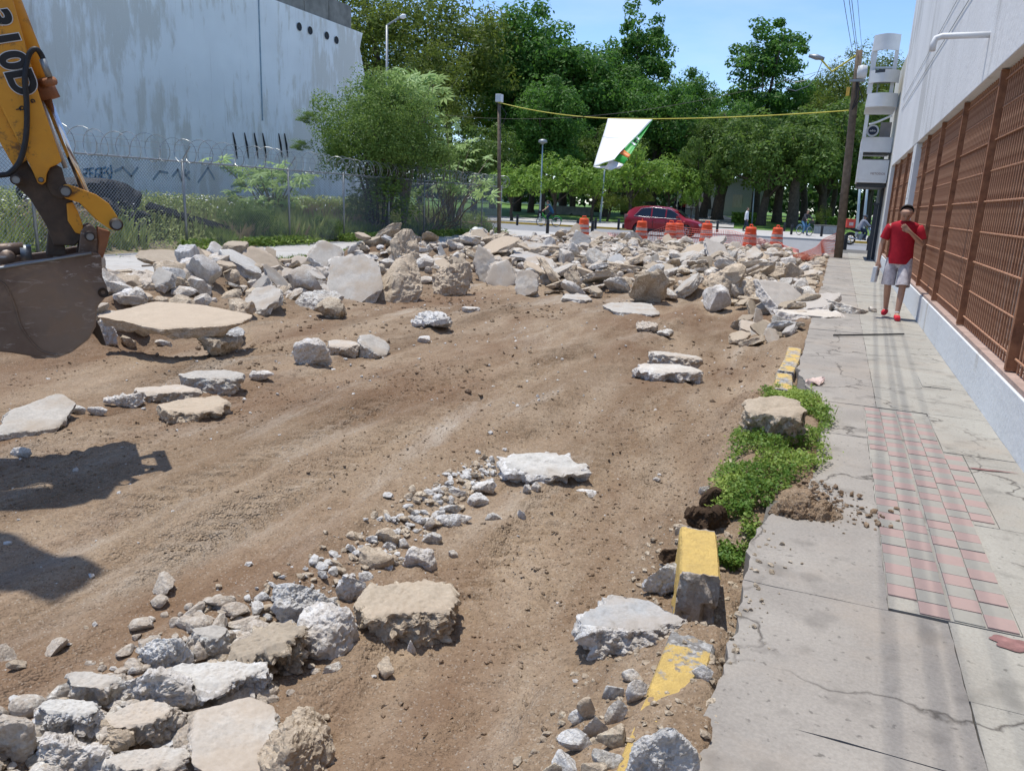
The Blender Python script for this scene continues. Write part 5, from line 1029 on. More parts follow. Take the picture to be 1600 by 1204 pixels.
edgeL = [(950, 185), (945, 203), (938, 225), (932, 244), (927, 261)]; edgeR = [(1020, 186.5), (1000, 208), (983, 224), (969, 238), (960, 249)]
V, Fc = [], []
for j in range(21):
    t = j/20*4; i = min(3, int(t)); f = t-i; l = np.array(edgeL[i])*(1-f)+np.array(edgeL[i+1])*f; r_ = np.array(edgeR[i])*(1-f)+np.array(edgeR[i+1])*f
    for k in range(15):
        s = k/14; q = l*(1-s)+r_*s; yb = bY-1.9*(j/20)+.16*math.sin(s*3.2+j*.12)*(j/20)-.25*(j/20)*s; V.append(atY(q[0], q[1]+(.5*math.sin(s*9) if j == 20 else 0), yb)-A_)
    if j:
        for k in range(14): a = (j-1)*15+k; Fc.append((a, a+1, a+16, a+15))
o = mesh('sheet', V, Fc, M['banner'], bn, smooth=True); sd = o.modifiers.new('t', 'SOLIDIFY'); sd.thickness = .006
def strip(name, l, r_, m, dy):
    V, Fc = [], []
    for j in range(len(l)):
        for k in range(7): s = k/6; q = np.array(l[j])*(1-s)+np.array(r_[j])*s; V.append(atY(q[0], q[1], bY-1.9*np.clip((q[1]-186)/75, 0, 1)+dy+.10*math.sin(s*3.1))-A_)
        if j:
            for k in range(6): a = (j-1)*7+k; Fc.append((a, a+1, a+8, a+7))
    o = mesh(name, V, Fc, m, bn, smooth=True); sd = o.modifiers.new('t', 'SOLIDIFY'); sd.thickness = .005; return o
Lc = [(1019, 188), (999.5, 209), (983, 224.5), (969, 238), (959.5, 248)]; Rc = [(1020, 188), (1003, 214), (992, 231), (984, 244), (975, 256.5)]
strip('printed_back', Lc, Rc, M['bgreen'], -.28)
ip = lambda a, b, t: tuple(np.array(a)*(1-t)+np.array(b)*t)
strip('orange_stripe', [ip(Lc[3], Lc[2], .35), ip(Lc[3], Lc[4], .15)], [ip(Rc[3], Rc[2], .15), ip(Rc[3], Rc[4], .25)], M['borange'], -.30)
for k, t in enumerate((.25, .5, .75)):
    a, b = ip(Lc[1], Lc[2], t), ip(Rc[1], Rc[2], t); strip('lettering', [ip(a, b, .15), ip(ip(Lc[1], Lc[2], t+.14), ip(Rc[1], Rc[2], t+.14), .1)], [ip(a, b, .85), ip(ip(Lc[1], Lc[2], t+.14), ip(Rc[1], Rc[2], t+.14), .8)], M['banner'] if k != 1 else M['black'], -.30-.004*k)
strip('curled_hem', [(927, 260.5), (934, 263)], [(975, 257), (968, 263.5)], M['banner'], -.2); strip('curled_hem', [(953, 249), (945, 264)], [(974, 257), (955, 266)], M['banner'], -.34)
# lamps
def lamp_post(px, base_py, top_py, lean_px, dist, label, head=True, r_=.06):
    b = atP(px, base_py, dist); t = atP(px+lean_px, top_py, dist); z0 = min(b[2], float(lawn_z([b[0]], [b[1]])[0]) if b[1] > 67 else .02); b[2] = z0; e = empty('lamp_post', b, label, 'lamp post')
    MB().tube([b-np.array([0, 0, .1]), (b+t)/2, t], [r_*1.2, r_, r_*.8], 8).build('shaft', M['lampgrey'], e, b, True)
    if head: MB().lathe([(.05, -.1), (.2, .0), (.34, .05), (.36, .12), (.3, .24), (.15, .3), (0, .32)], t, 14).build('lamp_head', M['galv'], e, b, True)
    return e
lamp_post(843, 352, 224, 5, 62, 'pale park lamp post with round head behind the cyclist'); lamp_post(938, 340, 262, 7, 66, 'leaning pale lamp post under the banner', False, .075); lamp_post(1176, 340, 290, 3, 72, 'thin pale lamp post left of the round olive tree', False); lamp_post(1241, 335, 290, 3, 76, 'thin pale lamp post behind the far cyclist', False); lamp_post(1338, 372, 285, 6, 56, 'grey post right of the wooden pole', False, .09); lamp_post(1352, 340, 285, 4, 60, 'light blue post behind the motorcyclist', False, .1)
b = np.array([-23.6, 38.6, 0]); b = atP(605, 330, 48); b[2] = 0; t = atP(604.5, 40, 48); e = empty('street_light', b, 'grey street light with angled arm rising behind the big shrub', 'street light')
MB().tube([b, (b+t)/2, t], [.11, .09, .075], 8).build('shaft', M['galv'], e, b, True); t2 = atP(625, 27, 48); MB().tube([t, t2], .05, 6).build('arm', M['galv'], e, b); t3 = atP(634, 25, 48); MB().tube([t2, (t2+t3)/2, t3], [.07, .15, .09], 8).build('lamp_head', M['white'], e, b, True)
# ------------------------------------------------------------------ bollards and barrels
bmb = MB().lathe([(0, -.05), (.085, -.05), (.085, .70), (.078, .73), (0, .74)], (0, 0, 0), 14).build('bollard', M['black'], smooth=False); bme = bmb.data; rgm = MB().lathe([(.0865, .60), (.0885, .605), (.0885, .645), (.0865, .65)], (0, 0, 0), 14).build('ring', M['greydark']); rme = rgm.data; bpy.data.objects.remove(bmb); bpy.data.objects.remove(rgm)
for px, py, la in ((855, 367, 'black bollard in front of the cyclist'), (902, 366, 'black bollard left of the leftmost barrel'), (925, 366, 'black bollard before the right side of the leftmost barrel'), (930, 358, 'black bollard left of the red car, nearer one'), (966, 359, 'black bollard just behind the red car'), (1120, 363, 'black bollard right of the red car'), (1225, 362, 'left of two black bollards right of the rightmost barrel'), (1236, 367, 'right of two black bollards right of the rightmost barrel'), (1283, 370, 'black bollard right of the far cyclist'), (1319, 393, 'black bollard behind the wooden pole'), (1356, 393, 'black bollard in front of the motorcycle'), (808, 352, 'black bollard seen through the fence corner')):
    g = -.1 if 34 < at(px, py)[1] < 52 else 0; p = at(px, py, g); g = .02 if p[1] > 52 else (-.1 if p[1] > 34 else 0); e = empty('bollard', (p[0], p[1], g), la, 'bollard', 'black street bollards'); link('post', bme, e); link('ring', rme, e)
prof = [(0, 0), (.30, 0), (.30, .07), (.265, .08), (.26, .28), (.245, .29), (.243, .47), (.23, .48), (.226, .66), (.212, .67), (.208, .84), (.19, .87), (.17, .90), (.0, .905)]
def lmesh(name, prof, m, n=24): o = MB().lathe(prof, (0, 0, 0), n).build(name, m, smooth=True); me = o.data; me.set_sharp_from_angle(angle=.5); bpy.data.objects.remove(o); return me
B1 = lmesh('drum', prof, M['orange']); B2 = lmesh('band', [(.2655, .30-.2), (.266, .1), (.2615, .235), (.261, .236)], M['reflect']); Bb = [lmesh('reflective_band', [(r0+.003, a), (r1+.003, b)], M['reflect']) for r0, a, r1, b in ((.2455, .31, .2445, .43), (.229, .51, .2275, .62), (.211, .70, .2095, .79))]
o = MB().tube([(-.09, 0, .89), (-.08, 0, .98), (.08, 0, .98), (.09, 0, .89)], .022, 6).build('handle', M['orange']); Bh = o.data; bpy.data.objects.remove(o)
for px, py, s_, la, g in ((911, 372, 1.0, 'leftmost orange traffic drum, beside two bollards', -.05), (1001, 378, 1.0, 'dirty orange drum in front of the red car rear wheel', -.02), (1046, 383, 1.0, 'bright orange drum, left of the pair before the red car', -.02), (1058, 381, 1.0, 'orange drum half hidden behind its bright neighbour before the red car', -.05), (1102, 383, 1.05, 'orange drum in front of the red car front wheel', -.05), (1170, 390, 1.0, 'dirty orange drum right of the pedestrian', -.02), (1212, 388, 1.0, 'rightmost orange drum, near the two bollards', -.05)):
    p = at(px, py, g); e = empty('traffic_drum', (p[0], p[1], g-.04), la, 'traffic drum', 'orange traffic drums', px*.3); link('drum', B1, e); [link('reflective_band', q, e) for q in Bb[:2]]; link('handle', Bh, e); e.scale = (s_*1.08, s_*1.08, s_*1.08)
# orange safety net
def net(pts2, h, name, label, slump):
    Q = [np.array(p, float) for p in pts2]; mb = MB(); L = [0]
    for a, b in zip(Q[:-1], Q[1:]): L.append(L[-1]+np.linalg.norm(b-a))
    S = lambda s: np.array([np.interp(s, L, [q[i] for q in Q]) for i in range(3)])
    n = int(L[-1]/.11); rows = 9; r_ = np.random.RandomState(4)
    hh = lambda s: np.interp(s, L, h)
    def pt(s, v): return S(s)+np.array([.06*math.sin(s*2.3+v*2), .10*math.sin(s*1.7)+slump*(1-v)*.3-slump*.15, v*hh(s)*(1-.10*abs(math.sin(s*.9)))])
    for k in range(n+1):
        s = L[-1]*k/n; P = [pt(s, v) for v in np.linspace(0, 1, 5)]; mb.tube(P, .0085, 3, False)
    for v in np.linspace(0, 1, rows): mb.tube([pt(s, v) for s in np.linspace(0, L[-1], n//2)], .0095, 3, False)
    return tag(mb.build(name, M['net'], None, Q[0]), label, 'safety net')
net([at(925, 377, -.0), at(960, 380, .0), at(1003, 382), at(1046, 383), at(1102, 384), at(1135, 386), at(1170, 391), at(1212, 390), at(1245, 398)], [.35, .45, .5, .85, .75, .75, .6, .35, .2], 'safety_net', 'sagging orange mesh net strung between the traffic drums', .4)
net([at(1215, 408, 0), at(1250, 407, .0), at(1280, 404, .0), at(1306, 400, .0)], [.05, .25, .6, 1.15], 'safety_net', 'orange mesh net bunched up to the wooden pole', .9)
# litter bags beside the barrels
for b_, la in (((932, 358, 962, 378), 'pinkish plastic bundle right of the leftmost drum'), ((1026, 368, 1044, 382), 'pale plastic bag between two drums'), ((1180, 368, 1200, 384), 'pale plastic bag right of the dirty drum')): hero(b_, .35, 'reflect', la, False, z=.0, sub=4, name='litter_bag', cat='litter', rough=.25)
for b_, mk_, la in (((1262, 589, 1296, 601), 'reflect', 'crumpled pink wrapper on the sidewalk near the weeds'),): hero(b_, .03, mk_, la, False, z=.0, sub=3, name='litter', cat='litter', rough=.3, embed=.1)
a, b = at(1302, 526), at(1412, 524); tag(MB().tube([a+np.array([0, 0, .02]), (a+b)/2+np.array([0, .02, .018]), b+np.array([0, 0, .02])], .011, 6).build('steel_rod', M['black'], None, a), 'dark rod lying across the sidewalk in front of the walker in red', 'rod')
a, b = at(222, 417), at(300, 412); tag(MB().tube([a+np.array([0, 0, .02]), (a+b)/2+np.array([0, .1, .02]), b+np.array([0, 0, .03])], .018, 5).build('stick', M['wood'], None, a), 'thin stick lying on the left sidewalk', 'stick')
# ------------------------------------------------------------------ excavator arm and bucket
ED = 5.6
EA = ray(80, 450)*np.array([1, 1, 0]); EA /= np.linalg.norm(EA); EU = np.array([EA[1], -EA[0], 0])     # the arm's plane: EU along it, EA across its width
def ex(px, py, off=0.):
    d = ray(px, py); return EYE+d*(ED/(d@EA))+EA*off
eb = empty('excavator', (-5.6, -4.5, D1(-5.6, .6)), 'worn yellow digger arm with scratched brown bucket hanging at the left', 'excavator'); OE = np.array(eb.location)
def plate(name, P, off, th, m, par=eb, bevel=.008):
    return MB().prism([ex(a, b, off) for a, b in P], EA*th).build(name, m, par, OE, bevel=bevel)
stick = plate('stick', [(-95, -255), (-55, -270), (62, 150), (97, 252), (90, 257), (78, 262), (73, 272), (72, 284), (66, 289), (59, 286), (52, 270), (40, 245), (0, 165), (-60, 40)], 0, .05, M['yellow'])
plate('stick_far_side', [(-95, -255), (-55, -270), (62, 150), (97, 252), (78, 262), (66, 289), (52, 270), (40, 245), (0, 165), (-60, 40)], .25, .05, M['yellow'])
MB().prism([ex(-55, -270, .05), ex(60, 148, .05), ex(96, 250, .05), ex(88, 250, .05), ex(50, 148, .05), ex(-62, -268, .05)], EA*.20).build('stick_top_plate', M['yellow'], eb, OE)
MB().prism([ex(-60, 40, .03), ex(0, 165, .03), ex(42, 250, .03), ex(22, 262, .03), ex(-10, 205, .03), ex(-75, 60, .03)], EA*.24).build('stick_under_plate', M['yellow'], eb, OE)
cast = plate('stick_casting', [(18, 262), (40, 248), (60, 284), (96, 268), (103, 290), (112, 310), (128, 345), (130, 372), (118, 385), (84, 384), (72, 352), (46, 310), (24, 290), (14, 276)], .06, .2, M['grease'])
plate('casting_side', [(104, 318), (114, 316), (122, 330), (130, 352), (131, 368), (118, 364), (106, 345)], .035, .03, M['yellow'])
plate('upper_knuckle', [(74, 262), (86, 256), (97, 262), (102, 282), (110, 296), (98, 312), (82, 306), (72, 288)], .04, .22, M['grease'])
lk = plate('link', [(96, 292), (101, 288), (108, 288), (150, 304), (170, 318), (183, 338), (187, 352), (180, 360), (170, 357), (154, 346), (125, 317), (102, 310), (95, 302)], -.02, .05, M['yellow']); plate('link', [(96, 292), (108, 288), (150, 304), (170, 318), (183, 338), (187, 352), (180, 360), (170, 357), (154, 346), (125, 317), (102, 310)], .27, .05, M['yellow'])
for px, py, r_ in ((102, 299, .036), (181, 350, .040), (64, 281, .016), (25, 281, .03), (140, 369, .03)):
    c = ex(px, py, -.05); MB().tube([c, c+EA*.42], r_, 16).build('pin', M['grease'], eb, OE, True); MB().lathe([(0, 0), (r_*.7, 0), (r_*.72, .006)], c-EA*.004, 16, -EA).build('pin_cap', M['galv'], eb, OE)
plate('tipping_link', [(154, 356), (173, 362), (168, 384), (161, 404), (152, 402), (155, 380)], .02, .05, M['rust']); plate('tipping_link', [(154, 356), (173, 362), (168, 384), (161, 404), (152, 402), (155, 380)], .22, .05, M['rust'])
for off in (.03, .24): plate('bucket_ear', [(122, 400), (126, 362), (132, 354), (141, 351), (149, 356), (153, 364), (154, 402)], off, .035, M['bucket'])
for off in (.03, .24): plate('bucket_ear', [(72, 402), (76, 356), (84, 350), (94, 356), (106, 402)], off+.06, .03, M['grease'])
# hydraulic cylinder, hose
MB().tube([ex(-70, -225, .16), ex(74, 146, .16)], .060, 16).build('cylinder_barrel', M['yellow'], eb, OE, True); MB().tube([ex(66, 128, .10), ex(84, 126, .02)], .026, 10).build('hose_port', M['rust'], eb, OE, True); MB().tube([ex(62, 120, .16), ex(77, 152, .16)], .066, 16).build('cylinder_gland', M['rust'], eb, OE, True)
MB().tube([ex(72, 146, .16), ex(138, 308, .16)], .0235, 14).build('cylinder_rod', M['chrome'], eb, OE, True); MB().tube([ex(64, 150, .22), ex(104, 262, .22)], .014, 8).build('guard_tube', M['white'], eb, OE, True)
def smooth_path(P, n=60):
    P = np.array(P, float); t = np.linspace(0, 1, len(P)); out = []
    for s in np.linspace(0, 1, n):
        x = s*(len(P)-1); i = min(int(x), len(P)-2); f = x-i; p0, p1, p2, p3 = P[max(i-1, 0)], P[i], P[i+1], P[min(i+2, len(P)-1)]
        out.append(.5*((2*p1)+(-p0+p2)*f+(2*p0-5*p1+4*p2-p3)*f*f+(-p0+3*p1-3*p2+p3)*f**3))
    return out
MB().tube(smooth_path([ex(a, b, -.035 if b > 100 and a < 46 else (.0 if a < 60 else .02)) for a, b in ((-60, 282), (0, 274), (16, 270), (32, 250), (41, 212), (42, 165), (39, 125), (42, 97), (48, 81), (57, 77), (65, 86), (71, 102), (76, 118))]), .0155, 8).build('hydraulic_hose', M['rubber'], eb, OE, True)
MB().tube([ex(66, 92, .015), ex(77, 120, .02)], .019, 8).build('hose_fitting', M['galv'], eb, OE, True)
# lettering down the stick
ud = ex(45, 140)-ex(-5, 20); ud /= np.linalg.norm(ud); vd = ex(38, -20)-ex(-5, 0); vd -= ud*(vd@ud); vd /= np.linalg.norm(vd)
def letter(s, px, py, size, m, off, weight):
    c = bpy.data.curves.new('lettering', 'FONT'); c.body = s; c.size = size; c.extrude = .0015; c.offset = weight; c.align_x = 'CENTER'; c.align_y = 'CENTER'; t = bpy.data.objects.new('l', c); COL.objects.link(t); bpy.context.view_layer.update()
    me = bpy.data.meshes.new_from_object(t.evaluated_get(bpy.context.evaluated_depsgraph_get())); bpy.data.objects.remove(t); w = np.cross(ud, vd); p = ex(px, py, off)-OE
    me.transform(Matrix(((ud[0], vd[0], w[0], p[0]), (ud[1], vd[1], w[1], p[1]), (ud[2], vd[2], w[2], p[2]), (0, 0, 0, 1)))); me.materials.clear(); me.materials.append(m); return link('lettering', me, stick)
for s, px, py in (('3', -6, 29), ('1', 7, 61), ('0', 19, 95), ('D', 33, 129)):
    letter(s, px, py, .185, M['white'], -.0035, .0135); letter(s, px, py, .185, M['black'], -.0075, .0085)
for s, px, py in (('T', 28, 171), ('O', 34, 169), ('G', 51, 158)): letter(s, px, py, .03, M['black'], -.004, .0015)
# bucket: curved shell between two side plates, open at the top
prof = [(-120, 405), (-60, 418), (0, 414), (30, 408), (80, 402), (120, 394), (142, 391), (153, 394), (158, 401), (159, 430), (166, 446), (168, 458), (160, 468), (151, 478), (149, 508), (138, 528), (112, 548), (88, 557), (60, 556), (20, 549), (-20, 545), (-80, 530), (-120, 480)]
bk = MB().prism([ex(a, b, -.06) for a, b in prof], EA*.035).build('bucket', M['bucket'], eb, OE, bevel=.012)
MB().prism([ex(a, b, .48) for a, b in prof], EA*.035).build('bucket_far_side', M['bucket'], eb, OE, bevel=.01)
sh = prof[6:]; mb = MB()
for a, b in zip(sh[:-1], sh[1:]):
    p, q = ex(*a, -.03), ex(*b, -.03); cen = ex(20, 470, -.03); n_ = np.cross(q-p, EA); n_ /= np.linalg.norm(n_); n_ = n_ if n_@(cen-p) > 0 else -n_; mb.prism([p+n_*.004, q+n_*.004, q+n_*.026, p+n_*.026], EA*.53)
mb.build('bucket_shell', M['bucket'], eb, OE)
MB().tube([ex(-80, 420, -.075), ex(0, 417, -.075), ex(80, 404, -.075), ex(142, 394, -.075)], .009, 6).build('bucket_rim', M['galv'], bk, OE, True)
MB().tube([ex(10, 405, .05), ex(10, 405, .42)], .045, 14).build('pivot_tube', M['bucket'], eb, OE, True); MB().tube([ex(-30, 396, .2), ex(36, 392, .2)], .04, 12).build('cross_tube', M['bucket'], eb, OE, True); MB().lathe([(.03, -.03), (.055, -.03), (.055, .03), (.03, .03)], ex(40, 400, .2), 16, EU).build('collar', M['galv'], eb, OE, True); MB().lathe([(.03, -.03), (.05, -.03), (.05, .03), (.03, .03)], ex(92, 398, .2), 16, EU).build('collar', M['galv'], eb, OE, True)
c = ex(160, 455, -.062); MB().lathe([(.012, 0), (.03, .0), (.03, .02)], c, 16, -EA).build('tooth_boss', M['grease'], eb, OE)
wear = smooth_path([ex(a, b, -.0635) for a, b in ((-30, 430), (5, 440), (22, 470), (35, 510), (62, 543), (90, 552))], 24); MB().tube(wear, .006, 5).build('wear_strip', M['bucket'], bk, OE, True)
for px in (152, 148): plate('bucket_tooth', [(px-2, 500), (px+6, 515), (px+16, 545), (px+8, 543), (px-8, 520)], .1 if px > 150 else .34, .05, M['grease'])
# boom and chassis standing behind and left of the viewer
P1 = ex(-78, -250, .15); bp = [P1, P1+np.array([-1.6, -1.0, 1.0]), np.array([-7.6, -.4, 3.8]), np.array([-7.6, -3.2, .9])]
for a, b in zip(bp[:-1], bp[1:]): MB().tube([a, b], [.17, .2], 8).build('boom', M['yellow'], eb, OE)
_S = at(125, 912, -.22); _k = 1/math.tan(SUN_EL); E1 = _S+np.array([-_sh[0]*_k*5.2, -_sh[1]*_k*5.2, 5.2]); MB().tube([bp[1], E1+(bp[1]-E1)*.4, E1], [.2, .34, .16], 8).build('added_shadow_tube', M['yellow'], eb, OE)  # invented unseen tube, added only to cast a shadow on the dirt at left
MB().tube([bp[1]+np.array([-.4, -.4, .1]), bp[2]+np.array([0, 0, .6])], .08, 10).build('boom_cylinder', M['grease'], eb, OE)
MB().box((-8.3, -7.6, .25), (-6.9, -3.0, 1.1)).build('chassis', M['yellow'], eb, OE, bevel=.05); MB().box((-8.2, -6.4, 1.105), (-7.0, -4.2, 2.6)).build('cab', M['yellow'], eb, OE, bevel=.06)
for x_ in (-8.5, -6.7):
    for y_, rr_ in ((-4.0, .7), (-7.0, .5)): w = MB().lathe([(.0, -.2), (rr_*.5, -.2), (rr_*.94, -.2), (rr_, -.13), (rr_, .13), (rr_*.94, .2), (rr_*.5, .2), (0, .2)], (x_, y_, -.1+rr_-.1), 28, (1, 0, 0)).build('wheel', M['rubber'], eb, OE, True)

# ------------------------------------------------------------------ people
def skin_mesh(J, E, sub=2, name='body'):
    keys = list(J); me = bpy.data.meshes.new(name); me.from_pydata([J[k][0] for k in keys], [(keys.index(a), keys.index(b)) for a, b in E], []); o = bpy.data.objects.new(name, me); COL.objects.link(o)
    o.modifiers.new('skin', 'SKIN'); o.modifiers['skin'].use_smooth_shade = True; sv = me.skin_vertices[0].data
    for i, k in enumerate(keys): r = J[k][1]; sv[i].radius = (r, r) if not hasattr(r, '__len__') else r; sv[i].use_root = (i == 0)
    s = o.modifiers.new('sub', 'SUBSURF'); s.levels = s.render_levels = sub; bpy.context.view_layer.update()
    out = bpy.data.meshes.new_from_object(o.evaluated_get(bpy.context.evaluated_depsgraph_get())); bpy.data.objects.remove(o); out.polygons.foreach_set('use_smooth', [True]*len(out.polygons)); return out
def V(*a): return np.array(a, float)
def person(base, rz, label, pose, top='red_polo', bottom='plaid', shoe='black_cloth', hair='hair', shorts=False, sleeve=.55, extra=None, scale=1., name='person', helmet=False, fingers=False, long_hair=False):
    e = empty(name, base, label, 'person', rz=rz); e.scale = (scale,)*3
    D_ = dict(pel=V(0, 0, .93), spi=V(0, 0, 1.12), che=V(0, 0, 1.30), nb=V(0, -.01, 1.45), hd=V(0, -.03, 1.615), lsh=V(.185, 0, 1.41), rsh=V(-.185, 0, 1.41), lel=V(.25, .03, 1.13), rel=V(-.25, .03, 1.13), lwr=V(.26, -.06, .88), rwr=V(-.26, -.06, .88),
              lhp=V(.095, 0, .89), rhp=V(-.095, 0, .89), lkn=V(.10, -.02, .49), rkn=V(-.10, -.02, .49), lan=V(.10, .03, .09), ran=V(-.10, .03, .09))
    D_.update(pose); P = D_; J, E = {}, []
    up_ = P['hd']-P['nb']; up_ /= np.linalg.norm(up_); fw = pose.get('look', V(0, -1, 0)); fw = fw-up_*(fw@up_)*0; fw /= np.linalg.norm(fw)
    def add(k, p, r, to=None):
        J[k] = (tuple(p), r)
        if to: E.append((to, k))
    add('pel', P['pel'], .10); add('spi', P['spi'], .095, 'pel'); add('che', P['che'], .10, 'spi'); add('nb', P['nb'], .062, 'che'); add('nk', P['nb']*.45+P['hd']*.55-up_*.02, .052, 'nb'); add('jaw', P['hd']-up_*.045+fw*.018, .072, 'nk'); add('cr', P['hd']+up_*.04, .102, 'jaw'); add('ct', P['hd']+up_*.085, .06, 'cr')
    for s in 'lr':
        add(s+'sh', P[s+'sh'], .058, 'che'); add(s+'ua', (P[s+'sh']+P[s+'el'])/2, .047, s+'sh'); add(s+'el', P[s+'el'], .038, s+'ua'); add(s+'fa', P[s+'el']*.65+P[s+'wr']*.35, .039, s+'el'); add(s+'wr', P[s+'wr'], .026, s+'fa')
        hd_ = P.get(s+'hand', P[s+'wr']+(P[s+'wr']-P[s+'el'])/np.linalg.norm(P[s+'wr']-P[s+'el'])*.085); add(s+'pa', hd_, .034, s+'wr'); d = hd_-P[s+'wr']; d /= np.linalg.norm(d)
        if fingers:
            sd_ = np.cross(d, V(0, -1, 0)); sd_ /= np.linalg.norm(sd_)+1e-9; curl = P.get(s+'curl', V(0, -.3, 0))
            for q, (o_, L_) in enumerate(((-.028, .062), (-.009, .072), (.010, .068), (.028, .054))):
                b_ = hd_+sd_*o_+d*.028; m_ = b_+d*L_*.5; t_ = m_+(d+curl)/np.linalg.norm(d+curl)*L_*.5; add(f'{s}f{q}', b_, .012, s+'pa'); add(f'{s}g{q}', m_, .0095, f'{s}f{q}'); add(f'{s}h{q}', t_, .008, f'{s}g{q}')
            in_ = 1 if (P['che']-hd_)@sd_ > 0 else -1; b_ = hd_-d*.01+sd_*in_*.034; add(s+'t0', b_, .013, s+'pa'); add(s+'t1', b_+d*.03+sd_*in_*.015, .0105, s+'t0'); add(s+'t2', b_+d*.055+sd_*in_*.012, .009, s+'t1')
        else: add(s+'fi', hd_+d*.07, .02, s+'pa')
        add(s+'hp', P[s+'hp'], .08, 'pel'); add(s+'th', (P[s+'hp']+P[s+'kn'])/2, .076, s+'hp'); add(s+'kn', P[s+'kn'], .054, s+'th'); add(s+'ca', P[s+'kn']*.62+P[s+'an']*.38+V(0, .012, 0), .053, s+'kn'); add(s+'an', P[s+'an'], .035, s+'ca'); toe = P.get(s+'toe', P[s+'an']+V(.02 if s == 'l' else -.02, -.16, -.055)); add(s+'to', toe, .034, s+'an')
    link('body', skin_mesh(J, E), e).data.materials.append(M['skin'])
    # shirt, trousers or shorts: lofted cloth round the body, open at hems
    def loft(C, rx, ry, n=22):
        mb = MB(); b0 = 0
        for i, c in enumerate(C):
            t = C[min(i+1, len(C)-1)]-C[max(i-1, 0)]; t /= np.linalg.norm(t)+1e-9; a = V(1, 0, 0)-t*t[0]; a /= np.linalg.norm(a); b = np.cross(t, a)
            for k in range(n): q = 2*math.pi*k/n; w = 1+.035*math.sin(3*q+i*1.3)+.02*math.sin(7*q+i*2.1); mb.v.append(tuple(c+a*rx[i]*w*math.cos(q)+b*ry[i]*w*math.sin(q)))
        for i in range(len(C)-1):
            for k in range(n): mb.f.append((i*n+k, i*n+(k+1) % n, (i+1)*n+(k+1) % n, (i+1)*n+k))
        return mb
    def garment(name, mbs, m):
        mb = MB()
        for q in mbs: mb.add(q.v, q.f)
        o = mb.build(name, M[m], e, (0, 0, 0), True); sd = o.modifiers.new('sub', 'SUBSURF'); sd.levels = sd.render_levels = 1; return o
    pl_, sp_, ch_, nb_ = P['pel'], P['spi'], P['che'], P['nb']; sw = abs(P['lsh'][0])
    parts = [loft([pl_+V(0, 0, -.09), pl_*.7+sp_*.3, sp_, sp_*.4+ch_*.6, ch_, ch_*.45+nb_*.55, ch_*.1+nb_*.9, nb_*1.1-ch_*.1, nb_*1.2-ch_*.2, nb_*1.24-ch_*.24], [.186, .176, .168, .176, .186, sw+.032, sw+.028, sw-.045, .080, .068], [.148, .142, .132, .132, .13, .118, .098, .085, .07, .062])]
    for s in 'lr':
        a_, b_ = P[s+'sh'], P[s+'el']; en = a_+(b_-a_)*min(1, sleeve*1.75); d_ = (b_-a_)/np.linalg.norm(b_-a_); inn = a_+(ch_-a_)*.35+V(0, 0, .01)
        parts.append(loft([inn, a_+V(0, 0, .012), a_*.5+en*.5, en]+([P[s+'el']*.5+P[s+'wr']*.5, P[s+'wr']*.97+b_*.03] if sleeve > .6 else []), [.088, .086, .074, .071]+[.052, .044]*(sleeve > .6), [.09, .086, .075, .072]+[.052, .044]*(sleeve > .6), 16))
    garment('shirt', parts, top)
    parts = [loft([pl_+V(0, 0, .07), pl_, (P['lhp']+P['rhp'])/2+V(0, 0, -.05), (P['lhp']+P['rhp'])/2+V(0, 0, -.115)], [.155, .168, .172, .10], [.118, .128, .125, .07])]
    wd = .102 if shorts else .083
    for s in 'lr':
        h_, k_ = P[s+'hp'], P[s+'kn']; kk = h_*.03+k_*.97; C_ = [h_+V(0, 0, .03), h_*.7+kk*.3, h_*.3+kk*.7, kk]; r_ = [.086, wd*.96, wd*.99, wd*1.0] if shorts else [.098, wd*1.05, .076, .068]
        if not shorts: C_ += [k_*.5+P[s+'an']*.5, P[s+'an']+V(0, 0, .02)]; r_ += [.064, .058]
        parts.append(loft(C_, r_, [q*1.06 for q in r_], 16))
    garment('shorts' if shorts else 'trousers', parts, bottom)
    for s in 'lr':
        toe = P.get(s+'toe', P[s+'an']+V(.02 if s == 'l' else -.02, -.16, -.055)); an = P[s+'an']; dd = toe-an; dd[2] = 0
        link('shoe', skin_mesh({'h': (tuple(an+V(0, 0, -.035)-dd*.28), .045), 'm': (tuple(an+V(0, 0, -.04)+dd*.4), .050), 't': (tuple(toe+dd*.08), .042)}, [('h', 'm'), ('m', 't')], 2, 'shoe'), e).data.materials.append(M[shoe])
        if shorts: link('sock', skin_mesh({'a': (tuple(an+V(0, 0, .01)), .041), 'b': (tuple(an+V(0, .0, .055)), .041)}, [('a', 'b')], 2, 'sock'), e).data.materials.append(M['white_sock'])
    # head: hair or helmet, ears, nose, eyes, mouth
    H = P['hd']+up_*.035; rt_ = np.cross(fw, up_); rt_ /= np.linalg.norm(rt_); fr = np.cross(up_, rt_)
    mb = MB(); Rr = .125 if helmet else .104; vv, ff = ico(3)
    keep = {}
    for i, q in enumerate(vv):
        w = rt_*q[0]*.92+fr*q[1]*1.08+up_*q[2]
        keep[i] = H+w*Rr+(-fr*.0)
    cut = (lambda q: q[2] > (-.35 if helmet else ((2. if not long_hair else .25) if q[1] > .15 else -.55+1.15*max(0, q[1]+.25)))) ; used = [f for f in ff if all(cut(vv[i]) for i in f)]
    hm = mesh('helmet' if helmet else 'hair', [keep[i] for i in range(len(vv))], [tuple(int(i) for i in f) for f in used], M['greydark' if helmet else hair], e, smooth=True); bm = bmesh.new(); bm.from_mesh(hm.data); bmesh.ops.delete(bm, geom=[v for v in bm.verts if not v.link_faces], context='VERTS'); bm.to_mesh(hm.data); bm.free(); sd = hm.modifiers.new('t', 'SOLIDIFY'); sd.thickness = .008
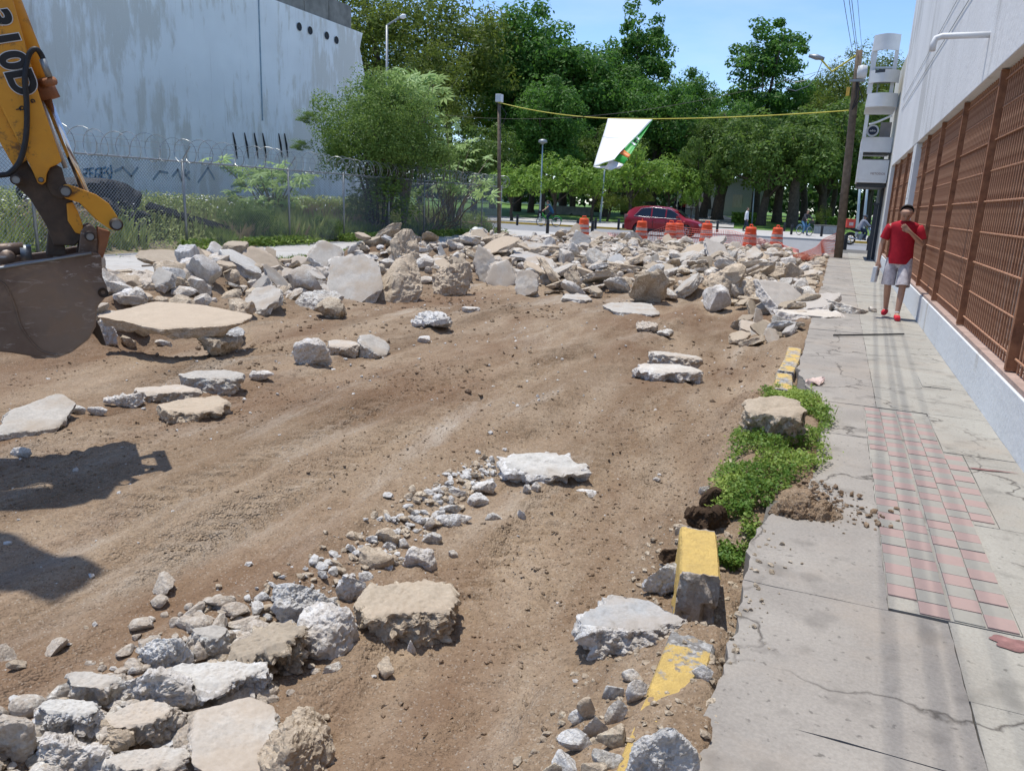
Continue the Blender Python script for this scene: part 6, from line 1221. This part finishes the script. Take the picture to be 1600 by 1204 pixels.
    if long_hair: link('ponytail', skin_mesh({'a': (tuple(H-fr*.09+up_*.03), .045), 'b': (tuple(H-fr*.13-up_*.08), .04), 'c': (tuple(H-fr*.12-up_*.2), .015)}, [('a', 'b'), ('b', 'c')], 2, 'ponytail'), e).data.materials.append(M[hair])
    for s in (-1, 1):
        if not helmet: MB().tube([H+rt_*s*.074-up_*.035, H+rt_*s*.086-up_*.03-fr*.012, H+rt_*s*.082-up_*.005-fr*.015], [.012, .016, .009], 6).build('ear', M['skin'], e, (0, 0, 0), True)
        MB().tube([H+rt_*s*.03+fr*.080-up_*.045, H+rt_*s*.03+fr*.087-up_*.045], [.008, .005], 8).build('eye', M['hair'], e, (0, 0, 0), True)
        MB().tube([H+rt_*s*.016+fr*.088-up_*.022, H+rt_*s*.048+fr*.080-up_*.024], .003, 5).build('eyebrow', M['hair'], e, (0, 0, 0), True)
    MB().tube([H+fr*.082-up_*.04, H+fr*.106-up_*.072, H+fr*.086-up_*.082], [.008, .016, .012], 8).build('nose', M['skin'], e, (0, 0, 0), True); MB().tube([H+rt_*-.022+fr*.082-up_*.108, H+fr*.088-up_*.106, H+rt_*.022+fr*.082-up_*.108], .005, 5).build('mouth', M['redpaint'], e, (0, 0, 0), True)
    return e
mp_ = at(1393, 497); man = person((mp_[0]-.02, mp_[1], 0), -.07, 'person in a red polo and pale patterned shorts walking, one hand raised to the face', dict(hd=V(0, -.085, 1.59), look=V(0, -1, -.6), lel=V(.285, -.03, 1.14), lwr=V(.10, -.25, 1.31), lhand=V(.035, -.27, 1.365), lcurl=V(-.3, .6, .3), rel=V(-.275, .03, 1.13), rwr=V(-.285, -.05, .885), rkn=V(-.105, -.02, .50), lkn=V(.10, -.13, .50), ran=V(-.085, .16, .12), lan=V(.085, -.20, .09)),
             'red_polo', 'plaid', 'red_canvas', shorts=True, sleeve=.42, scale=1.035, fingers=True)
# collar and phone
cl = MB().lathe([(.075, 0), (.088, .02), (.072, .055), (.068, .05), (.078, .02)], (0, -.015, 1.425), 18).build('collar', M['red_polo'], man, (0, 0, 0), True)
hl = man.matrix_basis @ Vector((-.31, -.09, .80)); e = empty('paper_package', (hl.x, hl.y, .56), 'small pale flat package held low by the walker in red', 'package'); e.rotation_euler = (0, .05, -.3); MB().box((-.03, -.085, 0), (.03, .085, .25)).build('package_body', M['white'], e, (0, 0, 0), bevel=.008); MB().box((-.032, -.02, .10), (.032, .09, .20)).build('label_patch', M['galv'], e, (0, 0, 0))

# ------------------------------------------------------------------ bicycles, motorcycle, car
def torus(c, R_, r_, ax=(0, 1, 0), n=28, m=8): 
    P = []; q = Vector((0, 0, 1)).rotation_difference(Vector(ax)); mb = MB(); c = np.asarray(c, float)
    for k in range(n):
        for j in range(m):
            a, b = 2*math.pi*k/n, 2*math.pi*j/m; v = q @ Vector(((R_+r_*math.cos(b))*math.cos(a), (R_+r_*math.cos(b))*math.sin(a), r_*math.sin(b))); mb.v.append(tuple(c+np.array(v)))
    for k in range(n):
        for j in range(m): mb.f.append((k*m+j, k*m+(j+1) % m, ((k+1) % n)*m+(j+1) % m, ((k+1) % n)*m+j))
    return mb
def bicycle(base, rz, label, frame):
    e = empty('bicycle', base, label, 'bicycle', rz=rz); Z = (0, 0, 0)
    for x_ in (-.52, .52):
        w = torus((x_, 0, .34), .315, .022).build('wheel', M['rubber'], e, Z, True); torus((x_, 0, .34), .288, .012, n=24, m=6).build('rim', M['white'], w, Z, True); mb = MB()
        for k in range(10): a = k*.628; mb.tube([(x_, 0, .34), (x_+.285*math.cos(a), 0, .34+.285*math.sin(a))], .0035, 3)
        mb.tube([(x_, -.05, .34), (x_, .05, .34)], .022, 8); mb.build('spokes', M['galv'], w, Z)
    mb = MB()
    for a, b, r_ in (((.44, 0, .86), (.05, 0, .32), .025), ((.05, 0, .32), (-.14, 0, .80), .02), ((.05, 0, .32), (-.52, 0, .34), .014), ((-.12, 0, .70), (-.52, 0, .34), .012), ((.44, 0, .70), (-.02, 0, .45), .02), ((.44, 0, .92), (.46, 0, .62), .022), ((.46, .05, .64), (.52, .05, .34), .013), ((.46, -.05, .64), (.52, -.05, .34), .013)): mb.tube([a, b], r_, 7)
    mb.build('frame', M[frame], e, Z, True); MB().tube([(.36, -.28, 1.06), (.42, -.18, 1.06), (.44, 0, 1.0), (.42, .18, 1.06), (.36, .28, 1.06)], .014, 6).build('handlebar', M['black'], e, Z, True); MB().tube([(.44, 0, .9), (.44, 0, 1.0)], .016, 6).build('stem', M['black'], e, Z)
    MB().tube([(-.30, 0, .86), (-.2, 0, .87), (-.02, 0, .85)], [.09, .08, .025], 8).build('saddle', M['black'], e, Z, True); MB().tube([(.05, -.1, .15), (.05, -.06, .32), (.05, .06, .32), (.05, .1, .49)], .012, 5).build('cranks', M['galv'], e, Z)
    P = [(-.52+.37*math.cos(a), 0, .34+.37*math.sin(a)) for a in np.linspace(.5, 3.0, 14)]; MB().tube(P, .03, 5).build('rear_mudguard', M[frame], e, Z, True); MB().box((.50, -.14, .84), (.76, .14, 1.04)).build('basket', M['black'], e, Z, bevel=.02); return e
heading = math.atan2(-R0[1], -R0[0])
b = at(857, 354, -.1); bicycle((b[0], b[1], -.1), heading, 'green share bicycle with white rims crossing behind the fence corner', 'bgreen')
ride = dict(pel=V(0, .20, .97), spi=V(0, .12, 1.14), che=V(0, .0, 1.30), nb=V(0, -.07, 1.44), hd=V(0, -.12, 1.60), lsh=V(.17, -.04, 1.40), rsh=V(-.17, -.04, 1.40), lel=V(.24, -.2, 1.22), rel=V(-.24, -.2, 1.22), lwr=V(.25, -.36, 1.1), rwr=V(-.25, -.36, 1.1), lhp=V(.09, .18, .92), rhp=V(-.09, .18, .92), lkn=V(.1, -.16, .72), rkn=V(-.1, -.12, .58), lan=V(.1, -.05, .42), ran=V(-.1, .02, .20), ltoe=V(.1, -.18, .38), rtoe=V(-.1, -.12, .14))
person((b[0], b[1], -.1), heading+math.pi/2, 'person in a dark blue sleeveless top riding the green bicycle to the left', ride, 'teal_top', 'dark_denim', sleeve=.1, long_hair=True, name='person')
b = at(1256, 368, .02); hd2 = math.atan2(-FH[1], -FH[0])+.35; bicycle((b[0], b[1], .02), hd2, 'bicycle seen from the front on the far pavement', 'blue_jeans'); r2 = dict(ride); r2.update(lan=V(.22, -.0, .10), lkn=V(.2, .0, .5), ltoe=V(.24, -.16, .04)); person((b[0], b[1], .02), hd2+math.pi/2, 'person in a dark jacket astride the bicycle on the far pavement', r2, 'dark_jacket', 'blue_jeans', sleeve=.9)
p = at(1164, 362, .02); person((p[0], p[1], .02), YAW+1.3, 'pedestrian in a white shirt and dark trousers crossing behind the drums', dict(lan=V(.1, .16, .12), ran=V(-.1, -.16, .09), lkn=V(.1, .03, .5), rkn=V(-.1, -.12, .5), look=V(0, -1, 0)), 'white_shirt', 'dark_denim', sleeve=.9)
p = at(1336, 362, .02); person((p[0]+.2, p[1]+6, .05), YAW+2.8, 'person in a red shirt standing beyond the motorcycle', {}, 'red_shirt', 'black_cloth', sleeve=.6)
for px, la, tp2 in ((1054, 'first dark figure of three on the park path', 'dark_jacket'), (1061, 'tallest dark figure in the middle on the park path', 'black_cloth'), (1068, 'right dark figure of three on the park path', 'red_polo')):
    q = atP(px, 330, 88); person((q[0], q[1], float(lawn_z([q[0]], [q[1]])[0])+.06), YAW+px, la, {}, tp2, 'black_cloth', sleeve=.6)
# motorcycle with delivery box
b = at(1344, 383, -.1); mh = math.atan2(R0[1], R0[0]); mo = empty('motorcycle', (b[0], b[1], -.1), 'black motorcycle with a red delivery box behind the seat', 'motorcycle', rz=mh); Z = (0, 0, 0)
for x_ in (-.62, .64):
    w = torus((x_, 0, .31), .27, .048).build('wheel', M['rubber'], mo, Z, True); torus((x_, 0, .31), .225, .014, n=24, m=6).build('rim', M['kerbyel'], w, Z, True); mb = MB()
    for k in range(5): a = k*1.257; mb.tube([(x_, 0, .31), (x_+.225*math.cos(a), 0, .31+.225*math.sin(a))], .018, 5)
    mb.build('spokes', M['kerbyel'], w, Z)
link('tank', skin_mesh({'a': ((.28, 0, .82), .10), 'b': ((.08, 0, .84), .13), 'c': ((-.12, 0, .78), .09)}, [('a', 'b'), ('b', 'c')], 2, 'tank'), mo).data.materials.append(M['greydark']); link('seat', skin_mesh({'a': ((-.1, 0, .80), .09), 'b': ((-.4, 0, .82), .10), 'c': ((-.72, 0, .90), .06)}, [('a', 'b'), ('b', 'c')], 2, 'seat'), mo).data.materials.append(M['black'])
MB().box((-.2, -.13, .32), (.24, .13, .64)).build('engine', M['galv'], mo, Z, bevel=.04); MB().tube([(.2, -.15, .4), (-.1, -.17, .28), (-.75, -.18, .42)], [.02, .025, .045], 8).build('exhaust', M['chrome'], mo, Z, True)
for s in (-.09, .09): MB().tube([(.36, s, .98), (.64, s, .31)], .024, 8).build('fork', M['chrome'], mo, Z, True); MB().tube([(-.05, s, .38), (-.62, s, .31)], .02, 6).build('swingarm', M['black'], mo, Z)
MB().tube([(.22, -.36, 1.06), (.34, -.2, 1.04), (.36, .2, 1.04), (.22, .36, 1.06)], .014, 6).build('handlebar', M['black'], mo, Z, True); MB().lathe([(0, 0), (.09, 0), (.07, -.1), (0, -.12)], (.48, 0, .92), 14, (1, 0, 0)).build('headlight', M['chrome'], mo, Z, True); P = [(-.62+.36*math.cos(a), 0, .31+.36*math.sin(a)) for a in np.linspace(.9, 2.8, 10)]; MB().tube(P, .05, 6).build('rear_fender', M['black'], mo, Z, True); MB().tube([(-.2, .1, .6), (-.3, .25, .03)], .015, 5).build('side_stand', M['black'], mo, Z)
MB().tube([(-.5, 0, .86), (-.95, 0, .93)], .03, 5).build('rack', M['black'], mo, Z)
dx = empty('delivery_box', mo.matrix_basis @ Vector((-.78, 0, .93)), 'red delivery box on the back of the motorcycle', 'box', rz=mh); MB().box((-.24, -.24, .02), (.24, .24, .45)).build('shell', M['box_red'], dx, Z, bevel=.03); MB().box((-.25, -.25, .455), (.25, .25, .50)).build('lid', M['box_red'], dx, Z, bevel=.02); MB().box((-.12, -.246, .14), (.12, -.2405, .32)).build('label_patch', M['reflect'], dx, Z)
mr = dict(pel=V(0, .18, .93), spi=V(0, .12, 1.10), che=V(0, .04, 1.27), nb=V(0, -.01, 1.40), hd=V(0, -.05, 1.56), lsh=V(.18, 0, 1.37), rsh=V(-.18, 0, 1.37), lel=V(.28, -.14, 1.18), rel=V(-.28, -.14, 1.18), lwr=V(.32, -.30, 1.07), rwr=V(-.32, -.30, 1.07), lhp=V(.1, .16, .90), rhp=V(-.1, .16, .90), lkn=V(.2, -.22, .74), rkn=V(-.2, -.22, .74), lan=V(.2, -.05, .37), ran=V(-.2, -.05, .37), ltoe=V(.2, -.2, .30), rtoe=V(-.2, -.2, .30))
person((b[0], b[1], -.1), mh+math.pi/2, 'rider in a grey jacket and dark helmet on the motorcycle', mr, 'grey_jacket', 'dark_denim', sleeve=.9, helmet=True)
# red car
cb = at(1040, 369, -.1); cb = np.array([cb[0]-.1, cb[1], -.1]); car = empty('red_car', cb, 'dark red five-door crossover car passing behind the traffic drums', 'car', rz=0.02)
ST = [(-2.27, .42, .72, .74, .62, .55), (-2.22, .34, .98, 1.02, .84, .62), (-2.05, .28, 1.05, 1.36, .89, .60), (-1.75, .26, 1.04, 1.56, .905, .64), (-1.2, .24, 1.02, 1.655, .91, .68), (-.5, .24, 1.00, 1.675, .91, .70), (.2, .24, .99, 1.63, .91, .69), (.65, .24, .985, 1.48, .91, .67), (1.0, .24, .98, 1.26, .905, .66), (1.28, .24, .965, 1.06, .90, .70), (1.75, .26, .90, .965, .88, .66), (2.1, .30, .80, .86, .80, .56), (2.27, .42, .62, .66, .62, .45)]
SX = np.array([s[0] for s in ST]); fi = lambda x, k: float(np.interp(x, SX, [s[k] for s in ST]))
xs_ = sorted(set(list(np.linspace(-2.27, 2.27, 60)))); v, f = [], []
for x in xs_:
    zb, zt, zr, w, wr = [fi(x, k) for k in range(1, 6)]
    for xw in (-1.32, 1.32):
        d = abs(x-xw)
        if d < .37: zb = max(zb, .33+math.sqrt(max(0, .37**2-d*d)))
    zb = min(zb, zt-.12); half = [(0, zb), (w*.86, zb), (w*.97, zb+.05), (w, (zb+zt)/2+.05), (w*.985, zt-.08), (w*.955, zt), (wr+(w*.955-wr)*.25, zt+(zr-zt)*.72), (wr, zt+(zr-zt)*.93), (wr*.7, zr), (0, zr+.01)]
    ring = half+[(-a, b) for a, b in half[-2:0:-1]]; v += [(x, a, b) for a, b in ring]
nr = len(ring)
for i in range(len(xs_)-1):
    for k in range(nr): f.append((i*nr+k, i*nr+(k+1) % nr, (i+1)*nr+(k+1) % nr, (i+1)*nr+k))
f += [tuple(range(nr))[::-1], tuple((len(xs_)-1)*nr+k for k in range(nr))]; bo = MB(); bo.v = v; bo.f = f; body = bo.build('body', M['carred'], car, Z, True); body.data.set_sharp_from_angle(angle=.6)
def side_pt(x, t, s):                                                # on the glass line, t from belt to roof
    zb, zt, zr, w, wr = [fi(x, k) for k in range(1, 6)]; a = w*.955; b2 = wr+(a-wr)*.25; u = min(1, t/.72)
    y = a+(b2-a)*u if t < .72 else b2+(wr-b2)*(t-.72)/.21; return (x, s*(y+.012), zt+(zr-zt)*t)
def window(name, xa, xb, ta=.10, tb=.84, cutf=0, cutr=0):
    for s in (-1, 1):
        mb = MB(); P, Q = [], []
        for k in range(9):
            x = xa+(xb-xa)*k/8; P.append(side_pt(x, ta, s)); tt = tb
            Q.append(side_pt(max(xa+cutr, min(xb-cutf, x)), tt, s))
        for k in range(8): mb.add([P[k], P[k+1], Q[k+1], Q[k]], [(0, 1, 2, 3)])
        o = mb.build(name, M['carglass'], car, Z); sd = o.modifiers.new('t', 'SOLIDIFY'); sd.thickness = .006
window('rear_side_window', -.62, .12); window('front_side_window', .20, 1.02, cutf=.38); window('quarter_window', -1.62, -.70, .12, .80, 0, .45)
for s in (-1, 1):
    MB().tube([side_pt(x, .06, s) for x in np.linspace(-1.65, 1.05, 10)], .012, 5).build('window_trim', M['alloy'], car, Z, True)
    MB().tube([side_pt(-1.66, .08, s), side_pt(-1.3, .78, s), side_pt(-.6, .90, s), side_pt(.4, .90, s), side_pt(.9, .7, s)], .011, 5).build('window_trim', M['alloy'], car, Z, True)
    MB().box((.78, s*1.0-.09, 1.02), (.92, s*1.0+.09, 1.18)).build('mirror', M['carred'], car, Z, bevel=.03); MB().box((-2.24, s*.72-.13, .85), (-2.0, s*.72+.16, 1.15)).build('tail_light', M['redpaint'], car, Z, bevel=.04); MB().box((1.95, s*.66-.14, .66), (2.18, s*.66+.15, .80)).build('headlight', M['alloy'], car, Z, bevel=.04); MB().box((-1.0, s*.925-.012, .28), (1.0, s*.925+.012, .40)).build('sill_cladding', M['black'], car, Z, bevel=.01)
    for x_ in (-.45, .42): MB().box((x_-.1, s*.93-.014, .86), (x_+.08, s*.93+.014, .89)).build('door_handle', M['carred'], car, Z, bevel=.005)
    for x_ in (-.55, .18): MB().box((x_-.006, s*.918-.006, .42), (x_+.006, s*.918+.006, .97)).build('door_gap', M['black'], car, Z)
    for x_ in (-1.32, 1.32):
        c = (x_, s*.80, .33); w = MB().lathe([(.0, -.1), (.2, -.1), (.31, -.105), (.335, -.07), (.335, .07), (.31, .105), (.22, .10), (.215, .08)], c, 32, (0, s, 0)).build('wheel', M['rubber'], car, Z, True); mb = MB()
        for k in range(5):
            a = k*1.2566; 
            for da in (-.16, .16): mb.tube([(x_+.04*math.cos(a), s*.90, .33+.04*math.sin(a)), (x_+.205*math.cos(a+da), s*.895, .33+.205*math.sin(a+da))], .018, 5)
        mb.lathe([(.0, .105), (.05, .105), (.05, .09)], c, 12, (0, s, 0)); mb.lathe([(.195, .09), (.222, .10), (.222, .085)], c, 28, (0, s, 0)); mb.build('rim', M['alloy'], w, Z, True)
MB().box((-2.34, -.8, .33), (-2.1, .8, .60)).build('rear_bumper', M['black'], car, Z, bevel=.06); MB().box((2.12, -.72, .32), (2.32, .72, .52)).build('front_bumper', M['black'], car, Z, bevel=.06)
mb = MB(); mb.add([(-2.08, -.55, 1.14), (-2.08, .55, 1.14), (-1.84, .5, 1.50), (-1.84, -.5, 1.50)], [(0, 1, 2, 3)]); o = mb.build('rear_window', M['carglass'], car, Z); o.location.x -= .06; o.location.z += .01
mb = MB(); mb.add([(1.2, -.62, 1.14), (1.2, .62, 1.14), (.68, .58, 1.50), (.68, -.58, 1.50)], [(0, 1, 2, 3)]); o = mb.build('windscreen', M['carglass'], car, Z); o.location.x += .05; o.location.z += .02
# planter block and low benches on the far pavement
a = at(1312-10, 362, .02); pb_ = at(1275, 365, .02); e = empty('planter_box', pb_, 'low dark grey block beside the far cyclist', 'planter'); MB().box((-.2, -.3, 0), (1.6, .3, .62)).build('box', M['galv'], e, Z, bevel=.03); MB().box((-.25, -.35, .623), (1.65, .35, .68)).build('rim', M['block'], e, Z)
for px, dist, w_, la in ((1035, 92, 7, 'low stone wall on the park path above the red car'), (1078, 92, 5, 'low stone wall right of the dark figures'), (890, 80, 5, 'dark park bench left of the banner post')):
    q = atP(px, 330, dist); z0 = float(lawn_z([q[0]], [q[1]])[0]); e = empty('low_wall', (q[0], q[1], z0), la, 'wall'); MB().box((-w_/2, -.25, -.1), (w_/2, .25, .75)).build('wall_body', M['cream'] if px > 1000 else M['block'], e, Z, bevel=.02); MB().box((-w_/2-.05, -.3, .753), (w_/2+.05, .3, .83)).build('coping', M['block'], e, Z)
